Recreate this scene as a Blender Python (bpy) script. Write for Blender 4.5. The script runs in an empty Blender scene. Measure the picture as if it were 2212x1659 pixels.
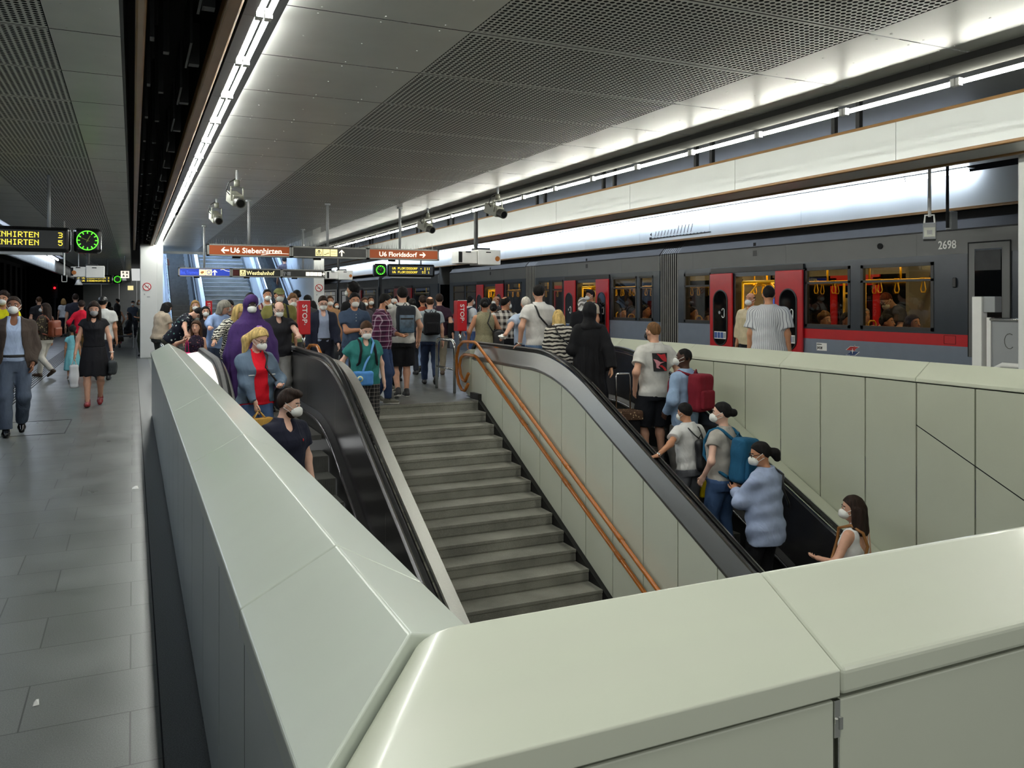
import bpy, math, random, time
import numpy as np
from mathutils import Vector, Matrix, Euler
T_START = time.time()
SC = bpy.context.scene
COL = SC.collection

# ------------------------------------------------------------------ camera
EYE = 1.65            # eye height above the platform
FPX = 1780.0          # focal length in pixels of the 2212 wide frame
YAW = math.radians(24.71)
U0, V0 = 1106.0, 650.0
cam_data = bpy.data.cameras.new('camera')
cam = bpy.data.objects.new('camera', cam_data)
COL.objects.link(cam)
cam.location = (0, 0, EYE)
cam.rotation_euler = (math.pi / 2, 0, -YAW)
cam_data.sensor_width = 36.0
cam_data.sensor_fit = 'HORIZONTAL'
cam_data.lens = 36.0 * FPX / 2212.0
cam_data.shift_y = -(829.5 - V0) / 2212.0
cam_data.clip_start = 0.05
cam_data.clip_end = 300
SC.camera = cam

# ------------------------------------------------------------------ world, exposure
world = bpy.data.worlds.new('station_ambient')
SC.world = world
world.use_nodes = True
world.node_tree.nodes['Background'].inputs[0].default_value = (0.84, 0.86, 0.84, 1)
world.node_tree.nodes['Background'].inputs[1].default_value = 0.75
SC.view_settings.view_transform = 'Standard'
SC.view_settings.look = 'None'
SC.view_settings.gamma = 1.0
SC.view_settings.use_curve_mapping = False
SC.view_settings.exposure = 0.0
SC.cycles.use_denoising = True
SC.cycles.max_bounces = 8
SC.cycles.diffuse_bounces = 4
SC.cycles.glossy_bounces = 4
SC.cycles.transmission_bounces = 4
SC.cycles.transparent_max_bounces = 12
SC.cycles.caustics_reflective = False
SC.cycles.caustics_refractive = False
SC.cycles.sample_clamp_indirect = 4.0
LAMP = 78.0            # strength of the platform fluorescent tubes

ST, CT = math.sin(YAW), math.cos(YAW)

def ray(u, v):
    """world direction per unit of camera depth through pixel (u, v) of the photo"""
    r = (u - U0) / FPX
    return (ST + r * CT, CT - r * ST, -(v - V0) / FPX)

def at_depth(u, v, d):
    dx, dy, dz = ray(u, v)
    return Vector((dx * d, dy * d, EYE + dz * d))

# ------------------------------------------------------------------ materials
def lin(c):
    c = c / 255.0
    return c / 12.92 if c <= 0.04045 else ((c + 0.055) / 1.055) ** 2.4

def rgba(c):
    return (lin(c[0]), lin(c[1]), lin(c[2]), 1.0)

class NT:
    """tiny node-tree helper"""
    def __init__(self, name):
        self.m = bpy.data.materials.new(name)
        self.m.use_nodes = True
        self.t = self.m.node_tree
        self.p = self.t.nodes['Principled BSDF']
        self.out = self.t.nodes['Material Output']
    def n(self, kind, **kw):
        x = self.t.nodes.new(kind)
        for k, v in kw.items():
            setattr(x, k, v)
        return x
    def l(self, a, b):
        self.t.links.new(a, b)
    def coord(self):
        if not hasattr(self, 'tc'):
            self.tc = self.n('ShaderNodeTexCoord')
        return self.tc.outputs['Object']
    def xyz(self):
        if not hasattr(self, 'sx'):
            self.sx = self.n('ShaderNodeSeparateXYZ')
            self.l(self.coord(), self.sx.inputs[0])
        return self.sx.outputs
    def math(self, op, a, b=None, c=None):
        x = self.n('ShaderNodeMath', operation=op)
        for i, v in enumerate((a, b, c)):
            if v is None:
                continue
            if isinstance(v, (int, float)):
                x.inputs[i].default_value = v
            else:
                self.l(v, x.inputs[i])
        return x.outputs[0]
    def mix(self, fac, a, b):
        x = self.n('ShaderNodeMix', data_type='RGBA')
        if isinstance(fac, (int, float)):
            x.inputs[0].default_value = fac
        else:
            self.l(fac, x.inputs[0])
        for i, v in ((6, a), (7, b)):
            if isinstance(v, tuple):
                x.inputs[i].default_value = v
            else:
                self.l(v, x.inputs[i])
        return x.outputs[2]
    def noise(self, scale, detail=3, rough=0.55, vec=None, dist=0.0):
        x = self.n('ShaderNodeTexNoise')
        x.inputs['Scale'].default_value = scale
        x.inputs['Detail'].default_value = detail
        x.inputs['Roughness'].default_value = rough
        x.inputs['Distortion'].default_value = dist
        self.l(vec if vec is not None else self.coord(), x.inputs['Vector'])
        return x.outputs[0]
    def scaled(self, s):
        x = self.n('ShaderNodeMapping')
        x.inputs['Scale'].default_value = s
        self.l(self.coord(), x.inputs[0])
        return x.outputs[0]
    def ramp(self, fac, stops):
        x = self.n('ShaderNodeValToRGB')
        e = x.color_ramp.elements
        e[0].position, e[0].color = stops[0]
        e[1].position, e[1].color = stops[-1]
        for pos, col in stops[1:-1]:
            k = e.new(pos)
            k.color = col
        self.l(fac, x.inputs[0])
        return x.outputs[0]
    def bump(self, height, strength=0.2, dist=0.01):
        x = self.n('ShaderNodeBump')
        x.inputs['Strength'].default_value = strength
        x.inputs['Distance'].default_value = dist
        self.l(height, x.inputs['Height'])
        self.l(x.outputs[0], self.p.inputs['Normal'])
    def col(self, c):
        if isinstance(c, tuple):
            self.p.inputs['Base Color'].default_value = c
        else:
            self.l(c, self.p.inputs['Base Color'])
    def set(self, rough=0.5, metal=0.0, spec=0.5, coat=0.0):
        self.p.inputs['Roughness'].default_value = rough
        self.p.inputs['Metallic'].default_value = metal
        self.p.inputs['Specular IOR Level'].default_value = spec
        self.p.inputs['Coat Weight'].default_value = coat
        self.p.inputs['Coat Roughness'].default_value = 0.08

MATS = {}
def plain(name, c, rough=0.5, metal=0.0, spec=0.5, var=0.06, vscale=6.0, bump=0.0, bscale=60.0, coat=0.0):
    """a surface with a little procedural unevenness"""
    key = ('plain', name)
    if key in MATS:
        return MATS[key]
    k = NT(name)
    a = rgba(c)
    if var > 0:
        n = k.noise(vscale, 3)
        lo = tuple(min(1, x * (1 - var)) for x in a[:3]) + (1,)
        hi = tuple(min(1, x * (1 + var)) for x in a[:3]) + (1,)
        k.col(k.ramp(n, [(0.3, lo), (0.7, hi)]))
    else:
        k.col(a)
    if bump > 0:
        k.bump(k.noise(bscale, 4), bump)
    k.set(rough, metal, spec, coat)
    MATS[key] = k.m
    return k.m

def glow(name, c, strength):
    key = ('glow', name)
    if key in MATS:
        return MATS[key]
    k = NT(name)
    k.col(rgba(c))
    k.p.inputs['Emission Color'].default_value = rgba(c)
    k.p.inputs['Emission Strength'].default_value = strength
    k.set(0.4)
    MATS[key] = k.m
    return k.m

def brushed(name, c, rough=0.28, axis=(1, 1, 60)):
    k = NT(name)
    n = k.noise(8, 3, vec=k.scaled(axis))
    a = rgba(c)
    k.col(k.ramp(n, [(0.3, tuple(x * .85 for x in a[:3]) + (1,)), (0.7, a)]))
    r = k.n('ShaderNodeMapRange')
    k.l(n, r.inputs[0])
    r.inputs[3].default_value = rough * 0.8
    r.inputs[4].default_value = rough * 1.25
    k.set(rough, 1.0)
    k.l(r.outputs[0], k.p.inputs['Roughness'])
    return k.m

def tiles_floor():
    k = NT('granite_tiles')
    b = k.n('ShaderNodeTexBrick', offset=0.37, offset_frequency=2, squash=1.0)
    mp = k.n('ShaderNodeMapping')
    mp.inputs['Location'].default_value = (0.40, 0.13, 0)
    k.l(k.coord(), mp.inputs[0])
    # brick rows run across the platform (long side along x)
    k.l(mp.outputs[0], b.inputs['Vector'])
    b.inputs['Scale'].default_value = 1.0
    b.inputs['Brick Width'].default_value = 0.62
    b.inputs['Row Height'].default_value = 0.42
    b.inputs['Mortar Size'].default_value = 0.0035
    b.inputs['Mortar Smooth'].default_value = 0.1
    b.inputs['Color1'].default_value = rgba((99, 102, 99))
    b.inputs['Color2'].default_value = rgba((109, 112, 109))
    b.inputs['Mortar'].default_value = rgba((58, 58, 56))
    n1 = k.noise(190, 2, 0.7)
    n2 = k.noise(2.2, 4)
    sp = k.ramp(n1, [(0.3, (0.50, 0.50, 0.50, 1)), (0.5, (0.9, 0.9, 0.9, 1)), (0.7, (1.28, 1.28, 1.28, 1))])
    mul = k.n('ShaderNodeMix', data_type='RGBA', blend_type='MULTIPLY')
    mul.inputs[0].default_value = 0.85
    k.l(b.outputs[0], mul.inputs[6]); k.l(sp, mul.inputs[7])
    mul2 = k.n('ShaderNodeMix', data_type='RGBA', blend_type='MULTIPLY')
    mul2.inputs[0].default_value = 0.6
    k.l(mul.outputs[2], mul2.inputs[6])
    k.l(k.ramp(n2, [(0.3, (0.8, 0.8, 0.8, 1)), (0.7, (1.05, 1.05, 1.05, 1))]), mul2.inputs[7])
    k.l(mul2.outputs[2], k.p.inputs['Base Color'])
    k.set(0.42, 0, 0.5)
    rr = k.n('ShaderNodeMapRange')
    k.l(n2, rr.inputs[0]); rr.inputs[3].default_value = 0.22; rr.inputs[4].default_value = 0.42
    k.l(rr.outputs[0], k.p.inputs['Roughness'])
    k.bump(b.outputs['Fac'], 0.15, -0.004)
    return k.m

def granite(name, c, dark=0.55, scale=170, rough=0.5, stain=0.0):
    k = NT(name)
    a = rgba(c)
    n1 = k.noise(scale, 2, 0.7)
    n2 = k.noise(1.7, 4)
    lo = tuple(x * dark for x in a[:3]) + (1,)
    hi = tuple(min(1, x * 1.3) for x in a[:3]) + (1,)
    base = k.ramp(n1, [(0.32, lo), (0.5, a), (0.7, hi)])
    st = k.ramp(n2, [(0.35, (1 - stain,) * 3 + (1,)), (0.6, (1, 1, 1, 1))])
    mul = k.n('ShaderNodeMix', data_type='RGBA', blend_type='MULTIPLY')
    mul.inputs[0].default_value = 1.0
    k.l(base, mul.inputs[6]); k.l(st, mul.inputs[7])
    k.l(mul.outputs[2], k.p.inputs['Base Color'])
    k.set(rough)
    return k.m

def enamel(name, c, rough=0.22):
    """glossy enamelled sheet with faint scuffs"""
    k = NT(name)
    a = rgba(c)
    n = k.noise(1.6, 4)
    s = k.noise(30, 4, 0.7, vec=k.scaled((1, 1, 1)), dist=1.5)
    base = k.ramp(n, [(0.3, tuple(x * .95 for x in a[:3]) + (1,)), (0.7, a)])
    f = k.ramp(s, [(0.66, (0, 0, 0, 1)), (0.80, (1, 1, 1, 1))])
    fac = k.math('MULTIPLY', f, 0.16)
    k.l(k.mix(fac, base, tuple(x * .6 for x in a[:3]) + (1,)), k.p.inputs['Base Color'])
    k.set(rough, 0, 0.5, 0.15)
    k.bump(k.noise(7, 2), 0.02, 0.02)
    return k.m

def perforated(name, c, cell=0.0405, hole=0.355):
    """grey sheet with a square grid of real see-through holes"""
    k = NT(name)
    a = rgba(c)
    X, Y, Z = k.xyz()
    fy = k.math('FRACT', k.math('DIVIDE', Y, cell))
    fx = k.math('FRACT', k.math('DIVIDE', X, cell))
    dy = k.math('SUBTRACT', fy, 0.5)
    dx = k.math('SUBTRACT', fx, 0.5)
    d2 = k.math('ADD', k.math('MULTIPLY', dx, dx), k.math('MULTIPLY', dy, dy))
    inh = k.math('LESS_THAN', d2, hole * hole)
    # solid margins along every panel seam (panels are 1.0 m long)
    py = k.math('ABSOLUTE', k.math('SUBTRACT', k.math('FRACT', k.math('ADD', Y, 0.30)), 0.5))
    inside = k.math('LESS_THAN', py, 0.472)
    inh = k.math('MULTIPLY', inh, inside)
    n = k.noise(3, 3)
    k.col(k.ramp(n, [(0.3, tuple(x * .93 for x in a[:3]) + (1,)), (0.7, a)]))
    k.set(0.40, 0.15, 0.5)
    tr = k.n('ShaderNodeBsdfTransparent')
    ms = k.n('ShaderNodeMixShader')
    k.l(inh, ms.inputs[0]); k.l(k.p.outputs[0], ms.inputs[1]); k.l(tr.outputs[0], ms.inputs[2])
    k.l(ms.outputs[0], k.out.inputs[0])
    return k.m

def glass(name, tint=(200, 205, 210), refl=1.0):
    k = NT(name)
    tr = k.n('ShaderNodeBsdfTransparent')
    tr.inputs[0].default_value = rgba(tint)
    gl = k.n('ShaderNodeBsdfGlossy')
    gl.inputs['Roughness'].default_value = 0.02
    gl.inputs['Color'].default_value = (refl, refl, refl, 1)
    fr = k.n('ShaderNodeFresnel')
    fr.inputs[0].default_value = 1.55
    ms = k.n('ShaderNodeMixShader')
    k.l(fr.outputs[0], ms.inputs[0]); k.l(tr.outputs[0], ms.inputs[1]); k.l(gl.outputs[0], ms.inputs[2])
    k.l(ms.outputs[0], k.out.inputs[0])
    return k.m

def cloth(c, kind='plain', c2=(255, 255, 255), scale=1.0, c3=None):
    """fabric; kind chooses the woven or printed pattern"""
    key = ('cloth', c, kind, c2, scale, c3)
    if key in MATS:
        return MATS[key]
    k = NT('fabric_' + kind)
    a, b = rgba(c), rgba(c2)
    X, Y, Z = k.xyz()
    if kind == 'plain':
        n = k.noise(9, 3)
        col = k.ramp(n, [(0.3, tuple(x * .88 for x in a[:3]) + (1,)), (0.7, tuple(min(1, x * 1.06) for x in a[:3]) + (1,))])
    elif kind == 'denim':
        n = k.noise(5, 4)
        col = k.ramp(n, [(0.3, a), (0.55, tuple(x * 1.15 for x in a[:3]) + (1,)), (0.8, b)])
    elif kind == 'vstripe':
        ang = k.math('ARCTAN2', X, Y)
        f = k.math('LESS_THAN', k.math('FRACT', k.math('MULTIPLY', ang, 5.0 * scale)), 0.22)
        col = k.mix(f, a, b)
    elif kind == 'hstripe':
        w = k.noise(6, 2)
        zz = k.math('ADD', k.math('MULTIPLY', Z, 16 * scale), k.math('MULTIPLY', w, 1.6))
        f = k.math('LESS_THAN', k.math('FRACT', zz), 0.48)
        col = k.mix(f, a, b)
    elif kind == 'plaid':
        XX = k.math('ADD', X, k.math('MULTIPLY', Y, 0.8))
        fx = k.math('FRACT', k.math('MULTIPLY', XX, 15 * scale))
        fz = k.math('FRACT', k.math('MULTIPLY', Z, 15 * scale))
        sx = k.math('LESS_THAN', fx, 0.16)
        sz = k.math('LESS_THAN', fz, 0.16)
        lin_ = k.math('MULTIPLY', k.math('ADD', sx, sz), 0.5)
        dx = k.math('GREATER_THAN', fx, 0.58)
        dz = k.math('GREATER_THAN', fz, 0.58)
        dk = k.math('MULTIPLY', k.math('ADD', dx, dz), 0.42)
        base = k.mix(dk, a, rgba(c3) if c3 else tuple(x * .3 for x in a[:3]) + (1,))
        col = k.mix(lin_, base, b)
    elif kind == 'check':
        XX = k.math('ADD', X, k.math('MULTIPLY', Y, 0.8))
        fx = k.math('LESS_THAN', k.math('FRACT', k.math('MULTIPLY', XX, 13 * scale)), 0.5)
        fz = k.math('LESS_THAN', k.math('FRACT', k.math('MULTIPLY', Z, 13 * scale)), 0.5)
        col = k.mix(k.math('MULTIPLY', k.math('ADD', fx, fz), 0.5), a, b)
    elif kind == 'floral':
        v = k.n('ShaderNodeTexVoronoi')
        v.inputs['Scale'].default_value = 16 * scale
        k.l(k.coord(), v.inputs['Vector'])
        f = k.math('LESS_THAN', k.math('ADD', v.outputs['Distance'], k.math('MULTIPLY', k.noise(25, 2), 0.3)), 0.42)
        pick = k.ramp(v.outputs['Color'], [(0.3, b), (0.6, rgba(c3) if c3 else b)])
        pick = k.mix(k.math('GREATER_THAN', k.noise(11 * scale, 1), 0.5), b, rgba(c3) if c3 else b)
        col = k.mix(f, a, pick)
    elif kind == 'zebra':
        w = k.n('ShaderNodeTexWave', bands_direction='Z')
        w.inputs['Scale'].default_value = 9 * scale
        w.inputs['Distortion'].default_value = 9
        w.inputs['Detail'].default_value = 2
        w.inputs['Detail Scale'].default_value = 1.5
        k.l(k.coord(), w.inputs['Vector'])
        f = k.math('GREATER_THAN', w.outputs['Fac'], 0.5)
        col = k.mix(f, a, b)
    elif kind == 'leopard':
        v = k.n('ShaderNodeTexVoronoi')
        v.inputs['Scale'].default_value = 22 * scale
        k.l(k.coord(), v.inputs['Vector'])
        f = k.math('LESS_THAN', k.math('ADD', v.outputs['Distance'], k.math('MULTIPLY', k.noise(30, 2), 0.4)), 0.5)
        col = k.mix(f, a, b)
    k.l(col, k.p.inputs['Base Color'])
    k.set(0.85, 0, 0.25)
    fold = k.noise(7, 3, 0.5, vec=k.scaled((1.0, 1.0, 0.45)), dist=0.6)
    k.bump(fold, 0.8, 0.035)
    MATS[key] = k.m
    return k.m

M = {}
M['floor'] = tiles_floor()
M['border'] = granite('dark_granite_border', (96, 98, 98), 0.55, 170, 0.45)
M['stair'] = granite('worn_granite_steps', (140, 139, 130), 0.7, 150, 0.55, 0.35)
M['enamel'] = enamel('cream_enamel', (186, 190, 174), 0.30)
M['enamel_lit_s'] = enamel('cream_enamel_lit_stair', (214, 218, 200), 0.33)  # cream enamel copy, extra light on the stair wall put into its colour
M['enamel_lit_r'] = enamel('cream_enamel_lit_right', (208, 212, 193), 0.30)  # brighter copy for the right coping; the missing light is in the colour
M['enamel_l'] = enamel('cool_cream_enamel', (184, 191, 180), 0.28)
M['panel'] = enamel('cream_wall_enamel', (188, 192, 174), 0.33)
M['outer'] = enamel('grey_green_enamel', (176, 184, 182), 0.28)
M['dark'] = plain('dark_void', (14, 14, 15), 0.9, var=0.2)
M['slot'] = plain('dark_slot_steel', (44, 45, 46), 0.55, 0.3, var=0.2)
M['black'] = plain('black_rubber', (16, 16, 17), 0.45, var=0.1)
M['blackgloss'] = plain('black_gloss', (12, 12, 13), 0.12, var=0.0)
M['ceil'] = plain('ceiling_sheet', (226, 227, 222), 0.33, 0.25, 0.5, 0.07, 1.5)
M['perf'] = perforated('perforated_sheet', (230, 231, 226))
M['brown'] = plain('brown_trim', (146, 110, 66), 0.35, var=0.12, vscale=3)
M['orange'] = plain('orange_tube', (178, 104, 32), 0.25, var=0.10, vscale=12, coat=0.3)
M['steel'] = brushed('brushed_steel', (158, 158, 154), 0.36, (1, 40, 40))
M['chrome'] = plain('polished_steel', (215, 216, 214), 0.16, 1.0, var=0.03)
M['darksteel'] = plain('dark_polished_steel', (120, 119, 122), 0.24, 0.9, var=0.06, vscale=2)
M['whitewall'] = plain('white_wall_panel', (206, 208, 206), 0.4, var=0.04, vscale=2)
M['greywall'] = plain('grey_panel', (150, 153, 155), 0.45, var=0.05, vscale=2)
M['shelf'] = plain('white_light_panel', (226, 230, 228), 0.35, var=0.02, vscale=1.5)
M['tube'] = glow('tube_light', (250, 252, 246), LAMP)
M['coolt'] = glow('cool_tube_light', (222, 236, 255), 34.0)
M['tube_r'] = glow('bright_tube_light', (252, 252, 240), 88.0)
M['warm'] = glow('warm_tube_light', (255, 216, 140), 26.0)
M['red'] = plain('red_enamel', (190, 20, 30), 0.35, var=0.06)
M['white'] = plain('white_paint', (232, 232, 228), 0.45, var=0.03)
M['spike'] = plain('spike_wire', (120, 122, 122), 0.3, 0.8, var=0.1)
M['tread'] = plain('ribbed_aluminium', (112, 112, 108), 0.45, 0.6, var=0.12, vscale=9)
M['led'] = glow('amber_led', (255, 226, 70), 1.5)
M['greenled'] = glow('green_led', (90, 255, 50), 1.7)

# ------------------------------------------------------------------ mesh builder
class MB:
    def __init__(self):
        self.v = []; self.f = []; self.mi = []; self.m = 0
        self.X = Matrix.Identity(4)
    def _add(self, vs, fs):
        o = len(self.v)
        self.v += [tuple(self.X @ Vector(p)) for p in vs]
        self.f += [tuple(i + o for i in f) for f in fs]
        self.mi += [self.m] * len(fs)
        return self
    def box(self, x0, x1, y0, y1, z0, z1):
        if x0 > x1: x0, x1 = x1, x0
        if y0 > y1: y0, y1 = y1, y0
        if z0 > z1: z0, z1 = z1, z0
        vs = [(x0, y0, z0), (x1, y0, z0), (x1, y1, z0), (x0, y1, z0), (x0, y0, z1), (x1, y0, z1), (x1, y1, z1), (x0, y1, z1)]
        return self._add(vs, [(0, 3, 2, 1), (4, 5, 6, 7), (0, 1, 5, 4), (1, 2, 6, 5), (2, 3, 7, 6), (3, 0, 4, 7)])
    def quad(self, a, b, c, d):
        return self._add([a, b, c, d], [(0, 1, 2, 3)])
    def prism(self, poly, axis, a, b):
        """extrude a polygon: axis 'x' uses (y,z) points, 'y' uses (x,z), 'z' uses (x,y)"""
        n = len(poly)
        def pt(p, t):
            return {'x': (t, p[0], p[1]), 'y': (p[0], t, p[1]), 'z': (p[0], p[1], t)}[axis]
        vs = [pt(p, a) for p in poly] + [pt(p, b) for p in poly]
        fs = [tuple(range(n))[::-1], tuple(range(n, 2 * n))]
        fs += [(i, (i + 1) % n, n + (i + 1) % n, n + i) for i in range(n)]
        return self._add(vs, fs)
    def tube(self, pts, r, n=8, caps=True):
        pts = [Vector(p) for p in pts]
        rs = r if isinstance(r, (list, tuple)) else [r] * len(pts)
        vs = []; fs = []
        up = None
        for i, p in enumerate(pts):
            a = pts[max(i - 1, 0)]; b = pts[min(i + 1, len(pts) - 1)]
            t = (b - a)
            t = t.normalized() if t.length > 1e-9 else Vector((0, 0, 1))
            if up is None:
                up = Vector((0, 0, 1)) if abs(t.z) < 0.9 else Vector((1, 0, 0))
            s = t.cross(up)
            if s.length < 1e-6:
                s = t.cross(Vector((0, 1, 0)))
            s.normalize()
            up = s.cross(t).normalized()
            for k in range(n):
                an = 2 * math.pi * k / n
                vs.append(p + (s * math.cos(an) + up * math.sin(an)) * rs[i])
        for i in range(len(pts) - 1):
            for k in range(n):
                k2 = (k + 1) % n
                fs.append((i * n + k, i * n + k2, (i + 1) * n + k2, (i + 1) * n + k))
        if caps:
            fs.append(tuple(range(n))[::-1])
            fs.append(tuple(range((len(pts) - 1) * n, len(pts) * n)))
        return self._add(vs, fs)
    def cyl(self, a, b, r, n=12):
        return self.tube([a, b], r, n)
    def ball(self, c, r, nu=10, nv=7):
        rx, ry, rz = r if isinstance(r, tuple) else (r, r, r)
        vs = [(c[0], c[1], c[2] - rz)]; fs = []
        for j in range(1, nv):
            ph = -math.pi / 2 + math.pi * j / nv
            for i in range(nu):
                th = 2 * math.pi * i / nu
                vs.append((c[0] + rx * math.cos(ph) * math.cos(th), c[1] + ry * math.cos(ph) * math.sin(th), c[2] + rz * math.sin(ph)))
        vs.append((c[0], c[1], c[2] + rz))
        for i in range(nu):
            i2 = (i + 1) % nu
            fs.append((0, 1 + i2, 1 + i))
            for j in range(nv - 2):
                fs.append((1 + j * nu + i, 1 + j * nu + i2, 1 + (j + 1) * nu + i2, 1 + (j + 1) * nu + i))
            fs.append((1 + (nv - 2) * nu + i, 1 + (nv - 2) * nu + i2, len(vs) - 1))
        return self._add(vs, fs)
    def sweep(self, prof, path, closed=True):
        """sweep a closed (x, w) profile along a path of (y, z) points lying in planes x = const; w is measured square to the path"""
        n = len(prof); vs = []; fs = []
        P = [Vector((0, p[0], p[1])) for p in path]
        for i, p in enumerate(P):
            t = (P[min(i + 1, len(P) - 1)] - P[max(i - 1, 0)]).normalized()
            nn = Vector((0, t.z, -t.y))   # path runs towards -y: normal points up
            for (x, w) in prof:
                q = p + nn * w
                vs.append((x, q.y, q.z))
        for i in range(len(P) - 1):
            for k in range(n):
                k2 = (k + 1) % n
                fs.append((i * n + k, (i + 1) * n + k, (i + 1) * n + k2, i * n + k2))
        fs.append(tuple(range(n)))
        fs.append(tuple(range((len(P) - 1) * n, len(P) * n))[::-1])
        return self._add(vs, fs)
    def arrays(self, V, F):
        return self._add([tuple(p) for p in V], [tuple(int(i) for i in f) for f in F])
    def build(self, name, mats, parent=None, smooth=False, bevel=0.0, seg=2, local=False):
        me = bpy.data.meshes.new(name)
        off = Vector((0, 0, 0))
        if parent is not None and not local:
            q = parent
            while q is not None:
                off += q.location
                q = q.parent
        me.from_pydata([tuple(Vector(p) - off) for p in self.v], [], self.f)
        if not isinstance(mats, (list, tuple)):
            mats = [mats]
        for m_ in mats:
            me.materials.append(M[m_] if isinstance(m_, str) else m_)
        if len(mats) > 1:
            me.polygons.foreach_set('material_index', self.mi)
        if smooth:
            me.polygons.foreach_set('use_smooth', [True] * len(me.polygons))
        me.update()
        o = bpy.data.objects.new(name, me)
        COL.objects.link(o)
        if parent is not None:
            o.parent = parent
        if bevel > 0:
            b = o.modifiers.new('edge', 'BEVEL')
            b.width = bevel; b.segments = seg; b.limit_method = 'ANGLE'; b.angle_limit = math.radians(35)
        return o

def thing(name, label, cat, loc=(0, 0, 0), group=None, rotz=0.0):
    o = bpy.data.objects.new(name, None)
    COL.objects.link(o)
    o.location = loc
    o.rotation_euler = (0, 0, rotz)
    o.empty_display_size = 0.1
    tag(o, label, cat, group)
    return o

def tag(o, label, cat, group=None):
    o['label'] = label; o['category'] = cat
    if group: o['group'] = group
    return o

def struct(o):
    o['kind'] = 'structure'
    return o

def copy_tree(o, delta=None, parent=None):
    c = o.copy(); COL.objects.link(c)
    c.parent = parent
    if delta is not None:
        c.location = o.location + Vector(delta)
    for ch in o.children:
        copy_tree(ch, None, c)
    return c

def text_into(mb, s, size, origin, face='-y', extr=0.004, width=None, align='LEFT', shear=0.0, bold=0.012):
    """lettering as real raised geometry; origin is the lower left of the line as read"""
    cu = bpy.data.curves.new('lettering', 'FONT')
    cu.body = s; cu.size = size; cu.extrude = extr; cu.align_x = align; cu.shear = shear
    cu.resolution_u = 3; cu.offset = size * bold
    ob = bpy.data.objects.new('lettering', cu)
    me = bpy.data.meshes.new_from_object(ob)
    vs = [v.co.copy() for v in me.vertices]
    if width and vs:
        w = max(v.x for v in vs) - min(v.x for v in vs)
        for v in vs: v.x *= width / w
    O = Vector(origin)
    out = []
    for v in vs:
        if face == '-y': out.append((O.x + v.x, O.y - v.z, O.z + v.y))
        elif face == '-x': out.append((O.x - v.z, O.y - v.x, O.z + v.y))
        elif face == 'down': out.append((O.x + v.y, O.y - v.z, O.z - v.x))
        elif face == 'local': out.append((O.x + v.x, O.y + v.y, O.z + v.z))
    mb._add(out, [tuple(p.vertices) for p in me.polygons])
    bpy.data.objects.remove(ob); bpy.data.curves.remove(cu); bpy.data.meshes.remove(me)
    return mb
# ================================================================== geometry of the stairwell
SL = 0.469                 # slope of stairs and escalators
Y_STAIR = 12.65            # edge of the upper landing
TREAD, RISE = 0.332, 0.1556
Y_KINK = 10.2              # escalator incline starts here
ES_T, ES_R = 0.40, 0.1876
WELL_Y1 = 13.05
XL_IN, XR_IN = 0.70, 7.03  # inner faces of left and right parapet

def z_esc(y):
    """smooth nosing line of the escalators"""
    a = 0.62
    if y >= Y_KINK + a: return 0.0
    if y <= Y_KINK - a: return -SL * (Y_KINK - y)
    t = (Y_KINK + a - y)
    return -SL * t * t / (4 * a)

def step_esc(y):
    if y >= Y_KINK: return 0.0
    return -ES_R * (math.floor((Y_KINK - y) / ES_T) + 1)

def step_stair(y):
    if y >= Y_STAIR: return 0.0
    return -RISE * (math.floor((Y_STAIR - y) / TREAD) + 1)

def ground(x, y):
    if 1.3 < y < 13.0:
        if 0.7 < x < 2.46: return step_esc(y)
        if 2.46 <= x <= 5.25: return step_stair(y)
        if 5.25 < x < 7.03: return step_esc(y)
    return 0.0

# ------------------------------------------------------------------ floor
b = MB()
b.box(-3.15, 0.10, -4, 80, -0.35, 0)
b.m = 1
b.box(0.10, 0.40, -4, 80, -0.35, 0)
b.m = 0
b.box(0.40, 0.72, 13.0, 80, -0.35, 0)
b.box(0.72, 2.46, 13.35, 80, -0.35, 0)
b.box(2.46, 5.26, Y_STAIR + 0.02, 80, -0.35, 0)
b.box(5.26, 7.05, 13.35, 80, -0.35, 0)
b.box(7.05, 10.02, -4, 80, -0.35, 0)
b.box(0.40, 7.05, -4, 1.5, -0.35, 0)
struct(b.build('floor', ['floor', 'border']))
# track beds and what closes the station
b = MB()
b.box(-8, -3.15, -6, 85, -1.4, -1.3); b.box(10.02, 16, -6, 85, -1.4, -1.3)
b.box(-3.17, -3.151, -4, 80, -1.3, -0.0)
struct(b.build('floor_trackbed', M['dark']))
b = MB()
b.box(-8.2, -8, -6, 85, -1.4, 4.6)
for k in range(30):
    b.box(-8.0, -7.8, -2 + 3 * k, -1.7 + 3 * k, -1.3, 4.2)
struct(b.build('wall_left', M['dark']))
struct(MB().box(16, 16.2, -6, 85, -1.4, 4.6).build('wall_right', M['dark']))
b = MB()
for k in range(5):
    b.box(-3.6 + 1.3 * k, -2.312 + 1.3 * k, 74, 74.2, 0, 3.3)
struct(b.build('wall_end', M['whitewall']))
struct(MB().box(-8, -3.4, 79, 79.2, -1.4, 4.5).build('wall_tunnel', M['dark']))
struct(MB().box(5.4, 16, 79, 79.2, -1.4, 4.5).build('wall_back', M['greywall']))

# tactile guiding strip on the left platform: raised ribs
b = MB()
for k in range(8):
    b.box(-2.10 + 0.05 * k, -2.082 + 0.05 * k, 6.0, 60, 0.0, 0.004)
struct(b.build('trim_1', M['dark']))
# tile joints that run along the platform
b = MB()
b.box(0.097, 0.103, -3, 60, 0, 0.0012)
struct(b.build('trim_2', M['dark']))

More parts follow.
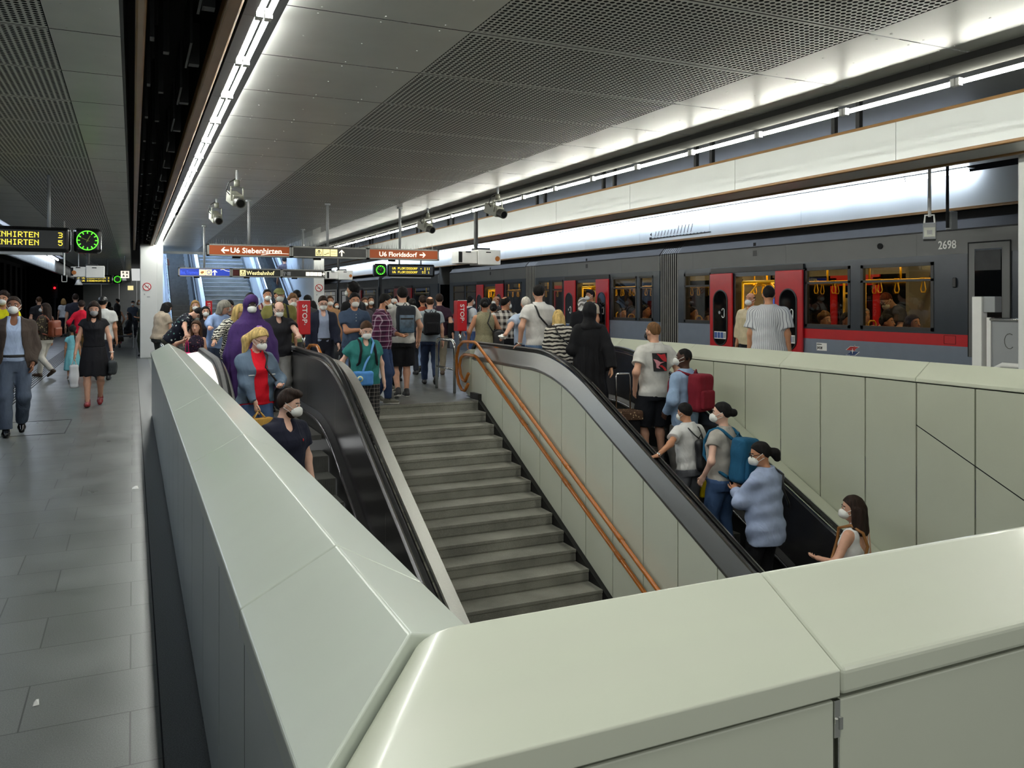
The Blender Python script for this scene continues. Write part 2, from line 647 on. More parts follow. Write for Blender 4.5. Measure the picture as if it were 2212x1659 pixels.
# ------------------------------------------------------------------ ceilings
ZC = 3.3
SEAM0 = 5.70
def ceiling_rows(b, x0, x1, y0, y1, z, rivets=True, flat=False):
    k0 = math.floor((y0 - SEAM0))
    k1 = math.ceil((y1 - SEAM0))
    for k in range(k0, k1):
        a, c = SEAM0 + k + 0.006, SEAM0 + k + 1 - 0.006
        b.box(x0 + .01, x1 - .01, a - .02, a + .008, z + .012, z + .02) if not flat else None
        if True:
            b.quad((x0, a, z), (x1, a, z), (x1, c, z), (x0, c, z))
        if rivets and 1 < a < 15:
            w = x1 - x0
            n = max(2, int(w / 0.28))
            for i in range(n):
                xx = x0 + w * (i + 0.5) / n
                for yy in (a + 0.05, (a + c) / 2, c - 0.05):
                    b.box(xx - .004, xx + .004, yy - .004, yy + .004, z - .003, z)
b = MB()
ceiling_rows(b, 0.78, 1.885, -4, 29.7, ZC)
ceiling_rows(b, 4.115, 5.25, -4, 29.7, ZC)
ceiling_rows(b, -0.462, -0.07, -4, 74, ZC)
ceiling_rows(b, -2.44, -1.58, -4, 74, ZC, rivets=False)
b.box(0.78, 5.25, 29.66, 29.72, 3.22, 4.4)
struct(b.build('ceiling', M['ceil']))
b = MB()
ceiling_rows(b, 1.89, 4.11, -4, 29.7, ZC, rivets=False, flat=True)
ceiling_rows(b, -1.575, -0.467, -4, 74, ZC, rivets=False, flat=True)
struct(b.build('ceiling_perforated', M['perf']))
# black void above the open ceiling
b = MB()
b.box(1.7, 4.3, -5, 29.6, 3.52, 3.54)
b.box(-1.8, -0.3, -5, 74, 3.52, 3.54)
b.box(-8, 0.62, -6, 80, 4.5, 4.6)
b.box(0.62, 5.4, -6, 29.6, 4.5, 4.6)
b.box(5.4, 16, -6, 80, 4.5, 4.6)
struct(b.build('ceiling_void', M['dark']))
# slot beside the left lamp row: brown edge profiles and hanging plates
b = MB()
b.box(0.012, 0.072, -4, 29, 3.27, 3.36)
b.box(0.457, 0.545, -4, 29, 3.25, 3.36)
struct(b.build('trim_3', M['brown'], bevel=0.015))
b = MB()
b.box(-0.068, -0.05, -4, 40, 3.3, 4.5)
b.box(0.545, 0.555, -4, 29, 3.3, 4.5)
for k in range(24):
    y = 2.0 + 1.25 * k
    b.box(0.10, 0.125, y, y + 0.10, 3.34, 4.4)
    b.box(0.345, 0.36, y + .1, y + 0.75, 3.36, 3.75)
    b.box(0.36, 0.43, y + .5, y + 0.58, 3.33, 3.62)
    b.box(0.20, 0.24, y + .7, y + 0.78, 3.45, 4.4)
struct(b.build('ceiling_slot', M['slot']))

# cream light fascia on the right with its brown edge profiles
b = MB()
ys = [1.04 + 2.45 * k for k in range(-2, 30)]
for y in ys:
    b.box(7.0, 7.03, y + .004, y + 2.446, 3.07, 3.455)
struct(b.build('trim_4', M['shelf']))
b = MB()
b.box(6.985, 7.04, -4, 75, 3.455, 3.485)
b.box(6.985, 7.05, -4, 75, 3.04, 3.07)
b.box(7.54, 7.60, -4, 75, 3.03, 3.09)
struct(b.build('trim_5', M['brown'], bevel=0.008))
b = MB()
for k in range(-3, 62):
    b.box(7.05, 7.54, 1.0 + 1.225 * k + .004, 1.0 + 1.225 * (k + 1) - .004, 3.05, 3.07)
    b.box(7.62, 10.0, 1.0 + 1.225 * k + .004, 1.0 + 1.225 * (k + 1) - .004, 3.43, 3.45)
b.box(7.58, 7.62, -4, 75, 3.09, 3.45)
struct(b.build('ceiling_right', M['ceil']))
b = MB()
for k in range(26):
    for dy in (0.0, 0.34):
        y = 1.5 + 2.45 * k + dy
        b.box(7.0, 7.05, y, y + 0.05, 3.49, 4.5)
b.box(6.2, 6.25, -4, 75, 3.9, 4.5)
struct(b.build('ceiling_hangers', M['slot']))
struct(MB().box(5.9, 9.5, -4, 75, 3.98, 4.0).build('ceiling_upper', M['greywall']))

# light shelf above the right platform edge
b = MB()
for k in range(30):
    y = 3.3 + 2.45 * k
    b.box(10.30, 10.33, y + .003, y + 2.447, 2.93, 3.40)
struct(b.build('trim_6', M['shelf']))
b = MB()
b.box(10.28, 10.36, 3.3, 76, 2.895, 2.93)
struct(b.build('trim_7', M['brown']))
# light shelf above the left platform edge
b = MB()
for k in range(62):
    y = 4 + 1.15 * k
    b.box(-3.33, -3.30, y + .008, y + 1.142, 3.02, 3.55)
struct(b.build('trim_8', M['shelf']))
b = MB()
b.box(-3.36, -3.28, 4, 75, 2.98, 3.02)
b.box(-3.3, -2.46, 4, 75, 3.62, 3.66)
struct(b.build('trim_9', M['greywall']))

# ------------------------------------------------------------------ fluorescent lamps
M['ceil_band'] = plain('lamp_channel_grey', (58, 58, 56), .95, 0, 0.0)
def lamp_row(x, z, y0, n, label, group, tubes, housing, tube_mat='tube', name='tube_light', spacing=1.02, rad=.017, sockets=True):
    root = thing(name, label, 'lamp', (x, y0, z), group)
    h = MB(); h.box(x + housing[0], x + housing[1], y0, y0 + spacing - .004, z + housing[2], z + housing[3])
    h.build('housing', 'steel' if housing[1] - housing[0] < .2 else 'ceil_band', root)
    for dx in tubes:
        t = MB(); t.cyl((x + dx, y0 + 0.03, z), (x + dx, y0 + spacing - .03, z), rad, 6)
        t.build('tube', tube_mat, root, smooth=True)
        if not sockets: continue
        MB().box(x + dx - .02, x + dx + .02, y0 + .004, y0 + .035, z - .024, z + .03).build('socket', 'white', root)
        MB().box(x + dx - .02, x + dx + .02, y0 + spacing - .035, y0 + spacing - .008, z - .024, z + .03).build('socket', 'white', root)
    for k in range(1, n):
        copy_tree(root, (0, spacing * k, 0))
    return root
lamp_row(0.68, 3.286, 4.88 - 1.02 * 8, 32, 'fluorescent tube light in the long double row above the left parapet', 'tube lights above the left parapet', (-.025, .025), (-.115, -.05, -.012, .09))
lamp_row(5.316, 3.20, 4.0 - 1.02 * 7, 31, 'fluorescent tube light in the row along the right edge of the perforated ceiling', 'tube lights along the right ceiling edge', (0.0,), (-.275, -.02, .05, .10), 'tube_r')
lamp_row(10.17, 3.40, 7.45, 38, 'fluorescent tube light on the shelf above the train', 'tube lights above the train', (0.0,), (-.06, .10, .03, .06), 'coolt', rad=.03, sockets=False)
lamp_row(-3.17, 3.55, 5.0, 38, 'fluorescent tube light on the shelf above the left track', 'tube lights above the left track', (0.0,), (-.10, .06, .03, .06), 'coolt', rad=.03, sockets=False)

# ------------------------------------------------------------------ columns
def column(x0, x1, y0, y1, z1, label, sign=None):
    t = thing('column', label, 'column', ((x0 + x1) / 2, (y0 + y1) / 2, 0))
    c = MB(); c.box(x0, x1, y0, y1, 0, z1)
    c.build('shaft', 'whitewall', t, bevel=0.02)
    if sign:
        sx, sz = sign
        y = y0 - 0.006
        d = MB()
        d.cyl((sx, y - .004, sz), (sx, y + .006, sz), 0.115, 28)
        s = d.build('no_smoking_sign', 'white', t)
        r = MB()
        ring = [(sx + .105 * math.cos(a), y - .008, sz + .105 * math.sin(a)) for a in np.linspace(0, 2 * math.pi, 33)]
        r.tube(ring, 0.012, 6, caps=False)
        r.tube([(sx - .075, y - .008, sz + .075), (sx + .075, y - .008, sz - .075)], 0.010, 6)
        r.build('red_ring', M['red'], s)
        g = MB(); g.box(sx - .06, sx + .04, y - .008, y - .005, sz - .015, sz + .0); g.box(sx + .03, sx + .04, y - .008, y - .005, sz, sz + .045)
        g.build('cigarette', 'black', s)
        n = MB(); n.box(sx - .08, sx - .05, y - .004, y, sz - .24, sz - .20); n.box(sx + .0, sx + .08, y - .004, y, sz - .31, sz - .28)
        n.build('notice', 'greywall', t)
    return t
column(0.19, 0.64, 26.0, 26.45, 3.3, 'white square column with no smoking sign left of the far escalators', (0.37, 2.06))
column(5.14, 5.47, 26.0, 26.4, 3.3, 'white square column with no smoking sign right of the far stairs', (5.30, 2.06))
t = column(7.70, 8.28, 4.56, 5.15, 3.43, 'white column at the right edge of the photo beside the train')
MB().box(7.68, 8.30, 4.54, 5.17, 0.86, 0.96).build('brown_band', 'brown', t)
MB().box(7.68, 8.30, 4.54, 5.17, 0.97, 0.985).build('joint', 'greywall', t)

# ------------------------------------------------------------------ parapets
Z_OUT, Z_RIDGE, Z_IN, Z_FAS = 0.902, 1.030, 0.900, 0.848
PROF_L = [(0.235, Z_FAS), (0.235, Z_OUT), (0.471, Z_RIDGE), (0.70, Z_IN), (0.70, 0.84)]

def coping_piece(prof, lo, hi, axis, name, mat, parent):
    """prof: (w, z) across; lo/hi: function of w giving the cut along the run"""
    n = len(prof); vs = []
    for (w, z) in prof:
        vs.append((w, lo(w), z) if axis == 'y' else (lo(w), w, z))
    for (w, z) in prof:
        vs.append((w, hi(w), z) if axis == 'y' else (hi(w), w, z))
    m = MB()
    fs = [tuple(range(n)), tuple(range(2 * n - 1, n - 1, -1))] + [(i, n + i, n + (i + 1) % n, (i + 1) % n) for i in range(n)]
    m._add(vs, fs)
    o = m.build(name, mat, parent, bevel=0.006, seg=3)
    return o

lp = thing('parapet', 'grey green enamelled parapet along the left platform beside the down escalator', 'parapet', (0.47, 7.3, 0))
cuts = [None, 2.09, 4.03, 5.96, 7.90, 9.84, 11.78, 13.05]
for i in range(len(cuts) - 1):
    a, c = cuts[i], cuts[i + 1]
    lo = (lambda w: w + 1.003 + 0.002) if a is None else (lambda w, a=a: a + .0015)
    coping_piece(PROF_L, lo, (lambda w, c=c: c - .0015), 'y', 'coping', 'enamel_l', lp)
y = 2.10 - 0.65
while y < 13.0:
    a, c = max(y, 1.30) + .007, min(y + 0.65, 13.03) - .007
    MB().box(0.247, 0.275, a, c, 0.03, Z_FAS - .012).build('side_panel', 'outer', lp, bevel=0.004)
    if y > 1.6: MB().box(0.2485, 0.28, y - .007, y + .007, 0.03, Z_FAS).build('panel_joint', 'dark', lp)
    y += 0.65
b = MB(); b.box(0.28, 0.66, 1.70, 13.0, -0.3, 0.85); b.box(0.66, 0.70, 1.72, 13.0, -5, 0.85); b.box(0.262, 0.30, 1.3, 13.0, 0, 0.05)
b.build('core', 'slot', lp)

fp = thing('parapet', 'cream enamelled parapet across the foreground in front of the stairwell', 'parapet', (3.5, 1.45, 0))
# the front run mirrors the left one in the 45 degree mitre line
PROF_F = [(w + 1.003, z) for (w, z) in PROF_L][::-1]
fc = [None, 1.305, 3.25, 5.2, 7.7]
for i in range(len(fc) - 1):
    a, c = fc[i], fc[i + 1]
    lo = (lambda w: w - 1.003 + 0.002) if a is None else (lambda w, a=a: a + .0025)
    if a is None:
        # the sheet of the corner piece is rolled down along the mitre
        sl = [0.0, .004, .010, .018, .028, .040, .054, .070]
        R_ = .070
        rows = []
        for tt in sl + [None]:
            row = []
            for (w, z) in PROF_F:
                if tt is None: row.append((c - .0025, w, z))
                else:
                    drop = (R_ - math.sqrt(max(R_ * R_ - (R_ - tt) ** 2, 0))) * .62 if z > .86 else 0
                    row.append((w - 1.003 + .003 + tt * 1.3, w, z - drop))
            rows.append(row)
        n_ = len(PROF_F); m = MB(); vs = [p for r in rows for p in r]; fs = [tuple(range(n_))]
        for ri in range(len(rows) - 1):
            fs += [(ri * n_ + q, (ri + 1) * n_ + q, (ri + 1) * n_ + (q + 1) % n_, ri * n_ + (q + 1) % n_) for q in range(n_)]
        fs.append(tuple(range((len(rows) - 1) * n_, len(rows) * n_))[::-1])
        m._add(vs, fs)
        o = m.build('coping', 'enamel', fp, bevel=.006, seg=3)
        o.data.polygons.foreach_set('use_smooth', [True] * len(o.data.polygons))
        o.modifiers['edge'].angle_limit = math.radians(28); o.modifiers['edge'].harden_normals = True
        continue
    o = coping_piece(PROF_F, lo, (lambda w, c=c: c - .0025), 'x', 'coping', 'enamel', fp)
    o.modifiers['edge'].width = 0.010
for a, c in ((0.235, 0.652), (0.652, 1.305), (1.305, 1.955), (1.955, 2.605), (2.605, 3.255), (3.255, 4.5)):
    MB().box(a + .008, c - .008, 1.250, 1.28, 0.03, Z_FAS - .012).build('side_panel', 'enamel', fp, bevel=0.004)
MB().box(0.28, 7.6, 1.285, 1.66, -0.3, 0.85).build('core', 'slot', fp)
br = MB(); br.box(1.297, 1.312, 1.248, 1.256, 0.76, 0.836); br.box(1.309, 1.318, 1.246, 1.254, 0.775, 0.80); br.cyl((1.300, 1.247, 0.79), (1.300, 1.247, 0.80), 0.004); br.box(1.310, 1.3135, 1.252, 1.26, 0.0, 0.76)
br.build('hinge_bracket', 'chrome', fp)

rp = thing('parapet', 'cream enamelled parapet along the right side of the stairwell before the train', 'parapet', (7.234, 7, 0))
PROF_R = [(7.03, 0.85), (7.03, 0.887), (7.234, 1.041), (7.44, 0.887), (7.44, 0.80)]
rc = [1.97, 3.855, 5.735, 7.62, 9.50, 11.385, 13.05]
for i in range(len(rc) - 1):
    coping_piece(PROF_R, (lambda w, a=rc[i]: a + .0025), (lambda w, c=rc[i + 1]: c - .0025), 'y', 'coping', 'enamel_lit_r', rp)
k = 0
y = 5.735 - 0.627 * 6
while y < 13.0:
    a, c = y + .008, min(y + 0.627, 13.03) - .008
    # wall panels stand behind the lower, sloping ones: a fine diagonal joint follows the escalator
    MB().box(7.042, 7.07, a, c, -5.0, 0.838).build('wall_panel', 'panel', rp, bevel=0.003)
    y += 0.627
b = MB(); b.box(7.075, 7.42, 1.72, 13.0, -5, 0.88); b.build('core', 'slot', rp)
b = MB()
pts = [(5.735, 0.43), (5.0, 0.085), (2.0, -1.32)]
for (ya, za), (yb, zb) in zip(pts, pts[1:]):
    b.quad((7.0405, ya, za), (7.0405, yb, zb), (7.0405, yb, zb - .012), (7.0405, ya, za - .012))
b.build('diagonal_joint', 'dark', rp)
for k in range(7):
    MB().box(7.415, 7.43, 2.0 + 1.6 * k, 3.59 + 1.6 * k, 0.03, 0.80).build('side_panel', 'enamel', rp)

# closing walls below the front edge
struct(MB().box(0.3, 7.6, 1.5, 1.7, -6, -0.36).build('wall_well', M['panel']))
struct(MB().box(0.2, 7.8, -2, 13, -6.1, -6).build('floor_lower', M['border']))

# ------------------------------------------------------------------ stairs
st = thing('staircase', 'wide worn granite staircase descending between the two escalators', 'staircase', (3.85, 12.6, 0))
for k in range(24):
    y1 = Y_STAIR - k * TREAD; y0 = y1 - TREAD; z = -(k + 1) * RISE
    s = MB()
    s.prism([(y0 - 0.012, z), (y1 + .3, z), (y1 + .3, z - RISE - .25), (y0 + .01, z - RISE - .02), (y0 - .004, z - RISE + .02), (y0 - .004, z - .045), (y0 - .012, z - .04)], 'x', 2.47, 5.20)
    s.build('step', 'stair', st, bevel=0.004)
s = MB(); s.prism([(Y_STAIR - .012, 0.0), (Y_STAIR + .02, 0.0), (Y_STAIR + .02, -.35), (Y_STAIR, -.35), (Y_STAIR, -.045), (Y_STAIR - .012, -.04)], 'x', 2.47, 5.20)
s.build('landing_edge', 'stair', st)

# ------------------------------------------------------------------ panelled wall between stairs and right escalator
sw = thing('stair_wall', 'cream panelled wall between the stairs and the up escalator', 'wall', (5.3, 10, 0))
ys = [13.12, 12.47] + [12.47 - 0.655 * k for k in range(1, 17)]
for a, c in zip(ys, ys[1:]):
    n = 6
    prof = []
    top = []
    for i in range(n + 1):
        yy = (a - .008) + (c - a + .016) * i / n
        top.append((yy, z_esc(yy) + 0.72))
    bot = [(c + .008, max(-6, -SL * (Y_STAIR - c) - .02 if c < Y_STAIR else .02)), (a - .008, -SL * (Y_STAIR - a) - .02 if a < Y_STAIR else .02)]
    MB().prism(top + bot, 'x', 5.27, 5.29).build('wall_panel', 'enamel_lit_s', sw)
b = MB()
path = [(13.1 - .25 * i, z_esc(13.1 - .25 * i)) for i in range(46)]
b.sweep([(5.295, -6.0), (5.33, -6.0), (5.33, .70), (5.295, .70)], [(p[0], p[1]) for p in path])
b.build('core', 'dark', sw)
b = MB()   # black stringer below the panels
b.prism([(13.02, 0.10), (12.66, 0.10), (12.66, -0.0), (2.0, -SL * (12.66 - 2.0)), (2.0, -6), (12.9, -6), (13.02, 0)], 'x', 5.205, 5.268)
b.build('stringer', 'black', sw)
b = MB()   # rounded end of the wall
arc = [(13.12 + 0.42 * math.sin(a), 0.42 - 0.40 * math.cos(a)) for a in np.linspace(0, math.pi, 20)]
b.prism(arc, 'x', 5.24, 5.36)
b.build('rounded_end', 'panel', sw, bevel=0.01)

# ------------------------------------------------------------------ orange handrails
def rail_pair(x, label, clip=0.0):
    t = thing('stair_handrail', label, 'handrail', (x, 12.7, 0.9))
    for h, loop in ((0.954, [(13.05, .955), (13.25, .945), (13.45, .86), (13.56, .66), (13.55, .38), (13.46, .20), (13.32, .115), (13.16, .115), (13.02, .24)]),
                    (0.725, [(13.05, .735), (13.20, .725), (13.36, .66), (13.42, .53), (13.38, .38), (13.27, .29), (13.15, .275), (13.0, .42)])):
        pts = []
        y = 2.2
        while y < 12.6:
            pts.append((x, y, h - SL * (Y_STAIR - y))); y += 0.5
        pts.append((x, 12.62, h - SL * .03))
        pts.append((x, 12.72, h + .008))
        pts += [(x, p[0], p[1] * 1.0 if True else 0) for p in loop]
        m = MB(); m.tube(pts, 0.027, 10)
        m.build('rail', 'orange', t, smooth=True)
        for yy in np.arange(3.0, 12.6, 1.31):
            m = MB()
            p = Vector((x, yy, h - SL * (Y_STAIR - yy))); d = Vector((0, 1, SL)).normalized()
            m.tube([p - d * .07, p + d * .07], 0.032, 10)
            m.tube([p, p + Vector((.075 if x > 4 else -.075, 0, -.05))], 0.012, 6)
            m.build('bracket', 'orange', t, smooth=True)
    return t
rail_pair(5.17, 'pair of orange tube handrails on the cream wall of the stairs')
rail_pair(2.56, 'pair of orange tube handrails beside the down escalator left of the stairs')

# ------------------------------------------------------------------ escalators
def escalator(xl, xr, label, outer_left, outer_right, y_end=1.9):
    """xl, xr: handrail centre lines"""
    t = thing('escalator', label, 'escalator', ((xl + xr) / 2, 11, 0))
    ypath = list(np.arange(13.0, 11.0, -0.4)) + list(np.arange(11.0, 9.2, -0.12)) + list(np.arange(9.2, y_end, -0.8))
    base = [(y, z_esc(y)) for y in ypath]
    for x, sgn, outer in ((xl, 1, outer_left), (xr, -1, outer_right)):
        # moving handrail with its rounded newel end
        P = []
        for a in np.linspace(-0.45 * math.pi, math.pi / 2, 14):
            P.append((13.05 + 0.30 * math.cos(a), 0.64 + 0.30 * math.sin(a)))
        P = [(p[0], p[1]) for p in P] + [(y, z + .94) for y, z in base[1:]]
        m = MB()
        m.sweep([(x - .042, -.028), (x - .03, -.04), (x + .03, -.04), (x + .042, -.028), (x + .042, .004), (x + .022, .016), (x - .022, .016), (x - .042, .004)], P)
        m.build('handrail', 'black', t, smooth=False)
        # steel guide strips either side of the handrail
        m = MB()
        for xx in (x + sgn * .055, x - sgn * .055):
            m.sweep([(xx - .008, .875), (xx + .008, .875), (xx + .008, .915), (xx - .008, .915)], base)
        m.build('guide_strip', 'chrome', t)
        # inner balustrade panel of dark polished steel
        xi = x + sgn * .07
        m = MB()
        m.sweep([(xi - .01, .22), (xi + .01, .22), (xi + .01, .885), (xi - .01, .885)], [(13.05, 0)] + base[1:])
        m.build('balustrade_panel', 'darksteel', t)
        for yy in (11.55, 9.75, 7.6, 5.4):
            m = MB(); zz = z_esc(yy)
            m.quad((xi + sgn * .0115, yy, zz + .23), (xi + sgn * .0115, yy - .012, zz + .225), (xi + sgn * .0115, yy - .012, zz + .86), (xi + sgn * .0115, yy, zz + .86))
            m.build('panel_joint', 'chrome', t)
        # skirting with a raised edge
        xs = x + sgn * .14
        m = MB()
        m.sweep([(min(xi, xs), -.35), (max(xi, xs), -.35), (max(xi, xs), .14), (xi, .22)] if sgn > 0 else [(min(xi, xs), -.35), (max(xi, xs), -.35), (max(xi, xs), .22), (xs, .14)], base)
        m.build('skirting', 'black', t)
        m = MB()
        m.sweep([(xs - .012, .135), (xs + .012, .135), (xs + .012, .165), (xs - .012, .165)], base)
        m.build('skirt_edge', 'darksteel', t, smooth=True)
        # outer deck of brushed steel
        if outer is not None:
            xo, drop = outer
            a, c = (xo, x - .06) if xo < x else (x + .06, xo)
            m = MB()
            if xo < x:
                m.sweep([(a, .86 - drop), (a + .02, .86 - drop), (a + .02, .84), (c, .86), (c, .90), (a, .87)] if x < 4 else [(a, .66), (a + .02, .64), (c, .86), (c, .90), (a + .004, .685)], base)
            else:
                m.sweep([(a, .86), (c - .02, .84), (c - .02, .86 - drop), (c, .86 - drop), (c, .87), (a, .90)], base)
            m.build('outer_deck', 'steel' if xo < 6 else 'panel', t)
    # steps
    a, c = xl + .15, xr - .15
    m = MB()
    m.box(a, c, Y_KINK - .0, 13.35, -.06, 0.0)
    m.build('floor_plate', 'tread', t)
    k = 0
    while True:
        y1 = Y_KINK - k * ES_T; y0 = y1 - ES_T; z = -(k + 1) * ES_R
        if y0 < y_end: break
        m = MB()
        m.box(a, c, y0, y1 + .02, z - .03, z)
        nr = 44
        w = (c - a) / nr
        for i in range(nr):     # cleats of the riser
            m.box(a + i * w, a + i * w + w * .5, y0 - .006, y0 + .03, z - ES_R, z - .004)
        m.box(a, c, y0 + .004, y0 + .05, z - ES_R - .02, z - .01)
        m.build('step', 'tread', t)
        k += 1
    return t
escalator(0.93, 2.26, 'down escalator at the left between parapet and stairs', (0.705, .45), (2.46, .25))
escalator(5.38, 6.74, 'up escalator at the right crowded with riders', (5.245, .22), (7.03, .10))
# ================================================================== the upward flight at the far end
def up_line(y): return SL * (y - 27.6)
ut = thing('staircase', 'far staircase rising to the exit below the hanging direction signs', 'staircase', (3.0, 27.6, 0))
edge = plain('steel_nosing', (196, 206, 222), 0.25, 0.6, var=0.03)
for k in range(34):
    y0 = 27.6 + k * TREAD; z = (k + 1) * RISE
    MB().box(2.35, 3.95, y0, y0 + TREAD + .05, z - RISE - .05, z - .022).build('step', 'stair', ut)
    MB().box(2.35, 3.95, y0 - .012, y0 + .06, z - .022, z).build('nosing', edge, ut)
def far_escalator(x0, x1, label):
    t = thing('escalator', label, 'escalator', ((x0 + x1) / 2, 27.6, 0))
    for k in range(28):
        y0 = 27.9 + k * ES_T; z = (k + 1) * ES_R
        m = MB(); m.box(x0 + .2, x1 - .2, y0, y0 + ES_T + .04, z - ES_R - .05, z)
        m.build('step', 'tread', t)
    for x, sg in ((x0, 1), (x1, -1)):
        P = [(y, max(0.0, up_line(y - .3))) for y in np.arange(39.5, 26.9, -0.3)]
        m = MB(); m.sweep([(x - .04, .93), (x + .04, .93), (x + .04, .99), (x - .04, .99)], P); m.build('handrail', 'black', t)
        m = MB(); m.sweep([(x + sg * .05 - .01, .1), (x + sg * .05 + .01, .1), (x + sg * .05 + .01, .9), (x + sg * .05 - .01, .9)], P); m.build('balustrade_panel', 'darksteel', t)
        m = MB(); m.sweep([(x - sg * .18, .1), (x + sg * .02, .1), (x + sg * .02, .93), (x - sg * .18, .90)] if sg > 0 else [(x + sg * .02, .1), (x - sg * .18, .1), (x - sg * .18, .90), (x + sg * .02, .93)], P); m.build('outer_deck', 'whitewall', t)
        m = MB(); m.sweep([(x - .015 + sg * .09, .84), (x + .015 + sg * .09, .84), (x + .015 + sg * .09, .9), (x - .015 + sg * .09, .9)], P); m.build('guide_strip', 'chrome', t)
    return t
far_escalator(1.02, 2.02, 'far escalator rising left of the far staircase')
far_escalator(4.24, 5.0, 'far escalator rising right of the far staircase')
struct(MB().box(0.55, 0.82, 26.7, 44, 0, 11).build('wall_shaft_left', M['whitewall']))
struct(MB().box(5.25, 5.5, 26.7, 44, 0, 11).build('wall_shaft_right', M['whitewall']))
struct(MB().box(0.5, 5.6, 42, 42.2, 0, 12).build('wall_shaft_back', M['whitewall']))
b = MB(); b.prism([(29.8, 4.2), (43, 10.6), (43, 10.7), (29.8, 4.3)], 'x', 0.5, 5.5)
struct(b.build('ceiling_shaft', M['whitewall']))
root = thing('tube_light', 'fluorescent tube light over the far flight of stairs', 'lamp', (0.95, 30, 4.0), 'tube lights over the far stairs')
MB().box(.9, 1.0, 30, 31.4, 4.03, 4.08).build('housing', 'white', root)
m = MB(); m.cyl((.95, 30.03, 4.0), (.95, 31.37, 4.0), .03, 6); m.build('tube', glow('blue_tube_light', (176, 208, 255), 130.0), root, smooth=True)
for i in range(6):
    for x in (0.0, 2.1, 4.1):
        if i == 0 and x == 0.0: continue
        copy_tree(root, (x, 1.8 * i, 0.87 * i))

# fire-red boxes with STOP lettering on posts at the escalator heads
def stop_box(x, y, label, w=.185, z0=1.12, z1=1.655):
    t = thing('stop_sign_box', label, 'sign', (x, y, 0))
    m = MB(); m.cyl((x, y, .85), (x, y, z0 + .02), 0.024, 12); m.build('post', 'chrome', t, smooth=True)
    m = MB(); m.box(x - w / 2, x + w / 2, y - .09, y + .09, z0, z1); bx = m.build('red_cover', 'red', t, bevel=.012)
    m = MB(); text_into(m, 'STOP', .105, (x - .035, y - .092, z1 - .06), 'down', width=.29)
    m.build('stop_lettering', 'white', t)
    m = MB(); m.cyl((x, y - .093, z0 + .16), (x, y - .09, z0 + .16), .01, 8); m.build('keyhole', 'chrome', t)
    m = MB(); m.tube([(x - w / 2 + .01, y - .09, z1 + .002), (x + w / 2 - .01, y - .09, z1 + .002), (x + w / 2 - .01, y + .09, z1 + .002)], .006, 6); m.build('rim', 'white', t)
    return t
stop_box(2.455, 13.22, 'red stop sign box on a steel post at the head of the down escalator')
stop_box(5.235, 13.55, 'red stop sign box on a steel post at the head of the up escalator')
t = stop_box(2.12, 26.9, 'small red stop box at the foot of the far left escalator')

# chrome hoop barrier
t = thing('hoop_barrier', 'polished steel hoop barrier standing at the top of the stairs', 'barrier', (5.22, 14.3, 0))
y0, y1 = 13.8, 14.75
arc = [(5.22, y0, 0.0), (5.22, y0, .80)] + [(5.22, y0 + .14 - .14 * math.cos(a), .80 + .14 * math.sin(a)) for a in np.linspace(.2, math.pi / 2, 6)] + \
      [(5.22, y1 - .14 + .14 * math.sin(a), .80 + .14 * math.cos(a)) for a in np.linspace(0, math.pi / 2 - .2, 6)] + [(5.22, y1, .80), (5.22, y1, 0)]
m = MB(); m.tube(arc, .028, 12); m.build('hoop', 'chrome', t, smooth=True)
m = MB(); m.cyl((5.22, y0, .42), (5.22, y1, .42), .02, 10); m.build('crossbar', 'chrome', t, smooth=True)
t = thing('hoop_barrier', 'slim steel post barrier beside the column at the left parapet end', 'barrier', (0.42, 13.9, 0))
m = MB(); m.tube([(0.42, 13.6, 0), (0.42, 13.6, .86), (.42, 13.7, .95), (.42, 14.4, .95), (.42, 14.5, .86), (.42, 14.5, 0)], .025, 10); m.build('hoop', 'chrome', t, smooth=True)

# ================================================================== direction signs
frame = plain('sign_frame_grey', (150, 150, 145), 0.4, 0.3)
orange_sign = glow('sign_orange', (150, 68, 20), 0.32)
black_sign = plain('sign_black', (26, 26, 24), 0.25, var=0.05)
blue_sign = glow('sign_blue', (40, 66, 178), 0.55)
lit = glow('sign_lettering', (255, 246, 226), 1.0)
litc = glow('sign_lettering_cream', (255, 238, 170), .9)
dimred = plain('sign_dim_red', (74, 16, 14), 0.3)

def arrow(mb, x, y, z, d, s):
    """arrow pointing to angle d (degrees, 0 = right, 90 = up) of size s"""
    a = math.radians(d); c, sn = math.cos(a), math.sin(a)
    def T(p): return (x + p[0] * c - p[1] * sn, z + p[0] * sn + p[1] * c)
    t = s * .10
    for poly in ([(-s * .5, -t), (s * .38, -t), (s * .38, t), (-s * .5, t)],
                 [(s * .5, 0), (s * .12, s * .40), (s * -.04, s * .40), (s * .30, 0)],
                 [(s * .5, 0), (s * .30, 0), (s * -.04, -s * .40), (s * .12, -s * .40)]):
        mb.prism([T(p) for p in poly], 'y', y - .006, y)

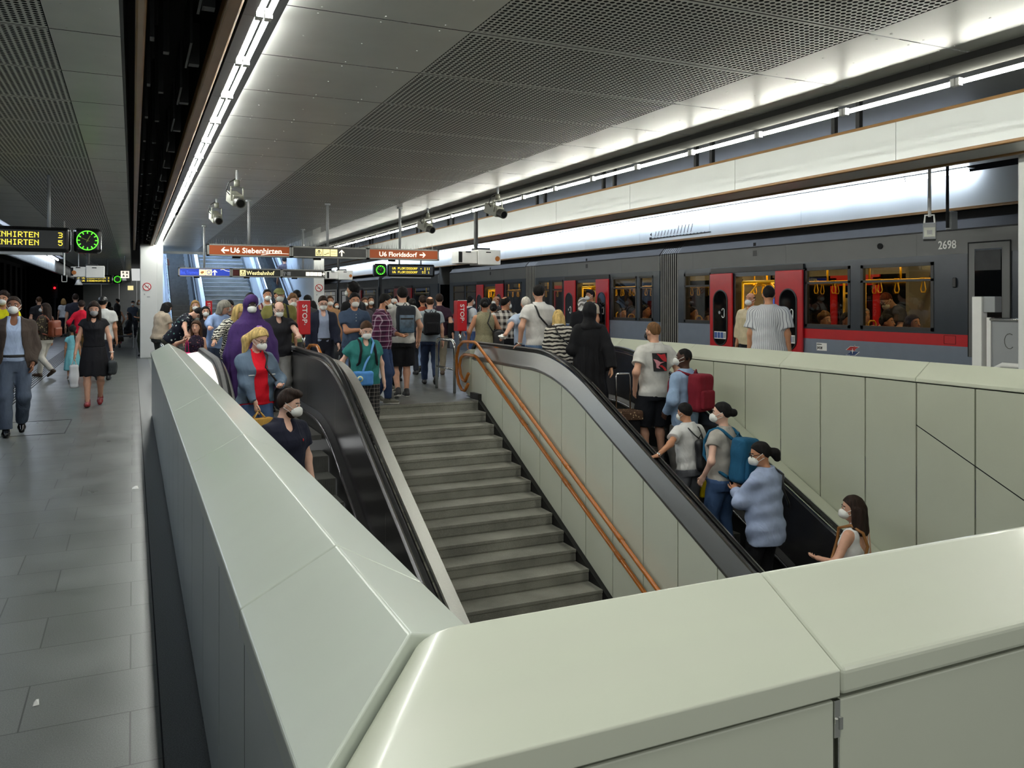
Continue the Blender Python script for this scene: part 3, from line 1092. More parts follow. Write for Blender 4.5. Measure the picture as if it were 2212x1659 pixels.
def picto(t_parent, x, z, s, y, kind):
    m = MB(); m.box(x, x + s, y - .004, y, z, z + s)
    p = m.build('pictogram', litc if kind != 'plain' else lit, t_parent)
    m = MB()
    if kind == 'exit':
        yy = y - .0045
        m.box(x + s * .15, x + s * .85, yy - .003, yy, z + s * .12, z + s * .2)
        m.box(x + s * .15, x + s * .22, yy - .003, yy, z + s * .12, z + s * .6)
        m.box(x + s * .78, x + s * .85, yy - .003, yy, z + s * .12, z + s * .6)
        arrow(m, x + s * .5, yy, z + s * .6, 90, s * .6)
    elif kind == 'escalator':
        yy = y - .0045
        m.prism([(x + s * .12, z + s * .2), (x + s * .4, z + s * .2), (x + s * .7, z + s * .38), (x + s * .9, z + s * .38), (x + s * .9, z + s * .46), (x + s * .66, z + s * .46), (x + s * .38, z + s * .28), (x + s * .12, z + s * .28)], 'y', yy - .003, yy)
    elif kind == 'seats':
        yy = y - .0045
        for i in range(4):
            m.box(x + s * (.12 + .2 * i), x + s * (.24 + .2 * i), yy - .003, yy, z + s * .6, z + s * .68)
            m.box(x + s * (.12 + .2 * i), x + s * (.24 + .2 * i), yy - .003, yy, z + s * .25, z + s * .3)
    elif kind == 'plain':
        yy = y - .0045
        m.box(x + s * .35, x + s * .55, yy - .003, yy, z + s * .45, z + s * .6)
    elif kind == 'swirl':
        yy = y - .0045
        m.tube([(x + s * (.5 + .3 * math.cos(a)), yy, z + s * (.5 + .3 * math.sin(a))) for a in np.linspace(.4, 3.3, 9)], s * .07, 5)
        m.tube([(x + s * (.5 + .3 * math.cos(a)), yy, z + s * (.5 + .3 * math.sin(a))) for a in np.linspace(3.6, 6.5, 9)], s * .07, 5)
    elif kind == 'orange':
        yy = y - .0045
        m.tube([(x + s * .25, yy, z + s * .4), (x + s * .45, yy, z + s * .62), (x + s * .7, yy, z + s * .55)], s * .1, 5)
        m.tube([(x + s * .35, yy, z + s * .3), (x + s * .6, yy, z + s * .4), (x + s * .75, yy, z + s * .66)], s * .08, 5)
    m.build('symbol', {'orange': orange_sign, 'swirl': blue_sign}.get(kind, black_sign), p)
    return p

def hanging_sign(name, label, y, z0, z1, x0, mods, poles, spikes=True, extra=None):
    t = thing(name, label, 'sign', ((x0 + mods[-1][1]) / 2, y, z1))
    for (a, c, mat) in mods:
        m = MB()
        m.box(a, c, y - .09, y + .09, z1 - .022, z1); m.box(a, c, y - .09, y + .09, z0, z0 + .022)
        m.box(a, a + .03, y - .09, y + .09, z0, z1); m.box(c - .03, c, y - .09, y + .09, z0, z1)
        m.box(a, c, y - .02, y + .09, z0, z1)
        m.build('frame', frame, t)
        MB().box(a + .03, c - .03, y - .085, y - .02, z0 + .022, z1 - .022).build('face', mat, t)
    for x in poles:
        m = MB(); m.cyl((x, y, z1), (x, y, ZC), .022, 10); m.build('pole', 'greywall', t, smooth=True)
        m = MB(); m.cyl((x, y, ZC - .03), (x, y, ZC), .05, 12); m.build('pole_flange', 'greywall', t, smooth=True)
    for i in range(3):
        xx = x0 + (mods[-1][1] - x0) * (i + .3) / 3
        MB().box(xx, xx + .12, y - .04, y + .04, z0 - .03, z0).build('bracket', 'dark', t)
    if spikes:
        rng = random.Random(3)
        m = MB()
        n = int((mods[-1][1] - x0) / .028)
        for i in range(n):
            xx = x0 + .02 + i * .028
            yy = y + rng.uniform(-.06, .06)
            m._add([(xx - .003, yy, z1), (xx + .003, yy, z1), (xx + rng.uniform(-.03, .03), yy + rng.uniform(-.03, .03), z1 + rng.uniform(.08, .15))], [(0, 1, 2)])
        o = m.build('bird_spikes', 'spike', t); o['kind'] = 'stuff'
    return t
Y1 = 14.0
s1 = hanging_sign('direction_sign', 'long hanging direction sign reading U6 Siebenhirten and U6 Floridsdorf in orange ends', Y1, 2.37, 2.56, 1.075,
                  [(1.075, 2.38, orange_sign), (2.385, 3.67, black_sign), (3.675, 4.97, orange_sign)], (1.72, 3.0, 4.27))
yf = Y1 - .086
m = MB(); arrow(m, 1.34, yf, 2.462, 180, .12); m.build('arrow', lit, s1)
m = MB(); text_into(m, 'U6 Siebenhirten', .118, (1.42, yf, 2.425), width=.80); m.build('lettering', lit, s1)
m = MB(); text_into(m, 'U6 Floridsdorf', .112, (3.87, yf, 2.425), width=.68); m.build('lettering', lit, s1)
m = MB(); arrow(m, 4.66, yf, 2.462, 0, .11); m.build('arrow', lit, s1)
for i, kd in enumerate(('exit', 'escalator', 'seats')):
    picto(s1, 2.78 + i * .125, 2.405, .115, yf, kd)
m = MB(); arrow(m, 3.22, yf, 2.462, 90, .11); m.build('arrow', lit, s1)
m = MB(); m.tube([(1.9, yf, 2.40), (2.05, yf - .001, 2.425), (2.2, yf, 2.43), (2.34, yf, 2.425)], .004, 4); m.build('scratch', lit, s1)
Y2 = 19.2
s2 = hanging_sign('direction_sign', 'second hanging direction sign further back reading Westbahnhof', Y2, 2.18, 2.37, 0.89,
                  [(0.89, 1.97, blue_sign), (1.975, 3.06, black_sign), (3.065, 4.03, black_sign)], (1.42, 3.55))
yf = Y2 - .086
m = MB(); text_into(m, 'Bus, Tramway', .10, (0.93, yf, 2.235), width=.36); m.build('lettering', glow('sign_pale_blue', (70, 100, 215), .7), s2)
picto(s2, 1.31, 2.21, .125, yf, 'orange'); picto(s2, 1.445, 2.21, .125, yf, 'swirl')
m = MB(); arrow(m, 1.63, yf, 2.27, 90, .12); m.build('arrow', lit, s2)
m = MB(); m.tube([(1.75, yf, 2.33), (1.8, yf, 2.345), (1.86, yf, 2.315), (1.94, yf, 2.30)], .005, 4); m.build('scratch', lit, s2)
MB().box(2.005, 2.14, yf - .003, yf, 2.21, 2.335).build('red_field', dimred, s2)
picto(s2, 2.155, 2.21, .125, yf, 'exit')
m = MB(); text_into(m, 'Westbahnhof', .125, (2.30, yf, 2.232), width=.60); m.build('lettering', litc, s2)
m = MB(); arrow(m, 3.12, yf, 2.27, 90, .10); m.build('arrow', 'greywall', s2)
m = MB(); m.box(3.18, 3.26, yf - .003, yf, 2.225, 2.31); m.build('pictogram', 'greywall', s2)
for i in range(4):
    picto(s2, 3.60 + i * .092, 2.225, .085, yf, 'plain')
m = MB(); arrow(m, 3.99, yf, 2.27, 0, .08); m.build('arrow', lit, s2)

# ================================================================== dot matrix displays with clocks
FONT = {'S': '01111 10000 10000 01110 00001 00001 11110', 'I': '01110 00100 00100 00100 00100 00100 01110', 'E': '11111 10000 10000 11110 10000 10000 11111',
 'B': '11110 10001 10001 11110 10001 10001 11110', 'N': '10001 11001 10101 10011 10001 10001 10001', 'H': '10001 10001 10001 11111 10001 10001 10001',
 'R': '11110 10001 10001 11110 10100 10010 10001', 'T': '11111 00100 00100 00100 00100 00100 00100', 'U': '10001 10001 10001 10001 10001 10001 01110',
 '6': '01110 10000 10000 11110 10001 10001 01110', '3': '11110 00001 00001 01110 00001 00001 11110', '5': '11111 10000 11110 00001 00001 10001 01110',
 'F': '11111 10000 10000 11110 10000 10000 10000', 'L': '10000 10000 10000 10000 10000 10000 11111', 'O': '01110 10001 10001 10001 10001 10001 01110',
 'D': '11110 10001 10001 10001 10001 10001 11110', '*': '00000 00000 01110 01110 01110 00000 00000', '1': '00100 01100 00100 00100 00100 00100 01110',
 ' ': '00000 00000 00000 00000 00000 00000 00000', '2': '01110 10001 00001 00110 01000 10000 11111', '7': '11111 00001 00010 00100 01000 01000 01000',
 'G': '01110 10000 10000 10111 10001 10001 01110', 'l': '01100 00100 00100 00100 00100 00100 01110'}
def dots(mb, s, x, y, z, p):
    for i, ch in enumerate(s):
        for r, row in enumerate(FONT[ch].split()):
            c = 0
            while c < 5:
                if row[c] == '1':
                    e = c
                    while e < 5 and row[e] == '1': e += 1
                    xx = x + (i * 6 + c) * p
                    mb.box(xx, xx + p * (e - c) - p * .1, y - .002, y, z + (6 - r) * p, z + (6 - r) * p + p * .88)
                    c = e
                else: c += 1

def display(label, y, z, xc, xa, xb, rows, p, clock_r, hm, pole_x, body=.165, zc=ZC, drop=0.0):
    """clock centred at xc, message board from xa to xb"""
    t = thing('departure_display', label, 'display', ((xa + xb) / 2, y, z))
    def rbox(x0, x1, nm):
        m = MB(); m.box(x0, x1, y - .10, y + .10, z - body, z + body)
        return m.build(nm, 'blackgloss', t, bevel=.05, seg=4)
    board = rbox(xa, xb, 'message_board')
    m = MB(); m.box(xa + .07, xb - .07, y - .104, y - .10, z - body + .05, z + body - .05)
    m.build('screen', plain('display_grey', (38, 40, 40), .25), board)
    m = MB()
    for (txt, x, zz) in rows: dots(m, txt, x, y - .105, zz, p)
    m.build('led_text', 'led', board)
    ck = rbox(xc - body, xc + body, 'clock')
    m = MB()
    ring = [(xc + clock_r * math.cos(a), y - .105, z + clock_r * math.sin(a)) for a in np.linspace(0, 2 * math.pi, 49)]
    m.tube(ring, clock_r * .045, 5, caps=False)
    for h in range(12):
        a = h * math.pi / 6
        m.tube([(xc + clock_r * .72 * math.sin(a), y - .105, z + clock_r * .72 * math.cos(a)), (xc + clock_r * .95 * math.sin(a), y - .105, z + clock_r * .95 * math.cos(a))], clock_r * .05, 5)
    m.build('dial', 'greenled', ck)
    m = MB()
    for a, ln in ((hm[0], .58), (hm[1], .8)):
        a = math.radians(a)
        m.tube([(xc - clock_r * .2 * math.sin(a), y - .107, z - clock_r * .2 * math.cos(a)), (xc + clock_r * ln * math.sin(a), y - .107, z + clock_r * ln * math.cos(a))], clock_r * .035, 5)
    m.build('hands', plain('clock_hands', (120, 128, 40), .4), ck)
    m = MB()
    m.box(xa + .1, xb - .1, y - .06, y + .06, z - body - .035, z - body)
    m.build('lower_rail', 'greywall', t)
    for i_, x in enumerate(pole_x):
        m = MB(); m.cyl((x, y, z + body), (x, y, zc[i_] if isinstance(zc, tuple) else zc), .022, 10); m.build('pole', 'greywall', t, smooth=True)
    return t
Yd = 12.36
display('large black departure display and green clock over the left platform', Yd, 2.45, -0.545, -2.05, -0.745,
        [('U6 SIEBENHIRTEN', -2.005, 2.472), ('3', -0.885, 2.472), ('U6 SIEBENHIRTEN', -2.005, 2.372), ('5', -0.885, 2.372)], .0101, .125, (28, 294), (-1.0,))
display('small departure display and clock farther along the left platform', 36, 2.50, -.545, -2.05, -.745,
        [('77 U6 SIEBENHIRTEN', -1.95, 2.51), ('3', -.885, 2.51), ('77 U6 SIEBENHIRTEN', -1.95, 2.40), ('5', -.885, 2.40)], .0092, .125, (28, 294), (-.9,))
Yr = 21.2
display('departure display with green clock over the right platform below the orange sign', Yr, 2.46, 5.91, 6.12, 7.42,
        [('U6 FLORIDSDORF', 6.23, 2.485), ('*', 7.0, 2.485), ('U6 FLORIDSDORF', 6.23, 2.385), ('5', 7.05, 2.385), ('1', 7.22, 2.385), ('lI', 7.18, 2.485), ('I', 7.11, 2.485), ('I', 7.11, 2.435), ('I', 7.11, 2.385)], .0084, .115, (28, 294), (6.45, 7.05), .17, (3.98, 3.05))

# ================================================================== cameras on the ceiling
def cctv(u, v, d, label, yawdeg, s=1.0):
    p = at_depth(u, v, d)
    t = thing('security_camera', label, 'camera', (p.x, p.y, p.z))
    t.rotation_euler = (0, 0, math.radians(yawdeg))
    top = ZC - p.z
    m = MB(); m.cyl((0, 0, .20 * s), (0, 0, top), .018, 10); m.build('pole', 'greywall', t, smooth=True, local=True)
    olive = plain('camera_grey', (118, 118, 106), .45, .2)
    m = MB(); m.cyl((0, 0, .16 * s), (0, 0, .24 * s), .035, 10); m.build('swivel', olive, t, smooth=True, local=True)
    m = MB()
    m.tube([(-.075 * s, 0, -.02), (-.075 * s, 0, .15 * s), (.075 * s, 0, .15 * s), (.075 * s, 0, -.02)], .012, 8)
    m.build('yoke', olive, t, local=True)
    m = MB()
    m.X = Matrix.Rotation(math.radians(18), 4, 'X')
    m.box(-.065 * s, .065 * s, -.06, .26, -.085, .055)
    m.build('housing', olive, t, bevel=.008, local=True)
    m = MB(); m.X = Matrix.Rotation(math.radians(18), 4, 'X')
    m.cyl((0, -.06, -.02), (0, -.17, -.02), .062 * s, 18); m.build('lens_hood', plain('hood_grey', (58, 58, 53), .5), t, smooth=False, local=True)
    m = MB(); m.X = Matrix.Rotation(math.radians(18), 4, 'X')
    m.cyl((0, -.168, -.02), (0, -.174, -.02), .048 * s, 18); m.build('lens', 'blackgloss', t, local=True)
    m = MB(); m.tube([(-.05, .1, .05), (-.12, .05, .10), (-.10, .02, .2), (-.01, 0, .26)], .007, 6); m.build('cable', 'black', t, smooth=True, local=True)
cctv(512, 430, 10.4, 'ceiling camera nearest above the down escalator, pale housing', 10)
cctv(468, 470, 13.3, 'smaller ceiling camera left of the nearer one, above the orange sign end', 8)
cctv(924, 490, 14.7, 'ceiling camera hanging just above the right end of the orange sign', 14)
cctv(1075, 455, 12.0, 'ceiling camera hanging at the right before the cream light fascia', 12)

# camera and box on poles above the right platform
p = at_depth(2008, 492, 10.5)
t = thing('security_camera', 'white box camera on a white pole before the train number', 'camera', tuple(p))
m = MB(); m.cyl((p.x, p.y, p.z + .14), (p.x, p.y, 3.43), .02, 10); m.build('pole', 'white', t, smooth=True)
RC = Matrix.Translation(p) @ Matrix.Rotation(math.radians(-51), 4, 'Z') @ Matrix.Translation(-p)
m = MB(); m.X = RC; m.tube([(p.x - .06, p.y, p.z + .05), (p.x - .05, p.y, p.z + .16), (p.x + .05, p.y, p.z + .16), (p.x + .06, p.y, p.z + .05)], .012, 8); m.build('yoke', 'white', t)
m = MB(); m.X = RC; m.box(p.x - .075, p.x + .075, p.y - .06, p.y + .3, p.z - .15, p.z + .06); m.build('housing', 'greywall', t, bevel=.01)
m = MB(); m.X = RC; m.box(p.x - .065, p.x + .065, p.y - .066, p.y - .058, p.z - .12, p.z - .0); m.build('window_frame', 'enamel', t, bevel=.01)
m = MB(); m.X = RC; m.box(p.x - .03, p.x + .03, p.y - .07, p.y - .066, p.z - .09, p.z - .035); m.build('lens', 'blackgloss', t)
p = at_depth(2050, 476, 10.9)
t = thing('junction_box', 'grey junction box on a dark pole beside the white box camera', 'box', tuple(p))
m = MB(); m.cyl((p.x - .03, p.y, p.z - .1), (p.x - .03, p.y, 3.43), .02, 10); m.build('pole', 'slot', t, smooth=True)
m = MB(); m.box(p.x, p.x + .13, p.y - .03, p.y + .05, p.z - .12, p.z + .12); m.build('box', 'greywall', t, bevel=.006)

# white projector boxes
def projector(x, y, z, w, label, flip=False):
    t = thing('projector_box', label, 'projector', (x, y, z))
    s = 1
    m = MB(); m.box(x - w * .5, x - w * .06, y - .2, y + .2, z - .13, z + .11); m.build('left_case', 'white', t, bevel=.012)
    m = MB(); m.box(x - w * .05, x + w * .5, y - .22, y + .22, z - .15, z + .14); m.build('right_case', 'white', t, bevel=.012)
    m = MB(); m.box(x - .05, x + w * .3, y - .1, y + .1, z + .14, z + .18); m.cyl((x, y, z + .15), (x, y, 3.98 if x > 5.5 else ZC), .04, 10); m.build('mount', 'slot', t)
    for xx in (x - w * .28, x + w * .2):
        MB().box(xx - .05, xx + .05, y - .224, y - .2, z + .08, z + .1).build('vent', 'dark', t)
    xd = x + w * .42 if not flip else x - w * .40
    m = MB(); m.cyl((xd, y - .224, z - .03), (xd, y - .21, z - .03), .05, 16); m.build('orange_disc', 'orange', t)
    m = MB(); m.box(x - w * .5 - .002, x - w * .42, y - .205, y - .19, z - .11, z + .09); m.build('grille', 'dark', t)
p = at_depth(1028, 556, 16); projector(p.x, p.y, p.z, .86, 'white projector box hanging right of the orange sign')
p = at_depth(731, 594, 26); projector(p.x, p.y, p.z, .80, 'white projector box far behind by the right column')
p = at_depth(190, 587, 20); projector(p.x, p.y, p.z, .72, 'white projector box under the left ceiling before the small display', True)
# small lit signs and lamps at the far left
p = at_depth(270, 593, 30)
t = thing('pictogram_sign', 'small square pictogram sign hanging at the far end of the left platform', 'sign', tuple(p))
m = MB(); m.box(p.x - .14, p.x + .14, p.y - .03, p.y + .03, p.z - .13, p.z + .13); m.build('panel', lit, t)
m = MB(); m.cyl((p.x, p.y, p.z + .13), (p.x, p.y, ZC), .015, 8); m.build('pole', 'greywall', t)
m = MB()
for dx, dz, w in ((-.09, .06, .06), (.03, .05, .07), (-.08, -.06, .07), (.04, -.07, .05)):
    m.box(p.x + dx, p.x + dx + w, p.y - .034, p.y - .03, p.z + dz - .02, p.z + dz + .02)
    m.ball((p.x + dx + w / 2, p.y - .03, p.z + dz + .04), (.018, .004, .018), 8, 5)
m.build('figures', 'black', t)
p = at_depth(282, 622, 45)
t = thing('exit_sign', 'tiny pale lit emergency sign on the far end wall', 'sign', tuple(p))
m = MB(); m.box(p.x - .14, p.x + .14, p.y - .03, p.y + .03, p.z - .12, p.z + .12); m.build('panel', litc, t)
m = MB(); m.cyl((p.x, p.y, p.z + .12), (p.x, p.y, ZC), .012, 8); m.build('pole', 'greywall', t)
p = at_depth(139, 602, 17)
t = thing('warning_sign', 'small square frame sign hanging over the left platform edge', 'sign', tuple(p))
m = MB(); m.cyl((p.x, p.y, p.z + .07), (p.x, p.y, ZC), .014, 8); m.build('pole', 'white', t)
m = MB()
for a in ((-.05, -.04, -.07, .07), (.04, .05, -.07, .07)): m.box(p.x + a[0], p.x + a[1], p.y - .02, p.y + .02, p.z + a[2], p.z + a[3])
m.box(p.x - .05, p.x + .05, p.y - .02, p.y + .02, p.z - .07, p.z - .055)
m.build('frame', 'white', t)
p = at_depth(170, 611, 24)
t = thing('loudspeaker', 'small cone lamp hanging at the left track edge', 'loudspeaker', tuple(p))
m = MB(); m.cyl((p.x, p.y, p.z), (p.x, p.y, ZC), .012, 8); m.build('pole', 'white', t)
m = MB(); m.tube([(p.x, p.y, p.z + .1), (p.x, p.y, p.z - .06)], [.03, .11], 12); m.build('cone', 'white', t, smooth=True)
p = at_depth(118, 622, 40)
t = thing('signal_light', 'red railway signal light in the dark left tunnel', 'signal', tuple(p))
m = MB(); m.box(p.x - .12, p.x + .12, p.y, p.y + .1, p.z - .5, p.z + .25); m.build('case', 'dark', t)
m = MB(); m.ball((p.x, p.y - .02, p.z), .05); m.build('red_lamp', glow('signal_red', (255, 20, 30), 6), t)
m = MB(); m.cyl((p.x, p.y + .05, p.z - .5), (p.x, p.y + .05, -1.3), .05); m.build('post', 'dark', t)

# ================================================================== things on the right platform end
t = thing('platform_gate', 'grey steel platform end gate with scratched writing and white railing', 'gate', (8.9, 6.3, 0))
def pat(u, x):
    r = (u - U0) / FPX
    return x * (CT - r * ST) / (ST + r * CT)
gx = 8.9
ya = pat(2116, gx)
m = MB(); m.box(gx - .05, gx + .05, ya - .06, ya + .06, 0, 1.70); m.build('post', 'white', t, bevel=.006)
m = MB(); m.box(gx - .02, gx + .10, ya - .2, ya - .02, 1.52, 1.70); m.build('bracket', 'greywall', t, bevel=.005)
yb = ya - 1.05
m = MB(); m.box(gx + .0, gx + .03, yb, ya - .14, .05, 1.42); dr = m.build('leaf', 'greywall', t)
m = MB(); m.tube([(gx - .01, ya - .14, 1.44), (gx - .01, yb, 1.44)], .02, 8); m.build('top_rail', 'chrome', t, smooth=True)
m = MB(); m.box(gx - .02, gx + .04, ya - .15, ya - .10, .02, 1.46); m.build('hinge_stile', 'white', t)
m = MB()
def scr(pts):
    m.tube([(gx - .002, ya - .22 - p[0], p[1]) for p in pts], .0035, 4)
scr([(.14 + .06 * math.cos(a), 1.20 + .085 * math.sin(a)) for a in np.linspace(1.0, 5.4, 10)])
scr([(.24, 1.11), (.25, 1.30), (.31, 1.28), (.31, 1.22), (.25, 1.20), (.33, 1.11)])
scr([(.44 + .05 * math.cos(a), 1.23 + .07 * math.sin(a)) for a in np.linspace(0, 6.0, 10)]); scr([(.42, 1.20), (.52, 1.12)])
scr([(.33, .98), (.34, 1.07), (.40, 1.06), (.36, .99)]); scr([(.42, 1.02), (.45, .95)])
m.build('scratched_writing', plain('scratch_dark', (84, 84, 80), .6), t)
xr = 8.6
yr = pat(2143, xr)
m = MB(); m.tube([(xr, yr, 0), (xr, yr, .80), (xr, yr - .03, .90), (xr, yr - .12, .95), (xr, yr - .75, .95)], .03, 10); m.build('railing', 'white', t, smooth=True)
t = thing('bench', 'dark platform bench at the far end of the left platform', 'bench', (-.5, 31, 0))
m = MB(); m.box(-.95, .0, 31, 31.45, .42, .46); m.build('seat', 'slot', t)
m = MB(); m.tube([(.0, 31.0, 0), (.0, 31.0, .75), (.0, 31.45, .80), (.0, 31.45, 0)], .02, 8); m.build('arm_frame', 'chrome', t)
m = MB(); m.tube([(-.95, 31.0, 0), (-.95, 31.0, .4), (-.95, 31.45, .4), (-.95, 31.45, 0)], .02, 8); m.build('leg_frame', 'chrome', t)
# steel outline of a floor hatch and scraps of paper on the left platform
t = thing('floor_hatch', 'thin steel outlined hatch in the left platform floor', 'hatch', (-.7, 10.8, 0))
m = MB()
q = [at_depth(75, 936, 1780 * 1.65 / 286), at_depth(141, 936, 1780 * 1.65 / 286), at_depth(156, 906, 1780 * 1.65 / 256), at_depth(40, 906, 1780 * 1.65 / 256)]
x1_, y0_, y1_ = q[1].x, q[1].y, q[2].y
for a in ((x1_ - .9, x1_, y0_, y0_ + .015), (x1_ - .9, x1_, y1_ - .015, y1_), (x1_ - .015, x1_, y0_, y1_), (x1_ - .9, x1_ - .885, y0_, y1_)):
    m.box(a[0], a[1], a[2], a[3], 0, .003)
m.build('frame', 'slot', t)
for i, (u, v) in enumerate(((292, 1056), (78, 1524))):
    p = at_depth(u, v, 1780 * 1.65 / (v - 650)); p.z = 0
    s = 0.028 if i == 0 else .012
    m = MB(); m._add([(p.x - s, p.y - s * .8, .003), (p.x + s, p.y - s, .006), (p.x + s * .7, p.y + s, .02), (p.x - s * .8, p.y + s * .6, .012), (p.x, p.y, .025)], [(0, 1, 4), (1, 2, 4), (2, 3, 4), (3, 0, 4), (0, 3, 2, 1)])
    tag(m.build('paper_scrap', 'white'), 'crumpled white paper scrap on the floor beside the left parapet' if i == 0 else 'tiny white paper scrap on the near floor at the lower left', 'litter')
# ================================================================== the train on the right
XT = 10.2
XT2 = 12.75          # far side
M['tgrey'] = plain('train_grey', (92, 93, 92), 0.45, 0.1, var=0.05, vscale=2)
M['tblue'] = plain('train_blue_grey', (118, 127, 142), 0.35, 0.2, var=0.04, coat=.2)
M['tdark'] = plain('train_anthracite', (36, 44, 52), 0.3, 0.1, var=0.05, coat=.1)
M['tred'] = plain('train_red', (178, 24, 32), 0.28, var=0.05, coat=.3)
M['troof'] = plain('train_roof_grey', (36, 36, 37), 0.7, 0.0)
M['yellow'] = plain('yellow_rail', (232, 178, 24), 0.3, var=0.05)
M['tglass'] = glass('train_glass', (150, 156, 162), 0.8)
M['tglassd'] = plain('dark_glass', (10, 12, 14), 0.06, var=0.0)
M['tin'] = plain('train_interior', (120, 116, 106), 0.5)
M['seat'] = plain('seat_red_brown', (120, 44, 36), 0.5)
ZS0, ZS1 = 1.03, 1.19      # red stripe
ZW0, ZW1 = 1.22, 2.20      # window glass
ZB1 = 2.29                 # top of the dark window band
ZG = 2.61                  # gutter
ZD = 2.10                  # door head

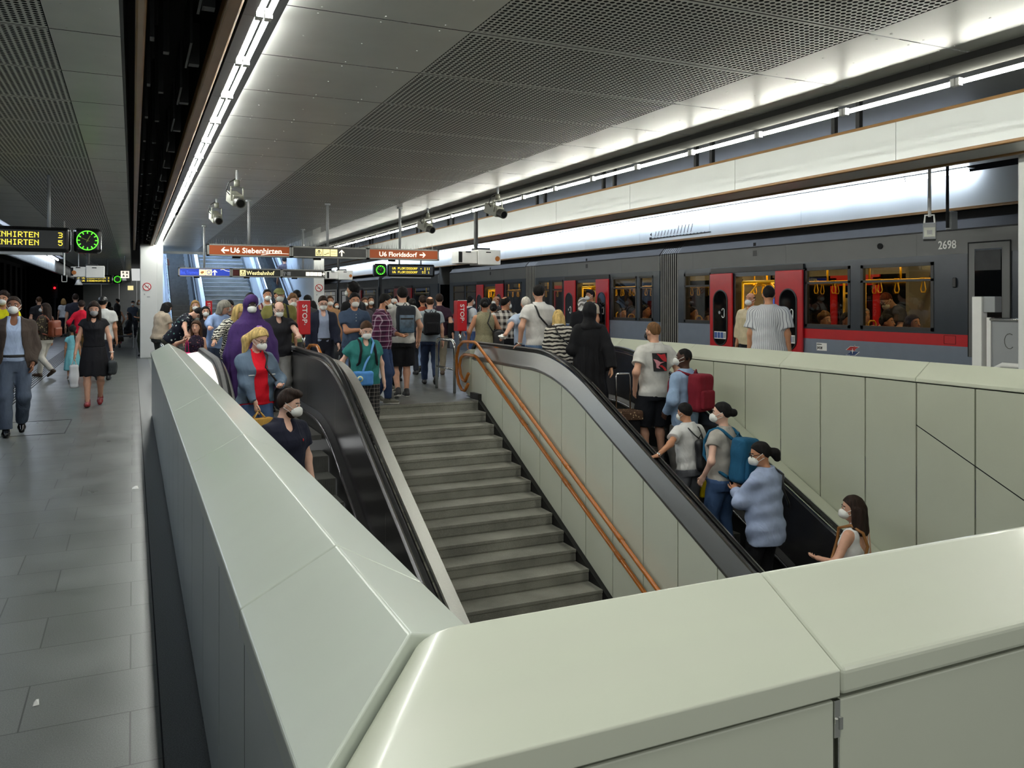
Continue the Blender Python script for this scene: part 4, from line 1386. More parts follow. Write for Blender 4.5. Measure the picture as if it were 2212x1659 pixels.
def train_section(t, y0, y1, doors, windows, stripe=(), far_doors=(), lights=True, extras=True, glow_far=None):
    """body between y0 (near) and y1 (far); doors / windows: (ya, yb) openings"""
    ops = sorted([(a, c, -.02, ZD) for a, c in doors] + [(a, c, ZW0, ZW1) for a, c in windows])
    x0, x1 = XT, XT + .05
    low = MB(); band = MB(); red = MB()
    # lower body, interrupted by doors only
    def spans(cuts):
        out = []; p = y0
        for a, c in sorted(cuts):
            if a > p: out.append((p, a))
            p = c
        if p < y1: out.append((p, y1))
        return out
    for a, c in spans(doors):
        low.box(x0, x1, a, c, -.9, ZS0)
        rs = [(max(a, s[0]), min(c, s[1])) for s in stripe if min(c, s[1]) > max(a, s[0])]
        p = a
        for (ra, rc) in rs:
            if ra > p: low.box(x0, x1, p, ra, ZS0, ZW0 - .02)
            red.box(x0 - .002, x1, ra, rc, ZS0, ZS1)
            low.box(x0 + .004, x1, ra, rc, ZS1, ZW0 - .02) if False else band.box(x0, x1, ra, rc, ZS1, ZW0 - .02)
            p = rc
        if c > p: low.box(x0, x1, p, c, ZS0, ZW0 - .02)
    for a, c in spans([(o[0], o[1]) for o in ops]):
        band.box(x0, x1, a, c, ZW0 - .02, ZB1)
    for a, c in windows:
        band.box(x0, x1, a, c, ZW0 - .02, ZW0); band.box(x0, x1, a, c, ZW1, ZB1)
    for a, c in doors:
        band.box(x0, x1, a, c, ZD, ZB1)
    low.build('lower_body', 'tblue', t)
    band.build('window_band', 'tdark', t)
    if red.v: red.build('red_stripe', 'tred', t)
    up = MB(); up.box(x0, x1, y0, y1, ZB1, ZG)
    for yy in np.arange(y0 + 1.5, y1 - .2, 2.6): up.box(x0 - .002, x0, yy, yy + .008, ZB1, ZG)
    up.build('upper_body', 'tgrey', t)
    rf = MB(); rf.prism([(x0 - .012, ZG), (x0 - .012, ZG + .02), (x0 + .30, 2.98), (XT2 - .3, 3.05), (XT2, ZG), (XT2 - .1, 2.5), (x0 + .1, 2.5), (x0 + .1, ZG)], 'y', y0, y1)
    for yy in np.arange(y0 + 1.2, y1, 3.1):
        rf.quad((x0 - .014, yy, ZG + .022), (x0 + .29, yy, 2.985), (x0 + .29, yy + .012, 2.985), (x0 - .014, yy + .012, ZG + .022))
    rf.build('roof', 'troof', t)
    inn = MB()
    inn.box(x0 + .05, XT2, y0, y1, -.25, -.02)
    inn.build('cabin_floor', 'slot', t)
    inn = MB()
    inn.box(XT2 - .05, XT2, y0, y1, -.2, 1.15); inn.box(XT2 - .05, XT2, y0, y1, 2.15, 2.6)
    inn.build('far_side', 'tin', t)
    inn = MB(); inn.box(XT2 - .045, XT2, y0, y1, 1.15, 2.15)
    inn.build('far_windows', 'tglassd', t)
    inn = MB(); inn.box(x0 + .06, XT2 - .06, y0, y1, 2.34, 2.38); inn.build('cabin_ceiling', 'tin', t)
    for a, c in windows:
        w = MB()
        for q in ((a, a + .05, ZW0, ZW1), (c - .05, c, ZW0, ZW1), (a, c, ZW0, ZW0 + .05), (a, c, ZW1 - .05, ZW1), (a, c, 1.93, 1.965)):
            w.box(x0 - .006, x1, q[0], q[1], q[2], q[3])
        wo = w.build('window', 'black', t)
        g = MB(); g.quad((x0 + .015, a + .04, ZW0 + .04), (x0 + .015, a + .04, ZW1 - .04), (x0 + .015, c - .04, ZW1 - .04), (x0 + .015, c - .04, ZW0 + .04))
        g.build('glass_pane', 'tglass', wo)
    for (a, c) in doors:
        w = (c - a) * .58
        for (da, dc, sgn) in ((a - w, a - .01, -1), (c + .01, c + w, 1)):
            d = MB(); d.box(x0 - .055, x0 - .015, da, dc, 0.0, ZD + .07)
            do = d.build('door_leaf', 'tred', t, bevel=.01)
            mid = (da + dc) / 2; rw = (dc - da) * .31; zc, hh = 1.33, .52
            oval = []
            for an in np.linspace(0, 2 * math.pi, 32, endpoint=False):
                oval.append((mid + rw * math.cos(an), zc + (hh if math.sin(an) > 0 else -hh) * .0 + (hh - rw) * (1 if math.sin(an) >= 0 else -1) + rw * math.sin(an)))
            g = MB(); g.prism(oval, 'x', x0 - .062, x0 - .054)
            g.build('oval_window', 'tglassd', do)
            g = MB(); g.tube([(x0 - .06, p[0], p[1]) for p in oval + oval[:1]], .014, 6, caps=False)
            g.build('window_seal', 'black', do)
            if extras:
                g = MB(); g.box(x0 - .066, x0 - .0625, mid - rw * .85, mid + rw * .85, .93, 1.07)
                st_ = g.build('sticker', 'white', do)
                g = MB()
                for i in range(3):
                    yy = mid + rw * (.62 - .45 * i)
                    g.box(x0 - .069, x0 - .0665, yy - rw * .19, yy + rw * .19, .945, 1.055)
                g.build('blue_squares', plain('sticker_blue', (52, 84, 150), .4), st_)
                g = MB(); g.box(x0 - .069, x0 - .0665, mid - rw * .8, mid - rw * .52, .95, 1.05); g.build('grey_square', 'greywall', st_)
                bx = mid - sgn * 0 - rw * .45
                g = MB()
                ob = [(bx + .035 * math.cos(an), 1.42 + (.05 if math.sin(an) >= 0 else -.05) + .035 * math.sin(an)) for an in np.linspace(0, 2 * math.pi, 17)]
                g.tube([(x0 - .066, p[0], p[1]) for p in ob], .009, 5, caps=False)
                g.build('push_button', 'white', do)
                g = MB(); g.cyl((x0 - .067, mid + rw * .1, 1.43), (x0 - .062, mid + rw * .1, 1.43), .03, 14); g.build('round_sticker', 'greywall', do)
        d = MB()
        d.box(x0 - .01, x1 + .1, a, a + .05, 0, ZD); d.box(x0 - .01, x1 + .1, c - .05, c, 0, ZD); d.box(x0 - .03, x1 + .2, a - w, c + w, ZD + .08, ZB1 - .02)
        d.build('door_frame', 'black', t)
        # yellow grab poles of the doorway
        d = MB()
        for yy, s in ((a + .12, 1), (c - .12, -1)):
            d.tube([(x0 + .10, yy, 0.02), (x0 + .10, yy, 2.0)], .022, 8)
            d.tube([(x0 + .22, yy + s * .10, .85), (x0 + .22, yy + s * .06, .92), (x0 + .22, yy + s * .06, 1.78), (x0 + .22, yy + s * .28, 1.97), (x0 + .22, yy + s * .45, 1.97)], .02, 8)
        d.tube([(x0 + .10, a + .12, 2.0), (x0 + .10, c - .12, 2.0)], .022, 8)
        d.build('door_pole', 'yellow', t, smooth=True)
        if extras:
            g = MB(); g.box(x0 - .004, x0, (a + c) / 2 - .05, (a + c) / 2 + .05, 2.46, 2.56); g.build('door_lamp', 'black', t, bevel=.01)
            g = MB(); g.box(x0 - .003, x0, (a + c) / 2 - .03, (a + c) / 2 + .04, 2.62, 2.70); g.build('vent_grid', 'dark', t)
    # longitudinal rails with hanging loops
    d = MB()
    for xx in (x0 + .75, x0 + 1.75):
        d.tube([(xx, y0 + .2, 1.98), (xx, y1 - .2, 1.98)], .02, 8)
        for yy in np.arange(y0 + .5, y1, 1.5): d.tube([(xx, yy, 1.98), (xx, yy, 2.34)], .018, 6)
    d.build('grab_rail', 'yellow', t, smooth=True)
    if extras:
        rng = random.Random(int(y0 * 10))
        for xx in (x0 + .75, x0 + 1.75):
            for yy in np.arange(y0 + .45, y1 - .3, .42):
                yy += rng.uniform(-.1, .1)
                d = MB()
                d.tube([(xx, yy - .012, 1.98), (xx, yy - .045, 1.83), (xx, yy - .03, 1.785), (xx, yy + .03, 1.785), (xx, yy + .045, 1.83), (xx, yy + .012, 1.98)], .009, 5)
                d.box(xx - .03, xx + .03, yy - .03, yy + .03, 1.955, 2.005)
                d.build('strap', 'yellow', t)
    if lights:
        for xx in (x0 + .55, x0 + 1.95):
            d = MB(); d.box(xx - .05, xx + .05, y0 + .3, y1 - .3, 2.325, 2.338)
            d.build('interior_lamp', 'warm', t)
    for a, c in far_doors:
        d = MB(); d.box(XT2 - .09, XT2 - .06, a, a + .16, 0, 2.1); d.box(XT2 - .09, XT2 - .06, c - .16, c, 0, 2.1); d.box(XT2 - .09, XT2 - .06, a, c, 1.95, 2.15)
        d.build('far_door', 'tred', t)
    return t

t1 = thing('train', 'silver grey underground train with red open doors standing at the right platform', 'train', (XT + 1.2, 15, -.9))
train_section(t1, 4.2, 13.98, [(11.12, 12.24)], [(12.92, 13.78), (9.50, 10.46), (8.02, 9.30)], stripe=[(4.2, 10.5)], far_doors=[(8.9, 10.3), (11.1, 12.3)])
train_section(t1, 14.64, 20.62, [(17.24, 18.25)], [(14.88, 15.42), (15.52, 16.54), (18.98, 19.62), (19.72, 20.4)], far_doors=[(17.2, 18.4)])
train_section(t1, 21.25, 27.45, [(23.30, 24.28)], [(21.5, 22.62), (24.98, 25.9), (26.0, 27.1)], stripe=[(24.98, 27.45)], far_doors=[(23.2, 24.3)])
for ya, yb in ((13.98, 14.64), (20.62, 21.25)):
    m = MB()
    n = 9
    for i in range(n):
        a = ya + (yb - ya) * i / n
        w = (yb - ya) / n
        m.prism([(XT + .06, a), (XT + .015, a + w * .3), (XT + .015, a + w * .7), (XT + .06, a + w), (XT + .3, a + w), (XT + .3, a)], 'z', -.6, 2.64)
        m.prism([(XT + .015, 2.64), (XT + .30, 2.98), (XT + .5, 2.98), (XT + .2, 2.64)], 'y', a + w * .1, a + w * .9)
    m.build('bellows', plain('bellows_rubber', (34, 33, 33), .5), t1)
    m = MB()
    for i in range(n):
        a = ya + (yb - ya) * (i + .5) / n
        m.box(XT + .008, XT + .02, a - .012, a + .008, -.6, 2.62)
    m.build('bellows_rib', plain('bellows_rib', (150, 148, 142), .4), t1)
    m = MB(); m.box(XT + .3, XT2 - .1, ya, yb, -.2, -.02); m.box(XT + .3, XT2 - .1, ya, yb, 2.4, 2.8); m.box(XT2 - .3, XT2 - .1, ya, yb, -.1, 2.5)
    m.build('gangway', 'tin', t1)
# cab door, number, emblem, notices on the nearest section
yc0, yc1 = pat(2185, XT), pat(2092, XT)
m = MB(); m.box(XT - .012, XT, yc0, yc1, 0.9, 2.42); cd = m.build('cab_door', 'tgrey', t1, bevel=.006)
m = MB(); m.box(XT - .016, XT - .011, yc0 + .12, yc1 - .10, 1.05, 2.34); cw = m.build('cab_window', 'tglassd', cd)
m = MB(); m.box(XT - .022, XT - .014, yc0 + .13, yc1 - .11, 2.05, 2.32); m.build('window_flap', 'slot', cd, bevel=.008)
m = MB()
for q in ((yc0, yc1, 2.42, 2.435), (yc0, yc0 + .012, .9, 2.42), (yc1 - .012, yc1, .9, 2.42)): m.box(XT - .015, XT - .01, *q)
m.build('door_joint', 'dark', cd)
m = MB(); text_into(m, '2698', .16, (XT - .004, pat(2027, XT), 2.37), '-x', width=.275); m.build('car_number', 'white', t1)
m = MB()
for p in ((1788, 522),):
    pass
yy = pat(1902, XT); zz = EYE + (650 - 532) / FPX * (XT * ST + yy * CT)
m.cyl((XT - .02, yy, zz), (XT, yy, zz), .045, 18); m.build('camera_dome', 'dark', t1)
yy = pat(2063, XT); m = MB(); m.box(XT - .03, XT, yy - .03, yy + .03, 1.83, 1.97); m.build('side_lamp', 'black', t1, bevel=.015)
yy = pat(2052, XT); m = MB()
for q in ((yy - .09, yy + .09, 1.17, 1.175), (yy - .09, yy + .09, 1.055, 1.06), (yy - .09, yy - .085, 1.055, 1.175), (yy + .085, yy + .09, 1.055, 1.175)): m.box(XT - .004, XT - .001, *q)
m.build('flap_joint', 'dark', t1)
ye, ze = pat(1842, XT), .87
red2, blue2 = plain('emblem_red', (176, 36, 34), .4, var=0), plain('emblem_blue', (36, 62, 110), .4, var=0)
def em(pts, mat, nm, xx, grow=1.0):
    m = MB(); m.prism([(ye - p[0] * grow * .125, ze + p[1] * grow * .092) for p in pts], 'x', xx - .002, xx); return m.build(nm, mat, t1)
up_ = [(-.55, .10), (-.98, .10), (-.35, .72), (.18, .72), (.35, .98), (.30, .72), (.98, .72), (.42, .30), (.45, .10)]
dn_ = [(-p[0], -p[1]) for p in up_]
em([(p[0] * 1.12, p[1] * 1.12 - .02) for p in up_], 'white', 'emblem_outline', XT - .001); em([(p[0] * 1.12, p[1] * 1.12 + .02) for p in dn_], 'white', 'emblem_outline', XT - .001)
em(up_, red2, 'emblem_red', XT - .003); em(dn_, blue2, 'emblem_blue', XT - .003)
em([(-.06, .0), (-.02, .42), (.02, .42), (.06, .06), (.34, .02), (.34, -.02), (.06, -.06), (.02, -.5), (-.02, -.5), (-.06, -.06), (-.3, -.02), (-.3, .02)], 'white', 'emblem_star', XT - .005)
yv = pat(1764, XT); m = MB(); m.box(XT - .003, XT, pat(1786, XT), yv, .84, .965); no = m.build('notice', 'white', t1)
m = MB(); text_into(m, ')VOR', .062, (XT - .0035, yv - .01, .862), '-x', width=.12, shear=.25); text_into(m, 'PARTNER IM', .016, (XT - .0035, yv - .012, .935), '-x', width=.10); m.build('notice_text', 'black', no)
# small emblem on the third section
m = MB(); y3 = 25.4; m.prism([(y3 + .08, .80), (y3 - .05, .80), (y3 - .1, .72), (y3 + .03, .72)], 'x', XT - .003, XT); m.build('emblem_red', red2, t1)
m = MB(); m.prism([(y3 + .03, .68), (y3 - .1, .68), (y3 - .05, .60), (y3 + .08, .60)], 'x', XT - .003, XT); m.build('emblem_blue', blue2, t1)
# fittings behind the near windows
def seat_row(yc, side, xx, parent):
    m = MB(); m.box(xx - .42, xx + .42, yc - .04 * side, yc + .04 * side, .45, 1.20); s = m.build('seat_back', 'seat', parent, bevel=.03)
    m = MB(); m.box(xx - .42, xx + .42, yc, yc + .42 * side, .40, .47); m.build('seat_cushion', 'seat', s, bevel=.02)
    m = MB(); m.tube([(xx - .3, yc, 1.18), (xx - .3, yc, 1.30), (xx - .26, yc, 1.34), (xx - .18, yc, 1.34), (xx - .14, yc, 1.30), (xx - .14, yc, 1.18)], .014, 6); m.build('seat_handle', 'yellow', s)
for yc, sd in ((8.15, 1), (9.35, -1), (9.6, 1), (12.95, 1), (13.7, -1), (15.0, 1), (16.2, -1), (19.1, 1), (20.1, -1), (21.6, 1), (25.1, 1), (26.3, -1)):
    seat_row(yc, sd, XT + .52, t1); seat_row(yc, sd, XT + 2.0, t1)
for yy, xx in ((10.55, XT + 1.0), (9.45, XT + 1.25)):
    m = MB(); m.box(xx - .0, xx + .45, yy - .01, yy + .01, 1.25, 1.70); m.build('glass_screen', plain('frosted_screen', (176, 166, 130), .3), t1)
    m = MB(); m.tube([(xx - .02, yy, 0), (xx - .02, yy, 1.98)], .02, 8); m.tube([(xx - .02, yy, 1.78), (xx + .5, yy, 1.78)], .018, 8); m.tube([(xx + .48, yy, 0), (xx + .48, yy, 1.98)], .02, 8); m.build('pole', 'yellow', t1, smooth=True)
m = MB(); m.box(XT + 1.7, XT + 1.9, 9.38, 9.41, 1.85, 2.1); m.build('fire_box', 'tred', t1)
m = MB(); m.box(XT + 1.2, XT + 1.9, 9.42, 9.48, .0, 2.3); m.build('partition', 'tin', t1)
m = MB(); m.box(XT2 - .08, XT2 - .06, 13.0, 14.4, 1.35, 2.0); m.build('blue_reflection_panel', glow('reflection_blue', (62, 98, 205), .55), t1)  # added glowing panel in place of a blue reflection on the train window
# second train unit behind the coupling
t2 = thing('train', 'farther train unit with pale lit windows beyond the dark coupling gap', 'train', (XT + 1.2, 40, -.9))
M['cool_in'] = glow('cool_interior_lamp', (196, 214, 255), 16.0)
_w = M['warm']; M['warm'] = M['cool_in']
train_section(t2, 28.7, 36.2, [(32.4, 33.5)], [(29.6, 31.6), (34.3, 35.8)], extras=False)
train_section(t2, 36.8, 44.6, [(40.4, 41.5)], [(37.2, 39.6), (42.4, 44.2)], extras=False)
train_section(t2, 45.2, 56.0, [(49.6, 50.8)], [(45.6, 48.8), (52, 55.4)], extras=False)
M['warm'] = _w
m = MB(); m.box(XT + .05, XT2 - .1, 28.66, 28.7, -.9, 2.9); m.build('front_wall', 'tgrey', t2)
m = MB(); m.box(XT + .08, XT + .55, 28.62, 28.66, 1.15, 2.25); m.build('cab_window', 'tglassd', t2)
m = MB()
for ya, yb in ((36.2, 36.8), (44.6, 45.2)): m.box(XT + .04, XT + .3, ya, yb, -.6, 2.9)
m.build('bellows', 'black', t2)
m = MB(); m.box(XT + .1, XT2 - .1, 27.45, 27.5, -.9, 2.9); m.build('rear_wall', 'black', t1)
m = MB(); m.box(XT + .12, XT + .2, 27.6, 27.66, .9, 2.2); m.build('coupling_lamp', 'yellow', t1)
# strip line map on the light shelf
t = thing('line_map', 'black line map lettering on the white light panel above the train', 'map', (10.29, 15, 3.0))
ya, yb = pat(1407, 10.29), pat(1535, 10.29)
m = MB(); m.box(10.294, 10.299, yb, ya, 3.005, 3.015)
for i in range(16):
    yy = ya - .12 - (ya - yb - .2) * i / 16.0
    m.box(10.294, 10.299, yy - .006, yy + .006, 3.0, 3.03)
    ln = .13 if i in (7, 8, 9, 10, 11) else .08
    if i < 12: m.prism([(yy, 3.05), (yy - .012, 3.05), (yy - .012 - ln * .5, 3.05 + ln * 1.3), (yy - ln * .5, 3.05 + ln * 1.3)], 'x', 10.295, 10.299)
m.box(10.294, 10.299, ya + .0, ya + .08, 2.99, 3.04)
m.build('line_drawing', 'slot', t)
m = MB(); m.prism([(ya + .06, 3.10), (ya + .0, 3.14), (ya + .0, 3.06)], 'x', 10.294, 10.299); m.build('direction_arrow', 'slot', t)
# ================================================================== figures: implicit surfaces meshed with surface nets
def smin(a, b, k):
    if k <= 0: return np.minimum(a, b)
    h = np.maximum(k - np.abs(a - b), 0) / k
    return np.minimum(a, b) - h * h * k * 0.25

class Cap:
    """tapered capsule, optionally cut square at its end b"""
    def __init__(s, a, b, ra, rb, cut=False, flat=None):
        s.a = np.array(a, float); s.b = np.array(b, float); s.ra = ra; s.rb = rb; s.cut = cut; s.flat = flat
        r = max(ra, rb)
        s.lo = np.minimum(s.a, s.b) - r; s.hi = np.maximum(s.a, s.b) + r
    def ev(s, X, Y, Z):
        ab = s.b - s.a; L2 = max(ab @ ab, 1e-9)
        px, py, pz = X - s.a[0], Y - s.a[1], Z - s.a[2]
        t = (px * ab[0] + py * ab[1] + pz * ab[2]) / L2
        h = np.clip(t, 0, 1)
        qx, qy, qz = px - h * ab[0], py - h * ab[1], pz - h * ab[2]
        if s.flat is not None:      # squash along a direction
            n, f = s.flat
            dn = qx * n[0] + qy * n[1] + qz * n[2]
            qx = qx + dn * n[0] * (f - 1); qy = qy + dn * n[1] * (f - 1); qz = qz + dn * n[2] * (f - 1)
        d = np.sqrt(qx * qx + qy * qy + qz * qz) - (s.ra + (s.rb - s.ra) * h)
        if s.cut:
            d = np.maximum(d, (t - 1) * math.sqrt(L2))
        return d

class Ell:
    def __init__(s, c, r, R=None):
        s.c = np.array(c, float); s.r = np.array(r, float); s.R = R
        m = s.r.max() if R is not None else s.r
        s.lo = s.c - m; s.hi = s.c + m
    def ev(s, X, Y, Z):
        x, y, z = X - s.c[0], Y - s.c[1], Z - s.c[2]
        if s.R is not None:
            R = s.R
            x, y, z = (R[0, 0] * x + R[1, 0] * y + R[2, 0] * z, R[0, 1] * x + R[1, 1] * y + R[2, 1] * z, R[0, 2] * x + R[1, 2] * y + R[2, 2] * z)
        r = s.r
        k0 = np.sqrt((x / r[0]) ** 2 + (y / r[1]) ** 2 + (z / r[2]) ** 2)
        k1 = np.sqrt((x / r[0] ** 2) ** 2 + (y / r[1] ** 2) ** 2 + (z / r[2] ** 2) ** 2) + 1e-9
        return k0 * (k0 - 1) / k1

class RBox:
    def __init__(s, c, h, r, R):
        s.c = np.array(c, float); s.h = np.array(h, float); s.r = r; s.R = R
        m = np.linalg.norm(s.h)
        s.lo = s.c - m; s.hi = s.c + m
    def ev(s, X, Y, Z):
        x, y, z = X - s.c[0], Y - s.c[1], Z - s.c[2]
        R = s.R
        x, y, z = (R[0, 0] * x + R[1, 0] * y + R[2, 0] * z, R[0, 1] * x + R[1, 1] * y + R[2, 1] * z, R[0, 2] * x + R[1, 2] * y + R[2, 2] * z)
        qx, qy, qz = np.abs(x) - s.h[0] + s.r, np.abs(y) - s.h[1] + s.r, np.abs(z) - s.h[2] + s.r
        o = np.sqrt(np.maximum(qx, 0) ** 2 + np.maximum(qy, 0) ** 2 + np.maximum(qz, 0) ** 2)
        return o + np.minimum(np.maximum(qx, np.maximum(qy, qz)), 0) - s.r

class Stack:
    """elliptic slices stacked along the (possibly leaning) trunk axis; tab rows: z, rx, ry, y offset"""
    def __init__(s, P, tab, infl=0.0):
        s.P = P; s.t = np.array(tab, float); s.infl = infl
        z0, z1 = s.t[0, 0], s.t[-1, 0]; m = s.t[:, 1:3].max() + infl + .05
        cs = [P.tw((sx * m, sy * m, z)) for z in (z0, z1) for sx in (-1, 1) for sy in (-1, 1)]
        s.lo = np.min(cs, 0); s.hi = np.max(cs, 0)
    def ev(s, X, Y, Z):
        x, y, z = s.P.ut(X, Y, Z)
        t = s.t
        rx = np.interp(z, t[:, 0], t[:, 1]) + s.infl; ry = np.interp(z, t[:, 0], t[:, 2]) + s.infl; yo = np.interp(z, t[:, 0], t[:, 3])
        yy = y - yo
        k = np.sqrt((x / rx) ** 2 + (yy / ry) ** 2)
        k1 = np.sqrt((x / rx ** 2) ** 2 + (yy / ry ** 2) ** 2) + 1e-6
        d = np.where(k > 0.02, k * (k - 1) / k1, -np.minimum(rx, ry))
        return np.maximum(d, np.maximum(t[0, 0] - z, z - t[-1, 0]))

class Field:
    def __init__(s, prims, res, pad=0.03):
        lo = np.min([p.lo for p in prims], 0) - pad; hi = np.max([p.hi for p in prims], 0) + pad
        s.res = res; s.lo = lo
        n = np.maximum(np.ceil((hi - lo) / res).astype(int) + 1, 4)
        s.ax = [lo[i] + res * np.arange(n[i]) for i in range(3)]
        s.F = np.full(tuple(n), 1.0, np.float32)
    def sl(s, lo, hi, m):
        out = []
        for i in range(3):
            a = max(0, int((lo[i] - m - s.lo[i]) / s.res)); b = min(len(s.ax[i]), int((hi[i] + m - s.lo[i]) / s.res) + 2)
            out.append(slice(a, max(b, a + 1)))
        return tuple(out)
    def grid(s, sl):
        return (s.ax[0][sl[0]][:, None, None], s.ax[1][sl[1]][None, :, None], s.ax[2][sl[2]][None, None, :])
    def add(s, prims, k=0.03):
        for p in prims:
            q = s.sl(p.lo, p.hi, 0.06 + k)
            s.F[q] = smin(s.F[q], p.ev(*s.grid(q)).astype(np.float32), k)
        return s
    def sub(s, prims, k=0.0):
        for p in prims:
            q = s.sl(p.lo, p.hi, 0.05)
            s.F[q] = np.maximum(s.F[q], -p.ev(*s.grid(q)).astype(np.float32))
        return s
    def cut(s, fn):
        q = (slice(None),) * 3
        s.F = np.maximum(s.F, fn(*s.grid(q)).astype(np.float32)); return s
    def warp(s, fn):
        q = (slice(None),) * 3
        s.F = s.F + fn(*s.grid(q)).astype(np.float32); return s
    def mesh(s):
        F = np.pad(s.F, 1, constant_values=1.0); h = s.res; org = s.lo - h
        S = F < 0
        nx, ny, nz = F.shape
        c = [S[i:nx - 1 + i, j:ny - 1 + j, k:nz - 1 + k] for i in (0, 1) for j in (0, 1) for k in (0, 1)]
        cnt = sum(a.astype(np.int8) for a in c)
        mask = (cnt > 0) & (cnt < 8)
        idx = np.full(mask.shape, -1, np.int64)
        I = np.argwhere(mask)
        idx[mask] = np.arange(len(I))
        if len(I) == 0: return np.zeros((0, 3)), np.zeros((0, 4), int)
        cv = np.stack([F[I[:, 0] + i, I[:, 1] + j, I[:, 2] + k] for i in (0, 1) for j in (0, 1) for k in (0, 1)], 1)
        off = np.array([(i, j, k) for i in (0, 1) for j in (0, 1) for k in (0, 1)], float)
        acc = np.zeros((len(I), 3)); w = np.zeros(len(I))
        for a, b in ((0, 1), (2, 3), (4, 5), (6, 7), (0, 2), (1, 3), (4, 6), (5, 7), (0, 4), (1, 5), (2, 6), (3, 7)):
            fa, fb = cv[:, a], cv[:, b]
            m = (fa < 0) != (fb < 0)
            t = np.where(m, fa / np.where(m, fa - fb, 1), 0)
            acc += np.where(m[:, None], off[a] + (off[b] - off[a]) * t[:, None], 0); w += m
        V = org + (I + acc / w[:, None]) * h
        Q = []
        for ax in range(3):
            o = [1, 1, 1]; o[ax] = 0
            sa = S[tuple(slice(o[i], [nx, ny, nz][i] - 1) for i in range(3))]
            sb_ = [slice(o[i], [nx, ny, nz][i] - 1) for i in range(3)]
            sb_[ax] = slice(1, [nx, ny, nz][ax])
            sb = S[tuple(sb_)]
            n0 = [min(sa.shape[i], sb.shape[i]) for i in range(3)]
            sa = sa[:n0[0], :n0[1], :n0[2]]; sb = sb[:n0[0], :n0[1], :n0[2]]
            E = np.argwhere(sa != sb)
            if len(E) == 0: continue
            flip = sa[E[:, 0], E[:, 1], E[:, 2]]
            base = E.copy()
            for i in range(3):
                if i != ax: base[:, i] += 1
            u, v = [(1, 2), (2, 0), (0, 1)][ax]
            def at(du, dv):
                q = base.copy(); q[:, u] -= du; q[:, v] -= dv
                return idx[q[:, 0], q[:, 1], q[:, 2]]
            f = np.stack([at(1, 1), at(0, 1), at(0, 0), at(1, 0)], 1)
            f[~flip] = f[~flip][:, ::-1]
            Q.append(f)
        return V, np.concatenate(Q)

def rotx(a): c, s = math.cos(a), math.sin(a); return np.array([[1, 0, 0], [0, c, -s], [0, s, c]])
def roty(a): c, s = math.cos(a), math.sin(a); return np.array([[c, 0, s], [0, 1, 0], [-s, 0, c]])
def rotz(a): c, s = math.cos(a), math.sin(a); return np.array([[c, -s, 0], [s, c, 0], [0, 0, 1]])

SKINS = {'light': (214, 164, 138), 'fair': (224, 180, 158), 'tan': (190, 136, 104), 'olive': (196, 146, 112), 'brown': (128, 84, 60), 'dark': (74, 48, 36), 'deep': (52, 38, 32)}
HAIRS = {'black': (20, 18, 18), 'dkbrown': (42, 30, 24), 'brown': (70, 48, 32), 'ltbrown': (116, 84, 54), 'blond': (204, 174, 112), 'dkblond': (158, 122, 74), 'grey': (150, 146, 134), 'white': (214, 208, 196), 'red': (96, 44, 26)}
def skin(n):
    return plain('skin_' + n, SKINS[n], 0.5, spec=0.35, var=0.07, vscale=14)
def hairm(n):
    key = ('hair', n)
    if key in MATS: return MATS[key]
    k = NT('hair_' + n); a = rgba(HAIRS[n])
    w = k.noise(40, 3, vec=k.scaled((1, 1, .12)))
    k.col(k.ramp(w, [(.3, tuple(x * .55 for x in a[:3]) + (1,)), (.7, tuple(min(1, x * 1.35) for x in a[:3]) + (1,))]))
    k.bump(w, .9, .012); k.set(.72, 0, .2); MATS[key] = k.m
    return k.m

MALE = [(.80, .150, .105, -.01), (.90, .172, .122, -.012), (.98, .165, .115, -.005), (1.08, .150, .105, 0), (1.20, .160, .115, 0), (1.32, .180, .122, -.005), (1.40, .180, .108, -.012), (1.445, .145, .085, -.018), (1.475, .085, .068, -.018), (1.50, .058, .058, -.015)]
FEMALE = [(.80, .150, .110, -.012), (.90, .176, .128, -.016), (.98, .160, .112, -.006), (1.08, .130, .095, 0), (1.18, .140, .110, .008), (1.28, .155, .125, .012), (1.37, .160, .105, -.004), (1.43, .135, .080, -.016), (1.468, .075, .062, -.016), (1.495, .052, .052, -.012)]

